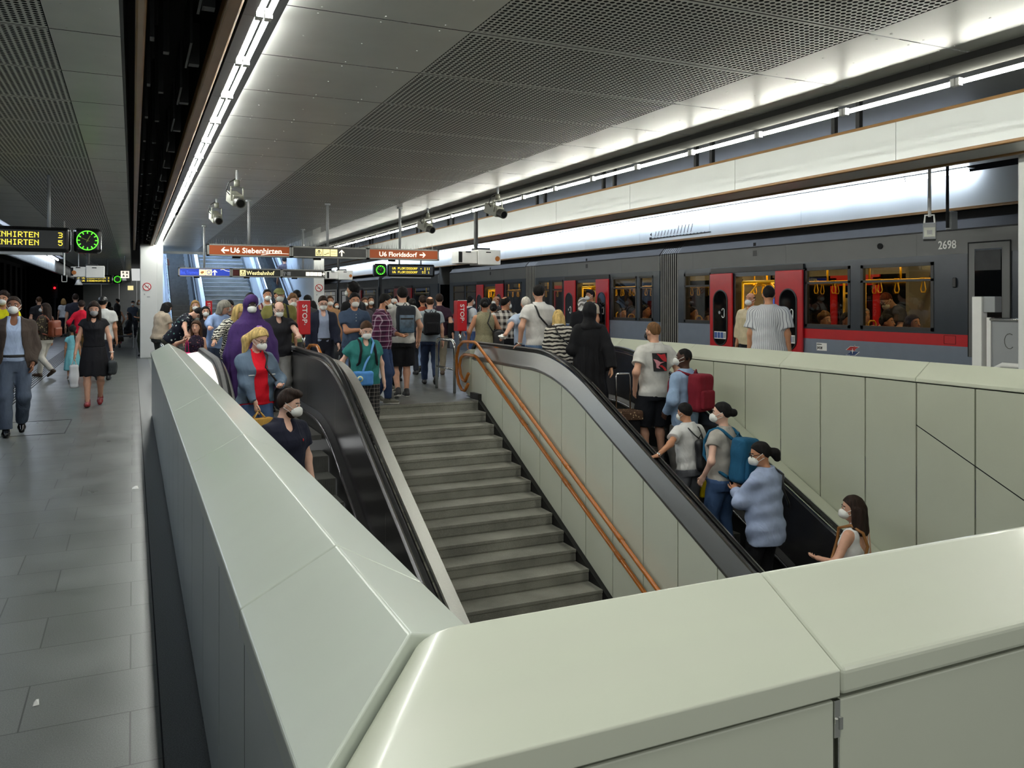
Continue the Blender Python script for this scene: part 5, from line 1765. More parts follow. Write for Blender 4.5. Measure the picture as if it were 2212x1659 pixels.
class Person:
    """canonical figure 1.75 tall, faces +y, scaled by s"""
    def __init__(s, label, loc, heading, h, d, sex='m', fat=1.0, lean=0.0, side=0.0, head=(0, 0), arms=None, legs='stand', stride=1.0, group=None, headsize=1.0):
        s.h = h; s.s = h / 1.75; s.d = d; s.loc = Vector(loc); s.head_deg = heading
        s.res = min(max(d * 0.00088, 0.0088), 0.03) / s.s
        s.lean = math.radians(lean); s.sidel = math.radians(side)
        s.Rl = roty(s.sidel) @ rotx(-s.lean)
        s.piv = np.array([0, 0, .95 if legs != 'sit' else .50])
        s.seatdrop = 0.0 if legs != 'sit' else 0.45
        base = MALE if sex == 'm' else FEMALE
        s.tab = [(z, rx * (1 + (fat - 1) * (1.0 if z < 1.4 else .4)), ry * (1 + (fat - 1) * (1.4 if .9 < z < 1.35 else .4)), y + (fat - 1) * .06 * (1 if .95 < z < 1.3 else 0)) for z, rx, ry, y in base]
        s.sex = sex; s.fat = fat; s.hs = headsize
        s.root = thing('person', label, 'person', loc, group, math.radians(heading))
        # head frame
        p, y = head
        s.Rh = s.Rl @ rotz(math.radians(y)) @ rotx(-math.radians(p))
        nb = s.tw((0, -.012, 1.49))
        s.nb = nb
        s.hc = nb + s.Rl @ rotz(math.radians(y)) @ rotx(-math.radians(p)) @ np.array([0, .018, .142 * headsize])
        # shoulders, arms
        sh = .178 if sex == 'm' else .155
        s.S = {'R': s.tw((sh * (1 + (fat - 1) * .4), -.015, 1.392)), 'L': s.tw((-sh * (1 + (fat - 1) * .4), -.015, 1.392))}
        s.A = {}
        arms = arms or {}
        for side_ in 'LR':
            sg = 1 if side_ == 'R' else -1
            spec = arms.get(side_, 'down')
            sh_ = s.S[side_]
            ref = None
            if spec == 'down': W = s.S[side_] + np.array([sg * .07, .03, -.535]); bend = np.array([sg * .3, -1, 0])
            elif spec == 'swingf': W = s.S[side_] + np.array([sg * .05, .20, -.48]); bend = np.array([sg * .2, -1, 0])
            elif spec == 'swingb': W = s.S[side_] + np.array([sg * .08, -.17, -.50]); bend = np.array([sg * .2, -1, 0])
            elif spec == 'pocket': W = s.tw((sg * .205, .07, .90)); bend = np.array([sg * .35, -1, 0])
            elif spec == 'front': W = s.tw((sg * .07, .27, 1.08)); bend = np.array([sg * .7, -.6, -.4])
            elif spec == 'phone': W = s.tw((sg * .08, .30, 1.22)); bend = np.array([sg * .7, -.4, -.7])
            elif spec == 'lap': W = s.S[side_] + np.array([-sg * .04, .30, -.40]); bend = np.array([sg * .6, -1, 0])
            elif spec == 'fold': W = s.tw((-sg * .10, .18, 1.16)); bend = np.array([sg * 1, -.2, -.4])
            elif spec == 'up': W = s.tw((sg * .26, .12, 1.86)); bend = np.array([sg * 1, 0, -.2])
            elif spec == 'strap': W = s.tw((sg * .12, .15, 1.30)); bend = np.array([sg * .7, -.2, -.9])
            elif spec[0] == 'w':     # world target
                W = s.to_local(spec[1]); bend = np.array([sg * .6, -.8, -.3])
            else:
                W = np.array(spec, float); bend = np.array([sg * .6, -.8, -.3])
            s.A[side_] = s.ik(sh_, W, .285, .255, bend) + (sg,)
        # legs
        s.G = {}
        for side_ in 'LR':
            sg = 1 if side_ == 'R' else -1
            hip = np.array([sg * .088, 0, .90]); an = np.array([sg * .105, .0, .085]); pitch = 0.0
            if legs == 'walk' or legs == 'walk2':
                f = (side_ == 'R') == (legs == 'walk')
                if f: an = np.array([sg * .085, .26 * stride, .085]); pitch = 0.10 * stride
                else: an = np.array([sg * .085, -.27 * stride, .085 + .10 * stride]); pitch = -.62 * stride
            elif legs == 'step':
                if side_ == 'R': an = np.array([sg * .10, .20, .085])
                else: an = np.array([sg * .10, -.1, .085])
            elif legs == 'sit':
                hip = np.array([sg * .095, -.02, .50]); an = np.array([sg * .11, .40, .085])
            kn = s.ik(hip, an, .425, .41, np.array([sg * .12, 1, .3]))[1]
            s.G[side_] = (hip, kn, an, pitch, sg)
        s.legs = legs
    # transforms --------------------------------------------------
    def tw(s, p):
        """upright trunk coordinates -> leaned local coordinates"""
        q = np.array(p, float); q[2] -= s.seatdrop
        return s.Rl @ (q - s.piv) + s.piv
    def ut(s, X, Y, Z):
        x, y, z = X - s.piv[0], Y - s.piv[1], Z - s.piv[2]
        R = s.Rl
        return (R[0, 0] * x + R[1, 0] * y + R[2, 0] * z + s.piv[0], R[0, 1] * x + R[1, 1] * y + R[2, 1] * z + s.piv[1],
                R[0, 2] * x + R[1, 2] * y + R[2, 2] * z + s.piv[2] + s.seatdrop)
    def hd(s, p):
        return s.hc + s.Rh @ (np.array(p, float) * s.hs)
    def to_local(s, w):
        a = math.radians(s.head_deg)
        q = rotz(-a) @ (np.array(w, float) - np.array(s.loc))
        return q / s.s
    def to_world(s, p):
        return Vector(tuple(np.array(s.loc) + rotz(math.radians(s.head_deg)) @ (np.array(p) * s.s)))
    @staticmethod
    def ik(a, c, l1, l2, bend):
        a = np.array(a, float); c = np.array(c, float)
        v = c - a; L = np.linalg.norm(v)
        mx = (l1 + l2) * .995
        if L > mx: c = a + v / L * mx; v = c - a; L = mx
        n = v / max(L, 1e-6)
        x = (l1 * l1 - l2 * l2 + L * L) / (2 * L)
        hh = math.sqrt(max(l1 * l1 - x * x, 0))
        b = bend - n * (bend @ n)
        b = b / max(np.linalg.norm(b), 1e-6)
        return a, a + n * x + b * hh, c
    # meshing -----------------------------------------------------
    def emit(s, name, V, Fq, mats, extra=None, parent=None, origin=None, smooth=True):
        b = MB(); sc = s.s
        o = np.zeros(3) if origin is None else np.array(origin)
        b.v = [tuple((p - o) * sc) for p in V]; b.f = [tuple(int(i) for i in f) for f in Fq]; b.mi = [0] * len(b.f)
        if extra:
            for (ev, ef, mi) in extra:
                k = len(b.v)
                b.v += [tuple((np.array(p) - o) * sc) for p in ev]; b.f += [tuple(i + k for i in f) for f in ef]; b.mi += [mi] * len(ef)
        return b.build(name, mats, parent or s.root, smooth=smooth, local=True)
    def field(s, prims, k=.03, res=1.0):
        return Field(prims, s.res * res).add(prims, k)
    # body --------------------------------------------------------
    def hand(s, side_):
        S_, E, W, sg = s.A[side_]
        D = W - E; D /= np.linalg.norm(D)
        return D
    def body(s, tone='light', cover_top='tee', cover_leg='long', face=True, tiny=False, hand_pose=None):
        shrink = .015
        tt = -shrink
        pr = [Stack(s, s.tab, tt if cover_top != 'none' else 0)]
        hs = s.hs
        neck = [Cap(s.nb + s.Rl @ np.array([0, -.0, -.03]), s.hd((0, -.02, -.06)), .056 if s.sex == 'm' else .048, .050 if s.sex == 'm' else .043)]
        R = s.Rh
        headp = [Ell(s.hd((0, -.012, .025)), np.array((.074, .094, .092)) * hs, R), Ell(s.hd((0, .022, -.03)), np.array((.060, .068, .078)) * hs, R),
                 Ell(s.hd((0, .038, -.075)), np.array((.040, .045, .036)) * hs, R), Cap(s.hd((0, .086, .006)), s.hd((0, .103, -.022)), .009 * hs, .014 * hs),
                 Ell(s.hd((0, .078, -.052)), np.array((.024, .014, .012)) * hs, R)]
        ears = [Ell(s.hd((q * .074, -.004, -.008)), np.array((.011, .020, .030)) * hs, R) for q in (-1, 1)]
        arms = []; extra = []
        for side_ in 'LR':
            S_, E, W, sg = s.A[side_]
            ua = .048 * (1 + (s.fat - 1) * .6) if s.sex == 'm' else .041 * (1 + (s.fat - 1) * .7)
            fa = .041 if s.sex == 'm' else .035
            cs = {'none': 0, 'tank': 0, 'tee': .006, 'long': .012}.get(cover_top, 0)
            cf = .012 if cover_top == 'long' else 0
            arms += [Cap(S_, E, ua + .008 - cs, fa + .003 - cs), Cap(E, W, fa - cf, (.027 if s.sex == 'm' else .023) - cf * .3)]
            D = W - E; D = D / np.linalg.norm(D)
            fwd = np.array([0, 1., 0]) - D * D[1]
            if np.linalg.norm(fwd) < .25: fwd = np.array([-sg * 1., 0, .3]); fwd = fwd - D * (fwd @ D)
            T = fwd / np.linalg.norm(fwd)         # thumb side
            N = np.cross(D, T) * (-1 if side_ == 'R' else 1)   # palm normal, roughly inwards
            if hand_pose and side_ in hand_pose:
                D = np.array(hand_pose[side_][0], float); D /= np.linalg.norm(D)
                N = np.array(hand_pose[side_][1], float); N -= D * (N @ D); N /= np.linalg.norm(N)
                T = np.cross(N, D) * (-1 if side_ == 'R' else 1)
                if hand_pose[side_][2:]: T = -T
            hz = .92 if s.sex == 'f' else 1.0
            arms.append(Cap(W + D * .01, W + D * .078 * hz, .030 * hz, .036 * hz, flat=(N, 1.9)))
            curl = .35
            nf = 4 if s.d > 22 else 5
            for i in range(4):
                bp = W + D * .080 * hz + T * (.030 - .020 * i) * hz
                L = (.066, .076, .070, .054)[i] * hz
                pts = [bp - D * .02, bp]; a = 0.15; dirv = D
                for seg in (.42, .32, .26):
                    dirv = D * math.cos(a) + N * math.sin(a)
                    pts.append(pts[-1] + dirv * L * seg); a += curl + .04 * i
                m = MB(); m.tube(pts, [.0095 * hz, .0095 * hz, .009 * hz, .0082 * hz, .006 * hz], nf)
                extra.append((m.v, m.f, 0))
            bp = W + D * .022 + T * .020
            m = MB(); m.tube([bp, bp + T * .024 * hz + D * .022 + N * .008, bp + T * .034 * hz + D * .05 + N * .018, bp + T * .034 * hz + D * .074 + N * .026], [.013 * hz, .0115 * hz, .010 * hz, .007 * hz], nf)
            extra.append((m.v, m.f, 0))
        legs = []
        for side_ in 'LR':
            hip, kn, an, pitch, sg = s.G[side_]
            cl = {'long': .02, 'short': .012, 'none': 0, 'skirt': 0}.get(cover_leg, 0)
            ck = .016 if cover_leg == 'long' else 0
            calf = kn + (an - kn) * .28 + np.array([0, -.014, 0])
            f = 1 + (s.fat - 1) * .7
            legs += [Cap(hip, kn, .084 * f - cl, .055 * f - ck), Cap(kn, calf, .052 * f - ck, .056 * f - ck), Cap(calf, an, .054 * f - ck, .035 - ck * .5)]
            Rf = rotx(pitch)
            legs.append(Cap(an + Rf @ np.array([0, -.035, -.045]), an + Rf @ np.array([0, .13, -.055]), .028, .024))
        allp = pr + neck + headp + ears + arms + legs
        F = Field(allp, s.res)
        F.add(pr, .02); F.add(legs, .03); F.add(arms, .045); F.add(neck, .03); F.add(headp[:3], .03); F.add(headp[3:], .010); F.add(ears, .008)
        V, Q = F.mesh()
        if face and s.d < 24:
            for q in (-1, 1):
                m = MB(); m.ball((0, 0, 0), (.014 * hs, .008 * hs, .008 * hs), 8, 6)
                c = s.hd((q * .031, .080, .012))
                extra.append(([c + R @ np.array(p) for p in m.v], m.f, 1))
                m = MB(); m.ball((0, 0, 0), (.0068 * hs, .006 * hs, .0075 * hs), 8, 6)
                c = s.hd((q * .031, .0855, .012))
                extra.append(([c + R @ np.array(p) for p in m.v], m.f, 2))
                m = MB(); m.tube([s.hd((q * .016, .087, .032)), s.hd((q * .034, .084, .037)), s.hd((q * .050, .070, .031))], .0042 * hs, 5)
                extra.append((m.v, m.f, 2))
            m = MB(); m.tube([s.hd((-.022, .086, -.052)), s.hd((0, .0935, -.050)), s.hd((.022, .086, -.052))], [.003, .0055, .003], 6)
            extra.append((m.v, m.f, 3))
        lipc = tuple(int(a * b) for a, b in zip(SKINS[tone], (.86, .62, .62)))
        s.tone = tone
        return s.emit('body', V, Q, [skin(tone), plain('eye_white', (214, 208, 200), .3, var=0), plain('eye_dark', (30, 22, 18), .3, var=0), plain('lips_' + tone, lipc, .5, var=0)], extra)
    # clothes -----------------------------------------------------
    def top(s, mat, kind='tee', hem=.86, sleeve=.56, loose=.012, neck='round', name='shirt', open_front=None, collar=False, folds=.004, flare=0.0, shoulder_cut=0):
        if not open_front: s.hem = min(getattr(s, 'hem', 9), hem)
        tab = [r for r in s.tab if r[0] > hem + .01]
        r0 = [np.interp(hem, [t[0] for t in s.tab], [t[i] for t in s.tab]) for i in (1, 2, 3)]
        tab = [(hem, r0[0] + flare, r0[1] + flare, r0[2])] + [(z, rx + flare * max(0, 1 - (z - hem) / .3), ry + flare * max(0, 1 - (z - hem) / .3), y) for z, rx, ry, y in tab]
        # hang straight from the chest: shirts do not follow a narrow waist
        if loose > .008:
            mx = max(t[1] for t in tab if t[0] < 1.4); my = max(t[2] for t in tab if t[0] < 1.4)
            tab = [(z, max(rx, mx * (.90 + .4 * (loose - .012))) if z < 1.25 else rx, max(ry, my * .90) if z < 1.25 else ry, y) for z, rx, ry, y in tab]
        st = Stack(s, tab, loose)
        prims = [st]; sl = []
        for side_ in 'LR':
            S_, E, W, sg = s.A[side_]
            ua = .052 * (1 + (s.fat - 1) * .6) if s.sex == 'm' else .045 * (1 + (s.fat - 1) * .7)
            if kind == 'tee':
                e = S_ + (E - S_) * sleeve
                sl.append(Cap(S_, e, ua + loose - .004, ua + loose + .008, cut=True))
            elif kind == 'long':
                fa = .041 if s.sex == 'm' else .035
                sl.append(Cap(S_, E, ua + loose - .006, fa + loose + .006)); sl.append(Cap(E, E + (W - E) * min(1.0, sleeve), fa + loose + .006, fa * .72 + loose + .004, cut=True))
            elif kind == 'tank':
                pass
        F = Field(prims + sl, s.res)
        F.add(prims, .02); F.add(sl, .055)
        if neck == 'round': F.sub([Ell(s.tw((0, .055, 1.505)), (.066, .07, .05), s.Rl)])
        elif neck == 'v': F.sub([Ell(s.tw((0, .085, 1.47)), (.045, .08, .085), s.Rl)])
        elif neck == 'deep': F.sub([Ell(s.tw((0, .07, 1.46)), (.085, .09, .085), s.Rl)])
        elif neck == 'lowback': F.sub([Ell(s.tw((0, -.13, 1.42)), (.085, .12, .20), s.Rl), Ell(s.tw((0, .08, 1.46)), (.09, .09, .085), s.Rl)])
        if kind == 'tank':
            F.sub([Ell(s.tw((q * .20, -.01, 1.40)), (.075, .15, .11), s.Rl) for q in (-1, 1)])
        if open_front:
            w0, w1 = open_front     # half width at hem and at chest
            def fn(X, Y, Z):
                x, y, z = s.ut(X, Y, Z)
                w = np.interp(z, [hem, 1.2, 1.46], [w0, w1, .075])
                return np.minimum(w - np.abs(x), y + .02)
            F.cut(fn)
        if folds:
            def wf(X, Y, Z):
                return folds * (np.sin(23 * Z + 11 * X) * np.sin(17 * X + 9 * Y + 5 * Z) + .6 * np.sin(41 * Z + 19 * Y))
            F.warp(wf)
        ex = None
        V, Q = F.mesh()
        o = s.emit(name, V, Q, mat)
        if collar:
            c = MB()
            pts = []
            for a in np.linspace(-2.6, 2.6, 15):
                pts.append(s.tw((.068 * math.sin(a), -.012 - .066 * -math.cos(a) if False else -.012 - .062 * math.cos(a), 1.482 - .018 * (1 - math.cos(a)) * .5)))
            c.tube(pts, [.015] * len(pts), 6)
            s.emit('collar', np.array(c.v), c.f, mat, parent=o)
        return o
    def bottom(s, mat, kind='trousers', length=1.0, loose=.014, waist=1.0, name=None, flare=0.0, folds=.004):
        name = name or kind
        f = 1 + (s.fat - 1) * .7
        tab = [(z, rx, ry, y) for z, rx, ry, y in s.tab if z < waist - .01]
        r0 = [np.interp(waist, [t[0] for t in s.tab], [t[i] for t in s.tab]) for i in (1, 2, 3)]
        tab = tab + [(waist, *r0)]
        prims = [Stack(s, tab, loose * .7)]
        hemz = None
        for side_ in 'LR':
            hip, kn, an, pitch, sg = s.G[side_]
            calf = kn + (an - kn) * .28 + np.array([0, -.010, 0])
            if kind == 'trousers':
                e = kn + (an - kn) * (length * .99)
                prims += [Cap(hip, kn, .088 * f + loose, .060 * f + loose), Cap(kn, e, .060 * f + loose, .048 + loose * .9 + flare, cut=True)]
            elif kind == 'leggings':
                e = kn + (an - kn) * length
                prims += [Cap(hip, kn, .086 * f + .006, .056 * f + .006), Cap(kn, calf, .056 * f + .006, .058 * f + .006), Cap(calf, e, .058 * f + .006, .040 + .006, cut=True)]
            elif kind == 'shorts':
                e = hip + (kn - hip) * length
                prims += [Cap(hip, e, .090 * f + loose, .082 * f + loose + flare, cut=True)]
        F = Field(prims, s.res); F.add(prims, .03)
        if folds:
            F.warp(lambda X, Y, Z: folds * np.sin(29 * Z + 13 * X) * np.sin(21 * X + 15 * Y + 7 * Z))
        hm = getattr(s, 'hem', 9)
        if hm < .94 and s.legs != 'sit':
            F.cut(lambda X, Y, Z: s.ut(X, Y, Z)[2] - (hm + .015))
        V, Q = F.mesh()
        return s.emit(name, V, Q, mat)
    def skirt(s, mat, top_z=1.02, hem=.50, hem_r=.22, name='skirt', upper=None, ry=.85, folds=.008, back=0.0):
        """a skirt, or with upper=True the whole of a dress body"""
        t0 = [t for t in s.tab if t[0] >= .93]
        tab = [(hem, hem_r, hem_r * ry, back), (.75, max(.19, (hem_r + .17) / 2), max(.15, (hem_r + .13) / 2 * ry + .02), back * .5)] + t0
        if not upper: tab = [t for t in tab if t[0] <= top_z]
        F = Field([Stack(s, tab, .016)], s.res); F.add([Stack(s, tab, .016)], 0)
        F.warp(lambda X, Y, Z: folds * np.sin(9 * np.arctan2(X, Y)) * np.clip((.98 - Z) / .4, 0, 1))
        V, Q = F.mesh()
        return s.emit(name, V, Q, mat)
    def robe(s, mat, tab, name='robe', sleeves=None, folds=.008, face_cut=False, k=.04, headcov=False):
        st = Stack(s, tab, 0)
        pr = [st]; sl = []
        if sleeves:
            for side_ in 'LR':
                S_, E, W, sg = s.A[side_]
                sl += [Cap(S_, E, .075, sleeves), Cap(E, W + (W - E) * .05, sleeves, sleeves * 1.05, cut=True)]
        if headcov:
            sl += [Ell(s.hd((0, -.018, .022)), (.092, .112, .112), s.Rh), Cap(s.hd((0, -.02, -.02)), s.tw((0, -.02, 1.42)), .090, .13)]
        F = Field(pr + sl, s.res); F.add(pr, 0); F.add(sl, k)
        if headcov: F.sub([Ell(s.hd((0, .105, -.012)), (.057, .08, .075), s.Rh)])
        F.warp(lambda X, Y, Z: folds * ((np.sin(10 * np.arctan2(X, Y + .03) + 3 * Z) + .5 * np.sin(23 * np.arctan2(X, Y + .03) - 5 * Z)) * np.clip((1.45 - Z), 0, 1) + .35 * np.sin(25 * Z + 14 * X)))
        V, Q = F.mesh()
        return s.emit(name, V, Q, mat)
    def shoes(s, mat, sole=None, boot=False):
        for side_ in 'LR':
            hip, kn, an, pitch, sg = s.G[side_]
            Rf = rotx(pitch)
            P_ = lambda x, y, z: an + Rf @ np.array([x, y, z])
            pr = [Cap(P_(0, -.045, -.045), P_(0, .08, -.05), .040, .045), Cap(P_(0, .08, -.052), P_(0, .150, -.060), .045, .034), Cap(P_(0, -.01, .02 if not boot else .06), P_(0, -.03, -.04), .042, .042)]
            F = Field(pr, s.res * .8); F.add(pr, .02)
            n = Rf @ np.array([0, 0, 1.]); p0 = P_(0, 0, -.083)
            F.cut(lambda X, Y, Z: -((X - p0[0]) * n[0] + (Y - p0[1]) * n[1] + (Z - p0[2]) * n[2]))
            V, Q = F.mesh()
            o = s.emit('shoe', V, Q, mat)
            if sole:
                F = Field(pr, s.res * .8); F.add([Cap(P_(0, -.045, -.05), P_(0, .08, -.055), .044, .049), Cap(P_(0, .08, -.055), P_(0, .150, -.062), .049, .038)], .02)
                F.cut(lambda X, Y, Z: np.abs((X - p0[0]) * n[0] + (Y - p0[1]) * n[1] + (Z - p0[2]) * n[2] - .006) - .014)
                V, Q = F.mesh()
                s.emit('sole', V, Q, sole, parent=o)
    # head things -------------------------------------------------
    def hair(s, col, style='short', vol=.012, name='hair'):
        hs = s.hs; R = s.Rh
        cr = Ell(s.hd((0, -.014, .028)), (np.array((.074, .094, .092)) + vol) * hs, R)
        pr = [cr]; more = []
        if style in ('long', 'bob', 'shoulder'):
            L = {'long': .30, 'bob': .12, 'shoulder': .20}[style]
            dn = np.array([0, 0, -1.0])
            b0 = s.hd((0, -.065, -.01)); more.append(Cap(b0, b0 + s.Rl @ np.array([0, -.035, -L]), .075, .060))
            for q in (-1, 1):
                a0 = s.hd((q * .068, -.01, .0)); more.append(Cap(a0, a0 + s.Rl @ np.array([q * .018, -.01, -L * .85]), .034, .026))
                a0 = s.hd((q * .06, -.05, -.02)); more.append(Cap(a0, a0 + s.Rl @ np.array([q * .02, -.03, -L * .95]), .05, .04))
        elif style == 'bun':
            more.append(Ell(s.hd((0, -.13, .0)), (.045, .04, .045)))
        elif style == 'topbun':
            more.append(Ell(s.hd((0, -.05, .135)), (.04, .04, .035)))
        elif style == 'pony':
            more += [Cap(s.hd((0, -.10, .01)), s.hd((0, -.145, -.03)), .03, .048), Cap(s.hd((0, -.145, -.03)), s.hd((0, -.150, -.09)), .05, .032)]
        elif style == 'lowpony':
            more += [Cap(s.hd((0, -.10, -.03)), s.hd((0, -.14, -.08)), .035, .035), Cap(s.hd((0, -.14, -.08)), s.hd((0, -.12, -.26)), .035, .018)]
        elif style == 'sidepony':
            more += [Cap(s.hd((.04, -.09, .03)), s.hd((.09, -.10, -.05)), .04, .055), Cap(s.hd((.09, -.10, -.05)), s.hd((.105, -.05, -.21)), .055, .025)]
        elif style == 'braid':
            more += [Cap(s.hd((.05, -.08, -.03)), s.hd((.08, -.10, -.38)), .03, .014)]
        elif style == 'quiff':
            more += [Ell(s.hd((0, .04, .105)), (.06, .055, .032), R), Ell(s.hd((.02, .0, .115)), (.05, .07, .025), R)]
        elif style == 'curly':
            rg = random.Random(5)
            for i in range(46):
                a = rg.uniform(0, 2 * math.pi); ph = rg.uniform(.12, 1.5)
                q_ = np.array((.080 * math.cos(a) * math.cos(ph), .098 * math.sin(a) * math.cos(ph) - .016, .03 + .098 * math.sin(ph)))
                if q_[1] > .045 and q_[2] < .095: continue
                if q_[1] > -.02 and q_[2] < .05: continue
                more.append(Ell(s.hd(q_), (.024, .024, .024)))
        F = Field(pr + more, s.res)
        F.add(pr, 0)
        # hairline: a plane from forehead down to the nape, scooped out around the face
        def line(X, Y, Z):
            x, y, z = X - s.hc[0], Y - s.hc[1], Z - s.hc[2]
            hx = (R[0, 0] * x + R[1, 0] * y + R[2, 0] * z) / hs; hy = (R[0, 1] * x + R[1, 1] * y + R[2, 1] * z) / hs; hz = (R[0, 2] * x + R[1, 2] * y + R[2, 2] * z) / hs
            yy = np.array([-.12, -.06, -.02, .03, .06, .10]); zz = np.array([-.075, -.055, -.012, .035, .074, .098])
            ln = np.interp(hy, yy, zz)
            if style in ('long', 'bob', 'shoulder'): ln = np.interp(hy, yy, np.array([-.1, -.1, -.06, .03, .066, .088]))
            d = (ln - hz) * hs
            if style == 'bald':      # fringe of hair round a bare crown
                d = np.maximum(d, (.085 - np.sqrt(hx ** 2 + (hy - .005) ** 2 + (hz - .10) ** 2)) * hs)
            elif style == 'crown':   # thin spot at the back of the crown
                d = np.maximum(d, (.052 - np.sqrt(hx ** 2 + (hy + .06) ** 2 + (hz - .105) ** 2)) * hs)
            return d
        F.cut(line)
        if more:
            F.add(more, .02)
            if style in ('long', 'bob', 'shoulder'): F.sub([Ell(s.hd((0, .075, -.035)), np.array((.058, .08, .085)) * hs, R)])
        amp = .005 if style in ('curly', 'messy') else .002
        F.warp(lambda X, Y, Z: amp * np.sin(70 * X + 30 * Z) * np.sin(60 * Y + 25 * Z))
        V, Q = F.mesh()
        return s.emit(name, V, Q, hairm(col) if isinstance(col, str) else col)
    def beard(s, col):
        R = s.Rh
        pr = [Ell(s.hd((0, .03, -.06)), (.060, .066, .062), R)]
        F = Field(pr, s.res); F.add(pr, 0); F.sub([Ell(s.hd((0, .07, .0)), (.075, .06, .04), R)])
        V, Q = F.mesh(); s.emit('beard', V, Q, hairm(col))
    def mask(s, c=(226, 226, 220), low=False):
        R = s.Rh; hs = s.hs
        dz = -.055 if low else 0
        pr = [Ell(s.hd((0, .068, -.047 + dz)), np.array((.060, .056, .052)) * hs, R), Cap(s.hd((0, .108, -.020 + dz)), s.hd((0, .112, -.052 + dz)), .016, .018)]
        F = Field(pr, s.res * .85); F.add(pr, .03)
        V, Q = F.mesh()
        m = MB()
        for q in (-1, 1):
            m.tube([s.hd((q * .050, .075, -.030 + dz)), s.hd((q * .074, .03, -.004)), s.hd((q * .086, -.012, .018))], .0026, 4)
            m.tube([s.hd((q * .048, .070, -.072 + dz)), s.hd((q * .072, .03, -.045)), s.hd((q * .084, -.016, -.028))], .0026, 4)
        return s.emit('face_mask', V, Q, plain('mask_%d_%d_%d' % c, c, .8, var=.03), [(m.v, m.f, 0)])
    def glasses(s):
        m = MB()
        for q in (-1, 1):
            m.tube([s.hd((q * .032 + .021 * math.cos(a), .096, .010 + .016 * math.sin(a))) for a in np.linspace(0, 2 * math.pi, 13)], .0025, 4, caps=False)
            m.tube([s.hd((q * .053, .092, .012)), s.hd((q * .078, .0, .012))], .0025, 4)
        m.tube([s.hd((-.011, .098, .012)), s.hd((.011, .098, .012))], .0025, 4)
        s.emit('glasses', np.array(m.v), m.f, M['black'])
    def cap(s, mat, back=False):
        R = s.Rh
        pr = [Ell(s.hd((0, -.012, .040)), (.092, .110, .090), R)]
        q = -1 if back else 1
        br = [Cap(s.hd((0, q * .10, .052)), s.hd((0, q * .155, .040)), .07, .06, flat=(R @ np.array([0, 0, 1.]), 7.0))]
        F = Field(pr + br, s.res); F.add(pr, 0)
        n = R @ np.array([0, 0, 1.]); p0 = s.hd((0, 0, .042))
        F.cut(lambda X, Y, Z: -((X - p0[0]) * n[0] + (Y - p0[1]) * n[1] + (Z - p0[2]) * n[2]))
        F.add(br, .01)
        V, Q = F.mesh(); return s.emit('cap', V, Q, mat)
    def scarf(s, mat, shoulders=True):
        """head scarf framing the face"""
        R = s.Rh
        pr = [Ell(s.hd((0, -.018, .022)), (.090, .110, .110), R), Cap(s.hd((0, -.02, -.03)), s.tw((0, -.015, 1.45)), .085, .085)]
        if shoulders: pr.append(Ell(s.tw((0, -.015, 1.42)), (.175, .115, .075), s.Rl))
        F = Field(pr, s.res); F.add(pr, .04); F.sub([Ell(s.hd((0, .10, -.012)), (.058, .08, .078), R)])
        F.warp(lambda X, Y, Z: .004 * np.sin(50 * Z + 20 * X))
        V, Q = F.mesh(); return s.emit('head_scarf', V, Q, mat)
    def belt(s, mat, z=.99):
        r = [np.interp(z, [t[0] for t in s.tab], [t[i] for t in s.tab]) for i in (1, 2, 3)]
        tab = [(z - .018, r[0] + .018, r[1] + .018, r[2]), (z + .018, r[0] + .018, r[1] + .018, r[2])]
        F = Field([Stack(s, tab)], s.res * .7); F.add([Stack(s, tab)], 0); V, Q = F.mesh(); s.emit('belt', V, Q, mat)
    # bags (things of their own) ----------------------------------
    def new_thing(s, name, label, cat, c):
        t = thing(name, label, cat, tuple(s.to_world(c)), None, math.radians(s.head_deg))
        return t
    def backpack(s, label, mat, w=.15, hgt=.21, dep=.075, z=1.24, pocket=True, strap=None, y0=None, straps=True, extra_mat=None, rot=0.0, soft=.05, x=0.0, name='backpack'):
        yb = -(max(t[2] for t in s.tab if t[0] > 1.1) + .042) if y0 is None else y0
        c = s.tw((x, yb - dep, z))
        t = s.new_thing(name, label, 'backpack' if name == 'backpack' else 'bag', c)
        R = s.Rl @ roty(rot)
        pr = [RBox(c, (w, dep, hgt), soft, R)]
        F = Field(pr, s.res); F.add(pr, 0); F.warp(lambda X, Y, Z: .004 * np.sin(25 * Z + 15 * X))
        V, Q = F.mesh(); s.emit('bag_body', V, Q, mat, parent=t, origin=c)
        if pocket:
            pc = s.tw((x, yb - dep * 2 - .012, z - hgt * .35))
            pr = [RBox(pc, (w * .78, .03, hgt * .5), .028, R)]
            F = Field(pr, s.res); F.add(pr, 0); V, Q = F.mesh(); s.emit('front_pocket', V, Q, extra_mat or mat, parent=t, origin=c)
        m = MB(); m.tube([s.tw((x - .03, yb - .02, z + hgt)), s.tw((x, yb - .03, z + hgt + .05)), s.tw((x + .03, yb - .02, z + hgt))], .008, 5)
        s.emit('grab_loop', np.array(m.v), m.f, strap or mat, parent=t, origin=c)
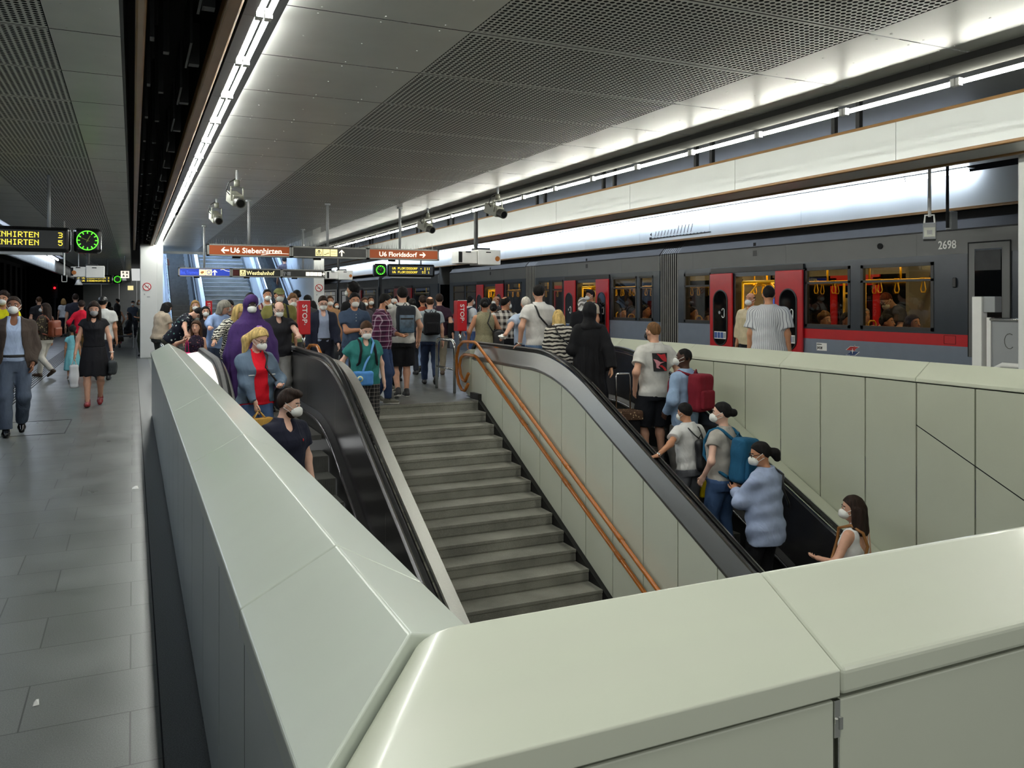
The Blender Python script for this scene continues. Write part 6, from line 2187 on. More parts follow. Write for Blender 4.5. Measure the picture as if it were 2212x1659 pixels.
        if straps:
            for q in (-1, 1):
                m = MB()
                sw = .105 if s.sex == 'm' else .09
                yf = max(t_[2] for t_ in s.tab if 1.2 < t_[0] < 1.4)
                pts = [s.tw((q * .07, yb, z + hgt - .02)), s.tw((q * sw, -.075, 1.455)), s.tw((q * sw, -.01, 1.475)), s.tw((q * (sw + .005), yf * .72, 1.43)), s.tw((q * (sw + .01), yf + .025, 1.32)), s.tw((q * (sw + .035), yf + .015, 1.16)), s.tw((q * (sw + .075), .02, 1.06)), s.tw((q * w * .9, yb, z - hgt + .05))]
                m.tube(pts, [.018] * len(pts), 6)
                s.emit('shoulder_strap', np.array(m.v), m.f, strap or mat, parent=t, origin=c)
        return t
    def crossbody(s, label, mat, bag=(.26, .05, .98), size=(.10, .045, .08), shoulder=-1, strapmat=None, thick=.012, shape='box', name='shoulder_bag', logo=None):
        """bag on a strap over one shoulder; bag centre in trunk coordinates"""
        c = s.tw(bag)
        t = s.new_thing(name, label, 'bag', c)
        pr = [RBox(c, size, min(size) * .8, s.Rl)]
        F = Field(pr, s.res); F.add(pr, 0); F.warp(lambda X, Y, Z: .003 * np.sin(30 * Z + 25 * X)); V, Q = F.mesh()
        b_ = s.emit('bag_body', V, Q, mat, parent=t, origin=c)
        m = MB()
        yf = max(t_[2] for t_ in s.tab if 1.1 < t_[0] < 1.4) + .03
        sh = shoulder * .10
        pf = [s.tw((sh, -.02, 1.485)), s.tw((sh * .85, yf * .75, 1.43)), s.tw((sh * .4, yf, 1.30)), s.tw(((bag[0] + sh * .2) * .5, yf, 1.15)), s.tw((bag[0] * .9, max(bag[1], yf * .7), bag[2] + size[2]))]
        pb = [s.tw((sh, -.02, 1.485)), s.tw((sh * .85, -yf * .85, 1.43)), s.tw((sh * .4, -yf, 1.30)), s.tw(((bag[0] + sh * .2) * .5, -yf, 1.15)), s.tw((bag[0] * .9, min(bag[1], -yf * .7), bag[2] + size[2]))]
        m.tube(pf, thick, 6); m.tube(pb, thick, 6)
        s.emit('strap', np.array(m.v), m.f, strapmat or mat, parent=t, origin=c)
        return t, b_, c
    def handbag(s, label, mat, side_='R', size=(.14, .05, .16), handle=.16, handmat=None, name='handbag', cat='bag', taper=0, offset=(0, 0, 0), paper=False):
        S_, E, W, sg = s.A[side_]
        D = W - E; D /= np.linalg.norm(D)
        g = W + D * .09 + np.array(offset)
        c = g + np.array([0, 0, -handle - size[2]])
        t = s.new_thing(name, label, cat, c)
        pr = [RBox(c, size, .012 if paper else .035, np.eye(3))]
        F = Field(pr, s.res * .9); F.add(pr, 0)
        if not paper: F.warp(lambda X, Y, Z: .006 * np.sin(28 * Z + 22 * Y) + .004 * np.sin(40 * Y + 9 * Z))
        V, Q = F.mesh(); s.emit('bag_body', V, Q, mat, parent=t, origin=c)
        for q in (-1, 1):
            m = MB(); m.tube([c + np.array([q * size[0] * .5, -size[1] * .6, size[2] - .01]), g + np.array([.012 * q, 0, -.02]), g + np.array([0, 0, 0.0])], .007, 5)
            m.tube([c + np.array([q * size[0] * .5, size[1] * .6, size[2] - .01]), g + np.array([.012 * q, 0.004, -.02])], .007, 5)
            s.emit('handle', np.array(m.v), m.f, handmat or mat, parent=t, origin=c)
        return t
# ================================================================== the people
C = cloth
SHOE_B = plain('shoe_black', (24, 23, 24), .4)
SHOE_W = plain('shoe_white', (214, 212, 206), .5)
SHOE_BR = plain('shoe_brown', (78, 60, 46), .5)
SHOE_G = plain('shoe_grey', (96, 94, 84), .6)
SOLE_W = plain('sole_white', (222, 220, 214), .5)
NPEOPLE = []
def who(u, d, vt, hd, label, h=None, floor_z=None, **kw):
    p = at_depth(u, 650, d)
    z = ground(p.x, p.y) if floor_z is None else floor_z
    top = EYE - (vt - 650) / FPX * d
    hh = (top - z) if h is None else h
    NPEOPLE.append((label[:40], round(p.x, 2), round(p.y, 2), round(z, 2), round(hh, 2)))
    return Person(label, (p.x, p.y, z), hd, hh, d, **kw)
TEE = dict(kind='tee', sleeve=.58)
def basic(P, tone, topm, botm, hair=('black', 'short'), mask=(226, 226, 220), shoes=SHOE_B, sole=None, topk=None, botk=None, cover=('tee', 'long')):
    P.body(tone, cover[0], cover[1])
    tk = dict(TEE); tk.update(topk or {})
    P.top(topm, **tk)
    bk = dict(kind='trousers'); bk.update(botk or {})
    if botm: P.bottom(botm, **bk)
    if shoes: P.shoes(shoes, sole)
    if hair: P.hair(*hair)
    if mask: P.mask(mask)
    return P
WHT, OFF = (226, 226, 220), (198, 198, 190)

# ---- left platform -------------------------------------------------
P = who(30, 10.2, 641, 186, 'man in dark brown blazer and blue shirt walking toward the camera at the left edge', fat=1.10, head=(2, -6), arms={'L': 'pocket', 'R': 'pocket'}, legs='walk', stride=.6)
P.body('brown', 'long', 'long'); P.top(C((172, 188, 216)), 'long', hem=.93, sleeve=.95, loose=.010, neck='v', name='shirt', collar=True)
P.top(C((66, 56, 50)), 'long', hem=.80, sleeve=.97, loose=.022, neck=None, name='blazer', open_front=(.15, .085), flare=.006)
P.bottom(C((78, 88, 104)), loose=.018, flare=.010, waist=1.03); P.belt(M['black'], 1.0); P.shoes(M['blackgloss']); P.hair('dkbrown', 'short', vol=.008); P.mask(WHT)

P = who(203, 13.0, 649, 178, 'woman in black belted shirt dress and red shoes walking toward the camera', sex='f', head=(24, 4), arms={'R': (.27, .10, .87), 'L': (-.27, .05, .87)}, legs='walk', stride=.55)
P.body('light', 'tee', 'none'); blk = C((26, 26, 30)); P.top(blk, 'tee', hem=.98, sleeve=.25, loose=.014, neck='v', name='dress_top', collar=True); P.skirt(blk, 1.06, .50, .225); P.belt(blk, 1.04)
P.shoes(plain('shoe_red', (132, 22, 28), .4)); P.hair('dkbrown', 'long'); P.mask((150, 148, 148))
P.handbag('white plastic carrier bag in the hand of the woman in the black dress', plain('white_plastic', (214, 214, 216), .35, bump=.3, bscale=9), 'R', (.07, .05, .19), .10, cat='bag', name='carrier_bag')
P.handbag('dark grey folded bag hanging from the other hand of the woman in the black dress', C((58, 62, 64)), 'L', (.06, .13, .11), .04, name='tote_bag')
m = MB()
S_, E_, W_, _ = P.A['L']; D_ = (W_ - E_) / np.linalg.norm(W_ - E_)
ring = [W_ - D_ * .02 + np.array([.034 * math.cos(a), .034 * math.sin(a), 0]) for a in np.linspace(0, 6.28, 13)]
m.tube(ring, .006, 5, caps=False); P.emit('bracelet', np.array(m.v), m.f, M['white'])

P = who(98, 17.8, 655, 55, 'woman in leopard print top and white trousers with long brown hair walking away left', sex='f', head=(0, 25), arms={'L': 'front'}, legs='walk', stride=.9)
basic(P, 'tan', C((60, 52, 44), 'leopard', (142, 128, 96)), C((206, 200, 188)), ('dkbrown', 'long'), shoes=SHOE_BR, topk=dict(kind='tee', sleeve=.9, hem=.88, loose=.02))
P.backpack('brown leather backpack on the woman in leopard print', plain('brown_leather', (126, 62, 36), .45, bump=.2, bscale=20), .15, .20, .08, z=1.15)

P = who(84, 25, 641, 20, 'short haired man in black shirt seen behind the woman with the brown backpack')
basic(P, 'light', C((34, 34, 38)), C((40, 42, 50)), ('brown', 'short', .004))
P = who(8, 14.5, 632, 170, 'man in bright yellow shirt mostly hidden behind the man in the blazer', fat=1.1)
basic(P, 'tan', C((232, 222, 24)), C((60, 62, 70)), ('dkbrown', 'curly'))
P = who(137, 38, 645, 5, 'woman in white shirt and dark knee shorts walking away along the left track', sex='f', legs='walk', stride=.5)
basic(P, 'light', C((226, 226, 228)), C((34, 40, 56)), ('dkblond', 'bob'), shoes=SHOE_B, botk=dict(kind='shorts', length=.98, flare=.01), cover=('tee', 'short'))
P = who(163, 26, 635, 10, 'tall man in dark navy shirt walking away on the left platform', fat=1.1, legs='walk', stride=.4)
basic(P, 'light', C((44, 46, 58)), C((92, 84, 70)), ('dkbrown', 'short'), topk=dict(loose=.02))
P = who(176, 21, 649, 12, 'woman in red long sleeved top walking away behind the dark haired woman', sex='f', arms={'L': (-.26, .18, 1.05)}, legs='walk', stride=.4)
basic(P, 'tan', C((206, 26, 52)), C((150, 116, 70)), ('dkbrown', 'bun'), topk=dict(kind='long', sleeve=.95), cover=('long', 'long'))
P = who(157, 16.8, 707, -5, 'small girl in turquoise dress with a long dark braid', sex='f', headsize=1.25, legs='walk', stride=.7)
P.body('tan', 'tee', 'none'); P.skirt(C((132, 204, 214)), hem=.38, hem_r=.24, name='dress', upper=True); P.top(C((132, 204, 214)), 'tee', hem=1.0, sleeve=.4, loose=.012); P.shoes(SHOE_BR, SOLE_W); P.hair('black', 'braid')
P = who(222, 17, 641, -6, 'man in white shirt and black cap walking away behind the woman in black', fat=1.12, legs='walk', stride=.6)
basic(P, 'tan', C((206, 206, 202)), C((64, 66, 76)), ('black', 'short'), shoes=SHOE_B, topk=dict(loose=.024)); P.cap(M['black'], back=True)
P = who(252, 29, 655, 10, 'woman in dark floral dress carrying bags on the far left platform', sex='f', arms={'R': (.22, .1, .95)})
P.body('tan', 'tee', 'none'); P.skirt(C((44, 38, 30), 'floral', (150, 122, 60), 1.2, (96, 70, 40)), hem=.25, hem_r=.24, name='dress', upper=True); P.shoes(SHOE_B); P.hair('black', 'long')
P.handbag('white and orange shopping bag beside the floral dress', plain('white_plastic', (214, 214, 216), .35), 'R', (.06, .15, .22), .10, handmat=M['orange'], name='shopping_bag')
P.handbag('pink patterned bag hanging below the white shopping bag', C((206, 60, 130), 'floral', (236, 170, 200), 2), 'R', (.05, .11, .13), .46, name='tote_bag', offset=(-.05, 0, 0))
P = who(254, 42, 646, 80, 'dark haired man in black standing at the far end wall', sex='m'); basic(P, 'tan', C((30, 30, 32)), C((30, 30, 34)), ('black', 'quiff'))
P = who(278, 32, 669, 85, 'dark haired woman in black sitting on the far bench', h=1.60, sex='f', legs='sit', arms={'L': 'lap', 'R': 'lap'}); basic(P, 'tan', C((28, 28, 30)), C((26, 26, 28)), ('black', 'shoulder'), topk=dict(kind='long', sleeve=.9, hem=.90), botk=dict(waist=.56), cover=('long', 'long'))
P = who(287, 37, 650, 170, 'person with black cap and backpack straps standing before the far bench'); basic(P, 'tan', C((60, 66, 76)), C((40, 40, 44)), ('black', 'short')); P.cap(M['black'])
P = who(300, 44, 648, 180, 'person in pale shirt waiting by the far end wall', sex='f'); basic(P, 'light', C((190, 186, 178)), C((50, 50, 56)), ('dkblond', 'bob'))
P = who(236, 45, 652, 0, 'dark haired person in grey at the far end of the left platform', sex='f'); basic(P, 'tan', C((60, 56, 52)), C((40, 40, 44)), ('black', 'bob'))
P = who(313, 24.6, 645, 150, 'man in army green with black cap leaning by the left white column', arms={'R': 'fold', 'L': 'fold'}, lean=-4); basic(P, 'tan', C((52, 56, 44), 'floral', (38, 40, 34), .6, (66, 66, 52)), C((48, 52, 42), 'floral', (34, 36, 30), .6, (62, 62, 48)), ('black', 'short'), topk=dict(kind='long', sleeve=.9), cover=('long', 'long'), botk=dict(loose=.025)); P.cap(M['black'])

# ---- the crowd around the down escalator -----------------------------
P = who(346, 17.5, 648, -60, 'woman in beige shirt with black hair bending beside the parapet end', sex='f', fat=1.25, head=(35, 0), lean=8, arms={'R': (.2, .25, .9)}); basic(P, 'light', C((186, 170, 150)), C((52, 54, 52)), ('black', 'bob'), mask=None, topk=dict(loose=.02))
P = who(372, 15.6, 655, -100, 'man in navy floral shirt bending forward with his face down', fat=1.05, lean=38, h=1.74, head=(35, 20), arms={'R': ('w', tuple(at_depth(404, 752, 14.6))), 'L': 'down'}); basic(P, 'light', C((22, 24, 36), 'floral', (206, 212, 206), 1.0, (90, 130, 120)), C((70, 66, 56)), ('black', 'messy'), mask=OFF, topk=dict(loose=.022))
P = who(424, 13.6, 699, 172, 'small girl with long brown hair in dark dotted dress smiling at the escalator', sex='f', headsize=1.22, head=(0, -12), arms={'R': ('w', tuple(at_depth(398, 735, 13.4)))}); P.body('light', 'tank', 'none'); P.skirt(C((36, 28, 42), 'floral', (170, 110, 90), 2.2, (90, 60, 110)), hem=.5, hem_r=.22, name='dress', upper=True); P.hair('brown', 'long', vol=.02); P.shoes(SHOE_B)
P.handbag('bright pink bag behind the parapet beside the small girl', C((214, 30, 110)), 'R', (.08, .06, .09), .30, name='handbag')
P = who(422, 17.2, 650, 178, 'blond woman in black floral top and white mask at the far side of the parapet', sex='f', fat=1.2, arms={'L': 'strap'}); basic(P, 'light', C((22, 22, 30), 'floral', (160, 146, 110), .8, (110, 60, 60)), C((40, 42, 50)), ('dkblond', 'bob', .02), topk=dict(loose=.02))
P = who(468, 14.6, 645, 208, 'grey haired woman in light blue jacket leaning toward the handrail', sex='f', fat=1.15, lean=10, head=(30, 30), arms={'R': ('w', tuple(at_depth(447, 748, 13.0)))}); basic(P, 'light', C((150, 174, 216)), C((60, 70, 90)), ('grey', 'bob', .025), mask=None, topk=dict(kind='long', sleeve=.96, loose=.02), cover=('long', 'long'))
P = who(444, 15.6, 662, 182, 'dark haired woman in black behind the grey haired woman', sex='f'); basic(P, 'light', C((30, 28, 34)), C((40, 40, 46)), ('black', 'shoulder'))
P = who(497, 15.5, 648, 185, 'dark haired man with a mask strap behind the blond woman in zebra print', head=(10, -30)); basic(P, 'light', C((70, 66, 70)), C((40, 42, 50)), ('black', 'short'))
P = who(503, 12.9, 651, 200, 'blond woman in zebra print cardigan reaching for the handrail', sex='f', fat=1.05, lean=10, head=(34, 25), arms={'R': ('w', tuple(at_depth(456, 748, 12.2)))}, ); basic(P, 'light', C((212, 208, 194), 'zebra', (30, 30, 30)), C((60, 60, 64)), ('blond', 'shoulder', .016), mask=None, topk=dict(kind='long', sleeve=.92, loose=.024, hem=.78), cover=('long', 'long'))
P = who(541, 15.5, 634, 180, 'black haired person whose head shows above the purple veil', sex='m'); basic(P, 'brown', C((40, 40, 44)), C((40, 42, 50)), ('black', 'short', .02))
# purple veil
P = who(542, 10.7, 637, 186, 'woman in a long purple veil and white mask stepping onto the down escalator', sex='f', head=(14, -4))
P.body('deep', 'long', 'long'); pv = C((66, 42, 96))
P.robe(pv, [(.42, .28, .22, .02), (.70, .33, .24, .03), (.95, .35, .24, .04), (1.15, .32, .21, .04), (1.28, .28, .18, .02), (1.37, .235, .15, .01), (1.43, .16, .125, .0), (1.48, .12, .12, 0), (1.54, .085, .085, 0)], 'veil', headcov=True, folds=.02)
P.robe(C((40, 28, 56)), [(.03, .27, .21, 0), (.45, .24, .18, 0), (.9, .2, .16, 0), (1.1, .15, .12, 0)], 'under_skirt', folds=.012)
P.mask(WHT); P.shoes(SHOE_B)
m = MB(); m.tube([P.hd((-.052, .075, -.02)), P.hd((-.088, .045, .03)), P.hd((-.098, -.01, .085))], .004, 4); P.emit('mask_strap', np.array(m.v), m.f, M['white'])
# blond woman in denim jacket
P = who(552, 9.23, 706, 196, 'blond woman in denim jacket and red shirt riding down the escalator', sex='f', fat=1.14, head=(26, 14), arms={'R': (.10, .25, .90), 'L': (-.17, .26, 1.10)})
P.body('fair', 'long', 'long', hand_pose={'R': ((0.0, .15, -1), (-1, 0, 0))}); P.top(C((216, 24, 42)), 'tank', hem=.88, loose=.016, neck='round', name='shirt', folds=.006)
P.top(C((90, 106, 124), 'denim', (124, 142, 158)), 'long', hem=.90, sleeve=.93, loose=.022, neck=None, name='denim_jacket', open_front=(.115, .07), collar=True, folds=.007)
P.bottom(C((62, 84, 120), 'denim', (92, 116, 150)), loose=.012); P.shoes(SHOE_B); P.hair('blond', 'sidepony', vol=.022); P.mask(WHT); P.glasses()
m = MB(); m.tube([P.hd((-.02, -.05, .125)), P.hd((.03, -.06, .12))], .022, 7); P.emit('hair_tie', np.array(m.v), m.f, C((150, 110, 180)))
m = MB()
for q in (-.12, .12):
    m.box(q - .035, q + .035, .172, .178, 1.215, 1.225)
P.emit('pocket_seam', np.array([P.tw(v) for v in m.v]), m.f, M['white'])
P.handbag('tan paper shopping bag held by the blond woman in denim', C((196, 152, 74)), 'R', (.15, .05, .15), .09, name='paper_bag', paper=True, handmat=C((206, 168, 92)))
P.crossbody('black leather shoulder bag on the arm of the blond woman in denim', plain('black_leather', (38, 37, 38), .45, bump=.4, bscale=18), (-.30, .10, .93), (.11, .07, .13), -1, M['black'])
# man in navy polo
P = who(614, 7.98, 841, 205, 'brown haired man in navy polo shirt lowest on the down escalator', fat=1.06, head=(16, 34), arms={'L': (-.26, .06, .87), 'R': 'down'}); P.body('fair', 'tee', 'long'); P.top(C((28, 30, 46)), 'tee', hem=.86, sleeve=.60, loose=.02, neck='v', collar=True, name='polo_shirt', folds=.005); P.bottom(C((50, 54, 64))); P.shoes(SHOE_B); P.hair('dkbrown', 'quiff', vol=.014); P.beard('dkbrown'); P.mask(WHT)
m = MB(); q_ = P.tw((-.085, .162, 1.31)); m.ball(tuple(q_), (.006, .006, .013), 6, 5); P.emit('embroidered_emblem', np.array(m.v), m.f, M['red'])
P = who(577, 17.2, 625, 184, 'bearded man with white mask in white vest behind the purple veil', head=(4, 0)); basic(P, 'tan', C((206, 200, 194)), C((60, 60, 66)), ('black', 'short', .006), topk=dict(kind='tank'), cover=('tank', 'long'))
P.backpack('dark red backpack of the man in white vest', C((96, 34, 40)), .14, .19, .06)
P = who(603, 14.6, 623, 180, 'man in olive cap and olive shirt behind the balding man', fat=1.25, head=(6, 0)); basic(P, 'tan', C((126, 120, 64)), C((70, 70, 60)), ('dkbrown', 'short'), mask=OFF, topk=dict(loose=.024)); P.cap(C((120, 122, 74)))
P.backpack('black backpack whose straps cross the olive shirt', C((28, 30, 34)), .15, .2, .07)
P = who(600, 12.4, 649, 186, 'balding man in black polo shirt and grey trousers holding the handrail', fat=1.16, head=(26, 0), arms={'L': ('w', (2.26, 11.9, 1.0)), 'R': 'down'}); P.body('fair', 'tee', 'long', hand_pose={'L': ((0.25, .9, -.15), (0, 0, -1))}); P.top(C((34, 34, 38)), 'tee', hem=.86, sleeve=.62, loose=.024, neck='v', collar=True, name='polo_shirt', folds=.006); P.bottom(C((150, 148, 144)), loose=.03); P.shoes(SHOE_B); P.hair('brown', 'bald', vol=.008); P.mask(WHT); P.glasses()
P = who(632, 15.4, 637, 182, 'brown haired man in pale green shirt beside the left stop box', head=(8, 0)); basic(P, 'fair', C((176, 190, 136)), C((80, 80, 84)), ('ltbrown', 'curly'))
P = who(641, 20.5, 627, 20, 'dark haired woman in white vest seen from behind above the left stop box', sex='f'); basic(P, 'tan', C((216, 214, 214)), C((50, 54, 66)), ('black', 'bun'), mask=None, topk=dict(kind='tank', neck='lowback'), cover=('tank', 'long'))
P = who(664, 18.6, 638, 10, 'black haired man facing away right of the left stop box'); basic(P, 'tan', C((60, 62, 66)), C((40, 42, 50)), ('black', 'short', .016), mask=None)
P = who(676, 22, 650, 0, 'short dark haired person far behind the suited man', sex='f'); basic(P, 'tan', C((40, 38, 40)), C((40, 42, 50)), ('black', 'bob'), mask=None)
P = who(697, 14.2, 638, 180, 'man in dark suit jacket and light blue shirt at the head of the stairs', head=(22, -4), legs='walk', stride=.4, arms={'L': 'swingf'}); P.body('fair', 'long', 'long'); P.top(C((160, 172, 196)), 'long', hem=.95, sleeve=.9, loose=.012, neck='v', collar=True); P.top(C((34, 38, 54)), 'long', hem=.80, sleeve=.97, loose=.022, neck=None, name='suit_jacket', open_front=(.13, .085)); P.bottom(C((34, 36, 46)), loose=.024); P.belt(M['black'], 1.0); P.shoes(M['blackgloss']); P.hair('dkbrown', 'short'); P.mask(WHT); P.glasses()
P = who(713, 18.6, 640, 175, 'person in tan jacket behind the suited man', fat=1.15); basic(P, 'tan', C((160, 122, 86)), C((60, 60, 64)), ('brown', 'short'), topk=dict(kind='long', sleeve=.9), cover=('long', 'long'))
P = who(727, 25, 652, 180, 'small masked person far behind between the suited man and the man in blue', sex='f'); basic(P, 'tan', C((56, 54, 60)), C((40, 42, 50)), ('black', 'bob'))
P = who(762, 15.2, 612, 28, 'tall man with curly black hair in black shirt turned away', head=(0, 20)); basic(P, 'tan', C((26, 26, 28)), C((40, 42, 50)), ('black', 'curly', .02), mask=WHT)
P = who(765, 13.5, 632, 178, 'black haired man in dark blue shirt with white mask', fat=1.05, head=(14, 0), arms={'R': 'fold', 'L': (-.1, .25, 1.1)}, legs='walk', stride=.4); basic(P, 'tan', C((62, 78, 100)), C((74, 94, 128), 'denim', (108, 128, 158)), ('black', 'short', .012), topk=dict(neck='round', loose=.018))
m = MB()
for i in range(3): m.ball(tuple(P.tw((0, .150, 1.40 - .05 * i))), .006, 6, 4)
P.emit('button', np.array(m.v), m.f, M['white'])
P = who(788, 19.5, 643, 176, 'woman with auburn hair behind the man in blue', sex='f'); basic(P, 'tan', C((70, 66, 70)), C((50, 54, 64)), ('brown', 'long'))
P = who(801, 20.5, 640, 178, 'woman with long dark hair and mask deep in the crowd', sex='f'); basic(P, 'tan', C((50, 44, 46)), C((50, 54, 64)), ('dkbrown', 'long'))
P = who(826, 13.3, 634, 232, 'bearded man in purple plaid shirt looking to the right', fat=1.06, head=(18, 26), arms={'L': (-.16, .26, 1.08), 'R': 'down'}, legs='walk', stride=.5); basic(P, 'tan', C((86, 34, 66), 'plaid', (196, 176, 190), .8, (40, 20, 40)), C((46, 62, 96)), ('black', 'short', .012), shoes=SHOE_G, sole=SOLE_W, topk=dict(kind='long', sleeve=.5, loose=.02, neck='v'), cover=('tee', 'long')); P.beard('black')
P = who(851, 17, 646, 182, 'woman with pale head scarf behind the man with the clear backpack', sex='f'); basic(P, 'tan', C((70, 62, 60)), C((50, 50, 54)), None, mask=None); P.scarf(C((206, 202, 196)))
# woman in teal shirt on the stairs
P = who(788, 12.1, 690, 182, 'woman in teal shirt and checked trousers with a blue bag coming down the stairs', sex='f', fat=1.12, head=(30, 0), arms={'R': (.30, -.02, .92), 'L': (-.27, .02, .88)}, legs='step')
P.body('fair', 'tee', 'long'); P.top(C((48, 118, 112)), 'tee', hem=.84, sleeve=.56, loose=.024, neck='v', folds=.006, collar=True); P.bottom(C((46, 44, 46), 'plaid', (140, 134, 128), 1.2, (24, 24, 26)), loose=.035, flare=.02, name='trousers'); P.shoes(SHOE_B); P.hair('brown', 'short', vol=.010); P.mask(WHT)
t_, b_, c_ = P.crossbody('bright blue shoulder bag with a round badge on the woman in teal', C((86, 146, 214)), (.10, .23, .95), (.15, .05, .10), -1, C((110, 166, 222)), .016)
m = MB(); cc = c_ + np.array([.05, .052, .0]); m.cyl(cc, cc + np.array([0, .008, 0]), .042, 16); P.emit('round_badge', np.array(m.v), m.f, plain('badge_cream', (214, 220, 170), .5), parent=t_, origin=c_)
m = MB(); m.cyl(cc, cc + np.array([0, .0105, 0]), .026, 16); P.emit('badge_centre', np.array(m.v), m.f, C((96, 150, 200)), parent=t_, origin=c_)
P.backpack('dark backpack whose straps show on the woman in teal', C((30, 30, 34)), .15, .20, .07, z=1.22)
# man with clear backpack and shorts
P = who(869, 14.1, 620, -4, 'man in light grey shirt and black shorts seen from behind on the landing', fat=1.02, legs='walk', stride=.28, arms={'R': (.29, .08, .90), 'L': 'swingf'})
P.body('light', 'tee', 'short'); P.top(C((206, 204, 198)), 'tee', hem=.86, sleeve=.58, loose=.022, folds=.006); P.bottom(C((26, 26, 30)), 'shorts', .92, .026, flare=.02); P.shoes(plain('trainer_black', (34, 34, 36), .6), SOLE_W); P.hair('black', 'short', vol=.012)
t_ = P.backpack('dark grey backpack with clear front on the man in black shorts', C((48, 52, 58)), .15, .215, .07, z=1.24, pocket=False)
c_ = np.array(P.tw((0, -.128 - .12 - .07, 1.20)))
m = MB(); q0 = P.tw((0, -(max(t[2] for t in P.tab if t[0] > 1.1) + .02) - .168, 1.19)); m.box(q0[0] - .115, q0[0] + .115, q0[1] - .006, q0[1] + .004, q0[2] - .15, q0[2] + .12)
P.emit('clear_panel', np.array(m.v), m.f, plain('clear_film', (70, 92, 112), .08, var=.5, vscale=9, coat=1), parent=t_, origin=P.tw((0, -(max(t[2] for t in P.tab if t[0] > 1.1) + .042) - .07, 1.24)), smooth=False)
m = MB(); m.box(q0[0] - .10, q0[0] + .10, q0[1] - .012, q0[1] - .002, q0[2] + .05, q0[2] + .075)
P.emit('zip_band', np.array(m.v), m.f, M['black'], parent=t_, origin=P.tw((0, -(max(t[2] for t in P.tab if t[0] > 1.1) + .042) - .07, 1.24)), smooth=False)
P = who(846, 14.8, 655, 8, 'woman in black leggings half hidden behind the man in plaid', sex='f', legs='walk', stride=.5); basic(P, 'tan', C((210, 206, 200)), C((20, 20, 24)), ('dkbrown', 'long'), shoes=SHOE_G, sole=SOLE_W, mask=None, botk=dict(kind='leggings'))
P.crossbody('floral pink and black bag between the plaid shirt and the black shorts', C((40, 30, 40), 'floral', (214, 60, 110), 1.6, (220, 190, 200)), (-.14, -.16, .95), (.11, .06, .17), 1, M['black'])
P = who(890, 18.4, 645, 4, 'dark haired person just right of the clear backpack', sex='f'); basic(P, 'tan', C((40, 38, 46)), C((50, 54, 64)), ('black', 'bun'), mask=None)
P = who(913, 19, 638, -6, 'woman with rust coloured top and tied hair facing away', sex='f', legs='walk', stride=.5); basic(P, 'tan', C((140, 66, 44)), C((150, 172, 206), 'denim', (170, 190, 220)), ('dkbrown', 'bun'), mask=None)
P = who(929, 16.2, 641, -12, 'man with bald spot in grey shirt and dark jeans walking away', fat=1.1, legs='walk2', stride=.85, head=(8, 0)); basic(P, 'light', C((150, 160, 166)), C((44, 56, 82)), ('brown', 'crown', .008), shoes=SHOE_B, mask=None, topk=dict(loose=.022, collar=True))
P.backpack('black backpack on the man with the bald spot', C((28, 28, 32)), .16, .22, .10, z=1.22)
P = who(949, 18.2, 635, -14, 'man in dark maroon shirt with a black bag at his side', fat=1.1, legs='walk', stride=.6, arms={'R': 'swingb'}); basic(P, 'light', C((58, 38, 52)), C((170, 160, 140)), ('dkbrown', 'short'), mask=None, shoes=SHOE_BR)
P.crossbody('large black shoulder bag of the man in the maroon shirt', C((24, 24, 28)), (.24, -.02, .98), (.07, .19, .17), -1, M['black'])

# ---- around the up escalator and the right platform ---------------------
P = who(1016, 21, 640, -75, 'man in white shirt with a blue backpack near the train', head=(0, 0)); basic(P, 'light', C((216, 220, 224)), C((80, 104, 150)), ('black', 'short')); P.backpack('dark blue backpack on the man in white near the train', C((48, 58, 80)), .15, .21, .10)
P = who(1047, 14.6, 644, -18, 'woman in khaki sleeveless dress with dark hair behind the right stop box', sex='f', fat=1.1, arms={'L': (-.30, .10, .92), 'R': 'strap'}); P.body('tan', 'tank', 'none'); P.skirt(C((146, 140, 112), 'leopard', (126, 120, 94), 2.0), hem=.45, hem_r=.24, name='dress', upper=True, folds=.012); P.hair('black', 'bun'); P.shoes(SHOE_B)
t_ = P.crossbody('black leather handbag at the hip of the woman in khaki', plain('black_leather', (38, 37, 38), .45), (.24, -.08, 1.02), (.10, .07, .16), 1, M['black'])
m = MB(); q0 = P.to_local(at_depth(1002, 729, 14.3)); m.box(q0[0] - .05, q0[0] + .05, q0[1] - .02, q0[1] + .02, q0[2] - .02, q0[2] + .02)
P = who(1053, 18, 644, -30, 'masked man waiting at the second train door', sex='m'); basic(P, 'tan', C((150, 140, 120)), C((50, 54, 64)), ('black', 'short'))
P = who(1066, 17, 656, -25, 'dark haired woman with bare shoulders before the second train door', sex='f', arms={'L': 'strap'}); basic(P, 'tan', C((40, 40, 44)), C((50, 54, 64)), ('black', 'bun'), mask=None, topk=dict(kind='tank', neck='lowback'), cover=('tank', 'long'))
P = who(1072, 21.5, 640, 100, 'bald man with white mask stepping out of the second train door', sex='m'); basic(P, 'tan', C((60, 52, 50)), C((50, 54, 64)), ('red', 'bald', .004))
P = who(1090, 15.0, 641, -40, 'man in black and white checked shirt looking right', fat=1.16, head=(6, -40)); basic(P, 'tan', C((206, 202, 196), 'check', (44, 38, 38), .7), C((22, 22, 26)), ('black', 'crown', .012), topk=dict(loose=.024, sleeve=.62, hem=.98))
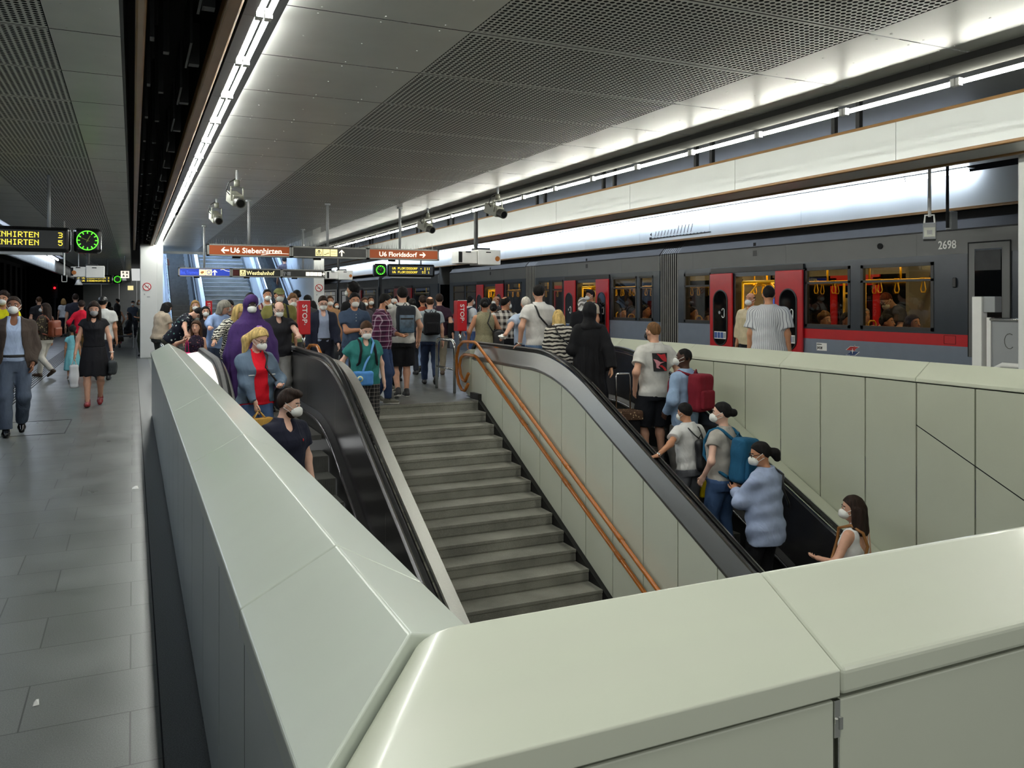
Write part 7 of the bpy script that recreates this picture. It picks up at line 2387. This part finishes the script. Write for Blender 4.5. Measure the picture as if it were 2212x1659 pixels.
P = who(1136, 13.3, 641, -4, 'white haired man in pale blue shirt leaning on the handrail', fat=1.1, head=(6, -10), arms={'L': ('w', tuple(at_depth(1082, 738, 12.6)))}); P.body('light', 'tee', 'long', hand_pose={'L': ((-.3, .5, -.4), (0, 0, -1))}); P.top(C((184, 200, 222)), 'tee', hem=.96, sleeve=.75, loose=.022, collar=True); P.bottom(C((46, 58, 88)), loose=.02); P.belt(M['black'], .99); P.shoes(SHOE_B); P.hair('white', 'short', vol=.004)
S_, E_, W_, _ = P.A['L']
m = MB(); rg = random.Random(2)
t_ = P.new_thing('paper_tissue', 'crumpled white tissue in the hand on the right handrail', 'tissue', W_ + np.array([-.02, .05, -.03]))
m.ball(tuple(W_ + np.array([-.02, .05, -.03])), (.075, .07, .035), 9, 6); m.v = [tuple(np.array(v) + np.array([rg.uniform(-.012, .012) for _ in range(3)])) for v in m.v]
P.emit('paper', np.array(m.v), m.f, M['white'], parent=t_, origin=W_ + np.array([-.02, .05, -.03]), smooth=False)
P = who(1163, 12.8, 615, -6, 'tall man in white shirt with a black strap across his back on the up escalator', head=(2, -12), arms={'L': ('w', (5.40, 11.45, .985)), 'R': 'down'}); P.body('light', 'tee', 'long', hand_pose={'L': ((-.35, .55, -.35), (0.2, 0, -1))}); P.top(C((214, 212, 208)), 'tee', hem=.88, sleeve=.60, loose=.022, folds=.006); P.bottom(C((96, 122, 158), 'denim', (132, 154, 184)), loose=.02); P.shoes(SHOE_W); P.hair('black', 'short', vol=.006); P.mask(OFF)
P.crossbody('small black bag on a strap across the white shirt of the tall man', C((24, 24, 28)), (.22, .10, 1.0), (.06, .04, .09), -1, M['black'], .013)
m = MB(); S_, E_, W_, _ = P.A['L']; D_ = (W_ - E_) / np.linalg.norm(W_ - E_); m.tube([W_ - D_ * .03, W_ - D_ * .005], .036, 10); P.emit('wrist_watch', np.array(m.v), m.f, M['chrome'])
P = who(1208, 12.4, 668, -18, 'blond woman in striped black and white top on the up escalator', sex='f', fat=1.25, lean=6, head=(20, -5)); basic(P, 'fair', C((204, 198, 186), 'hstripe', (36, 34, 34), 1.1), C((40, 40, 46)), ('blond', 'shoulder', .016), mask=None, topk=dict(kind='long', sleeve=.6, loose=.03, hem=.72))
P.crossbody('thin dark shoulder bag of the woman in stripes', C((30, 30, 34)), (.24, .06, 1.0), (.05, .10, .09), -1, M['black'], .010)
P = who(1258, 16.2, 643, -25, 'woman with white patterned head scarf in black near the train door', sex='f', fat=1.1, arms={'R': 'phone'}); basic(P, 'tan', C((26, 26, 30)), C((26, 26, 30)), None, mask=None, topk=dict(kind='long', sleeve=.9, hem=.7, loose=.03), cover=('long', 'long')); P.scarf(C((220, 218, 214), 'zebra', (120, 116, 112), .35), False)
P = who(1276, 19.6, 627, 95, 'young man with backpack standing in the third train doorway', floor_z=0.0, head=(4, 0)); basic(P, 'tan', C((196, 184, 160)), C((50, 54, 64)), ('black', 'quiff')); P.backpack('black backpack of the young man in the train doorway', C((26, 26, 30)), .14, .2, .08)
# woman in black robe with trolley
P = who(1273, 11.4, 653, -10, 'woman in a long black robe and black head scarf with a trolley case', sex='f', fat=1.1, arms={'R': (.23, -.22, .86), 'L': (-.1, .22, 1.15)})
P.body('olive', 'long', 'long'); bk = C((24, 24, 27))
P.robe(bk, [(.03, .27, .22, 0), (.5, .25, .19, 0), (.9, .225, .17, 0), (1.15, .205, .155, 0), (1.32, .20, .145, 0), (1.41, .17, .115, 0), (1.47, .10, .08, 0)], 'robe', sleeves=.075, folds=.012); P.scarf(bk); P.shoes(SHOE_B)
S_, E_, W_, _ = P.A['R']
hp = P.to_world(W_ + np.array([0, -.02, -.08]))
tr = thing('trolley_case', 'black trolley case with a brown spotted flap standing on the up escalator', 'trolley', (hp.x + .10, hp.y - .22, 0), rotz=math.radians(-12))
tr.location.z = ground(tr.location.x, tr.location.y); zt = .62 
m = MB(); m.box(-.16, .16, -.12, .12, .05, .50); m.build('case', C((26, 25, 27)), tr, bevel=.03, local=True)
m = MB(); m.box(-.18, .18, -.145, .13, .50, .56); m.box(-.18, .18, -.155, -.135, .44, .54); m.build('flap', C((84, 62, 48), 'floral', (176, 150, 116), 1.6), tr, bevel=.02, local=True)
hz = hp.z - tr.location.z
m = MB(); m.tube([(-.10, .12, .5), (-.10, .14, hz - .05), (-.09, .145, hz), (.09, .145, hz), (.10, .14, hz - .05), (.10, .12, .5)], .012, 8); m.build('pull_handle', 'chrome', tr, smooth=True, local=True)
m = MB()
for q in (-.12, .12): m.cyl((q - .015, .08, .04), (q + .015, .08, .04), .04, 12)
m.build('wheel', 'black', tr, local=True)

# ---- riders on the up escalator ----------------------------------------
P = who(1413, 11.15, 696, -8, 'man in white shirt with a red and black print on the back riding up', fat=1.02, head=(4, 22), arms={'L': (-.25, .02, .93), 'R': (.25, .04, .92)}, legs='stand')
P.body('light', 'tee', 'short'); P.top(C((210, 208, 202)), 'tee', hem=.84, sleeve=.62, loose=.028, folds=.006); P.bottom(C((30, 32, 38)), 'shorts', .98, .036, flare=.016); P.shoes(SHOE_B, SOLE_W); P.hair('ltbrown', 'short', vol=.004); P.mask((34, 34, 36))
yb_ = -.163
red_p, blk_p, pk_p = plain('print_red', (206, 44, 52), .7, var=0), plain('print_black', (34, 32, 34), .7, var=0), plain('print_pink', (222, 150, 160), .7, var=0)
def backprint(P, polys, mat, nm, off):
    st_ = Stack(P, [(z, rx, ry, y) for z, rx, ry, y in P.tab], 0)
    m = MB()
    for poly in polys:
        # wrap the print around the back of the shirt
        fine = []
        for (x0, z0), (x1, z1) in zip(poly, poly[1:] + poly[:1]):
            for q in range(4): fine.append((x0 + (x1 - x0) * q / 4, z0 + (z1 - z0) * q / 4))
        vs = []
        for (x, z) in fine:
            y = -(.166 + off) * math.sqrt(max(0, 1 - (x / .225) ** 2))
            vs.append(P.tw((x, y, z)))
        vs2 = [v + P.Rl @ np.array([0, .012, 0]) for v in vs]
        n = len(vs)
        m._add(vs + vs2, [tuple(range(n))] + [(i, (i + 1) % n, n + (i + 1) % n, n + i) for i in range(n)])
    P.emit(nm, np.array(m.v), m.f, mat, smooth=False)
backprint(P, [[(-.10, 1.38), (.095, 1.38), (.095, 1.16), (-.08, 1.16)]], blk_p, 'shirt_print', .006)
backprint(P, [[(-.05, 1.375), (.01, 1.36), (.06, 1.37), (.085, 1.31), (.085, 1.27), (.03, 1.29), (-.005, 1.325)], [(-.02, 1.23), (.03, 1.20), (.06, 1.165), (.09, 1.165), (.07, 1.20), (.02, 1.235)]], red_p, 'shirt_print_red', .010)
backprint(P, [[(-.09, 1.31), (-.05, 1.30), (.0, 1.27), (.06, 1.275), (.0, 1.255), (-.03, 1.22), (-.005, 1.19), (-.05, 1.20), (-.055, 1.25)]], pk_p, 'shirt_print_pink', .012)
P = who(1478, 10.6, 753, 12, 'man in light blue shirt with a dark red backpack riding up', fat=1.0, head=(0, 38), arms={'L': (-.22, .1, .95)}); basic(P, 'dark', C((146, 170, 200)), C((100, 98, 96)), ('black', 'short', .001), topk=dict(kind='long', sleeve=.95, loose=.024, hem=.78, collar=True), cover=('long', 'long'))
P.backpack('dark red backpack on the man in the light blue shirt', C((122, 28, 42)), .15, .23, .10, z=1.22, strap=C((122, 28, 42)))
P = who(1490, 9.75, 872, 4, 'man in white shirt with a black drawstring bag leaning on the up handrail', fat=1.04, head=(8, 18), lean=6, arms={'L': ('w', (5.44, 7.85, z_esc(7.85) + .985)), 'R': 'down'}); P.body('tan', 'tee', 'long', hand_pose={'L': ((-.5, .25, -.15), (0.1, 0, -1))}); P.top(C((214, 214, 212)), 'tee', hem=.88, sleeve=.62, loose=.026, folds=.006); P.bottom(C((110, 112, 118)), loose=.03); P.shoes(SHOE_G); P.hair('black', 'short', vol=.014); P.mask(WHT)
t0_ = P.backpack('black drawstring bag hanging on the back of the man in white', plain('black_nylon', (26, 26, 29), .45, bump=.5, bscale=9), .12, .21, .06, z=1.08, pocket=False, soft=.058, strap=M['black'], x=.05, straps=False, name='drawstring_bag')
m = MB()
for q in (-1, 1): m.tube([P.tw((q * .085, -.06, 1.47)), P.tw((q * .085, -.135, 1.42)), P.tw((q * .06 + .02, -.185, 1.34)), P.tw((.05 + q * .02, -.215, 1.27))], .009, 5)
P.emit('cord', np.array(m.v), m.f, M['black'], parent=t0_, origin=P.tw((.05, -(max(t[2] for t in P.tab if t[0] > 1.1) + .042) - .06, 1.08)))
t_ = P.handbag('yellow carrier bag hanging low beside the man with the drawstring bag', plain('yellow_plastic', (236, 206, 10), .35, bump=.3, bscale=9), 'R', (.05, .08, .13), .05, name='carrier_bag')
S_, E_, W_, _ = P.A['L']; D_ = (W_ - E_) / np.linalg.norm(W_ - E_); m = MB(); m.tube([W_ - D_ * .03, W_ - D_ * .012], .034, 10); P.emit('bracelet', np.array(m.v), m.f, M['chrome'])
P = who(1562, 9.35, 869, 10, 'woman in grey shirt and blue jeans with a teal backpack riding up', sex='f', fat=1.12, head=(4, 42), arms={'L': (-.26, .06, .94), 'R': 'down'}); P.body('fair', 'tee', 'long'); P.top(C((170, 166, 158)), 'tee', hem=.92, sleeve=.42, loose=.018, folds=.005); P.bottom(C((62, 86, 124), 'denim', (84, 108, 146)), loose=.02); P.shoes(SHOE_W); P.hair('black', 'bun', vol=.008); P.mask(WHT)
P.backpack('teal blue backpack on the woman in the grey shirt', C((32, 86, 118)), .14, .24, .10, z=1.16, strap=C((32, 92, 124)), rot=.12)
P = who(1652, 8.75, 953, 12, 'woman in blue striped shirt and black trousers holding a phone on the up escalator', sex='f', fat=1.16, head=(16, 50), arms={'L': 'phone', 'R': 'phone'}); P.body('tan', 'long', 'long'); P.top(C((160, 174, 204)), 'long', hem=.74, sleeve=.86, loose=.028, folds=.008, collar=True, flare=.01); P.bottom(C((26, 26, 30)), loose=.014); P.shoes(SHOE_B); P.hair('black', 'pony', vol=.008); P.mask(WHT); P.glasses()
P.crossbody('black bag strap across the blue striped shirt', C((24, 24, 28)), (.25, .10, 1.0), (.05, .04, .08), 1, M['black'], .012)
S_, E_, W_, _ = P.A['L']; W2 = P.A['R'][2]; c_ = (W_ + W2) / 2 + np.array([0, .09, .05])
t_ = P.new_thing('phone', 'phone in the hands of the woman in the blue striped shirt', 'phone', c_)
m = MB(); m.box(-.035, .035, -.005, .005, -.07, .07); m.v = [tuple(rotx(-.7) @ np.array(v) + c_) for v in m.v]; P.emit('phone_case', np.array(m.v), m.f, M['blackgloss'], parent=t_, origin=c_, smooth=False)
P = who(1846, 8.15, 1071, 14, 'dark haired woman in a white low backed top at the foot of the up escalator', sex='f', head=(6, 40), arms={'L': (-.20, .26, 1.12)}); P.body('light', 'none', 'long'); P.top(C((222, 222, 220)), 'tank', hem=.86, loose=.010, neck='lowback', name='vest_top', folds=.004); P.bottom(C((120, 130, 150)), loose=.016); P.shoes(SHOE_W); P.hair('dkbrown', 'shoulder', vol=.012); P.mask(WHT)
P.crossbody('tan leather bag on a chain strap of the woman in white', plain('tan_leather', (176, 110, 44), .45), (-.24, .14, .98), (.07, .10, .09), -1, plain('tan_strap', (140, 92, 40), .5), .015)
# man in pinstripe waiting at the train
P = who(1661, 11.6, 617, -48, 'man in white pinstriped shirt and shorts waiting before the open train door', fat=1.14, head=(0, 12)); P.body('tan', 'tee', 'short'); ps = C((206, 208, 212), 'vstripe', (122, 126, 136), 1.4); P.top(ps, 'tee', hem=.86, sleeve=.72, loose=.036, folds=.006); P.bottom(ps, 'shorts', .95, .03, flare=.02); P.shoes(SHOE_W); P.hair('black', 'short', vol=.004); P.mask((34, 34, 36))
P = who(1621, 14.6, 633, 110, 'man with white mask in beige open shirt standing inside the open train door', floor_z=0.0, fat=1.1, arms={'L': 'strap'}); basic(P, 'tan', C((206, 192, 160)), C((28, 28, 34)), ('dkbrown', 'bald', .004), topk=dict(kind='long', sleeve=.6, loose=.03))
# passengers behind the windows
def seated(u, dx, vt, hd, label, tone, top, hair, sex='m', **kw):
    x = XT + dx
    y = pat(u, x); d = x * ST + y * CT
    topz = EYE - (vt - 650) / FPX * d
    P = Person(label, (x, y, 0.0), hd, 1.72 + (topz - 1.28), d, sex=sex, legs='sit', arms={'L': 'lap', 'R': 'lap'}, **kw)
    P.body(tone, 'tee', 'long'); P.top(top, 'tee', hem=.90, sleeve=.58, loose=.02); P.bottom(C((50, 54, 64)), waist=.56)
    if hair: P.hair(*hair)
    return P
seated(1782, .6, 669, 180, 'seated passenger with brown hair at the window right of the open door', 'light', C((206, 186, 140)), ('ltbrown', 'curly'))
seated(1830, .62, 668, 175, 'seated passenger with black hair at the right end of the same window', 'tan', C((196, 170, 130)), ('black', 'short'))
seated(1866, 1.5, 655, 170, 'passenger in cream shirt behind the window pillar', 'light', C((206, 198, 166)), ('white', 'short'))
seated(1972, .6, 672, 178, 'seated passenger with dark hair in front of the yellow seat handle', 'tan', C((60, 50, 50)), ('dkbrown', 'bob'), sex='f')
P = seated(1916, .75, 672, 200, 'seated passenger in blue checked shirt below the standing man', 'tan', C((66, 74, 120), 'check', (40, 40, 70), 1.0), ('black', 'short'))
x_ = XT + 1.1; y_ = pat(1945, x_)
P = Person('standing man in black shirt bowing his head inside the last train window', (x_, y_, 0), 72, 1.86, x_ * ST + y_ * CT, fat=1.1, lean=14, head=(34, 10), arms={'L': 'phone', 'R': 'phone'}); basic(P, 'light', C((52, 48, 46)), C((40, 42, 50)), ('red', 'short', .004), mask=(206, 196, 170)); P.glasses()
seated(1497, .7, 655, 200, 'seated passenger behind the left window of the near car', 'tan', C((60, 54, 46)), ('dkbrown', 'short'))
seated(1530, .6, 672, 150, 'passenger in mustard shirt low in the left window of the near car', 'tan', C((190, 140, 50)), ('black', 'short'))
for i, (u, dx, vt) in enumerate(((1345, .7, 660), (1395, .7, 650), (1368, 1.3, 655), (1190, .7, 655))):
    seated(u, dx, vt, 180 + 20 * i, ('passenger behind the left pane of the middle car', 'passenger behind the narrow pane beside the bellows', 'passenger deeper inside the middle car', 'passenger behind the far pane of the middle car')[i], ('light', 'tan', 'brown', 'tan')[i], (C((96, 90, 84)), C((150, 120, 80)), C((60, 60, 66)), C((90, 60, 60)))[i], (('dkbrown', 'short'), ('black', 'short'), ('black', 'short'), ('dkbrown', 'bob'))[i])
# people on the far flights
P = who(352, 31.5, 541, 5, 'woman in brown top and long black skirt riding up the far left escalator', sex='f', floor_z=step_esc(99) + 1.87); P.body('tan', 'long', 'long'); P.top(C((120, 84, 66)), 'long', hem=.95, sleeve=.9, loose=.02); P.skirt(C((24, 24, 28)), 1.05, .05, .2); P.hair('dkbrown', 'bun')
P = who(614, 31.0, 555, 0, 'person in brown trousers climbing the far right escalator', floor_z=1.5); basic(P, 'tan', C((80, 72, 76)), C((104, 82, 60)), ('black', 'short'), mask=None)
P = who(603, 32.5, 545, 0, 'person with bare legs higher on the far right escalator', sex='f', floor_z=2.0); basic(P, 'light', C((40, 40, 44)), C((30, 30, 34)), ('black', 'long'), mask=None, botk=dict(kind='shorts', length=.7), cover=('tee', 'short'), shoes=SHOE_W)
P = who(640, 27.0, 640, 0, 'person at the foot of the far right escalator', sex='m'); basic(P, 'tan', C((70, 74, 84)), C((40, 42, 50)), ('black', 'short'), mask=None)
for n_ in NPEOPLE:
    if not 1.5 < n_[4] < 1.95: print('HEIGHT', n_)
print('script time', round(time.time() - T_START, 1))
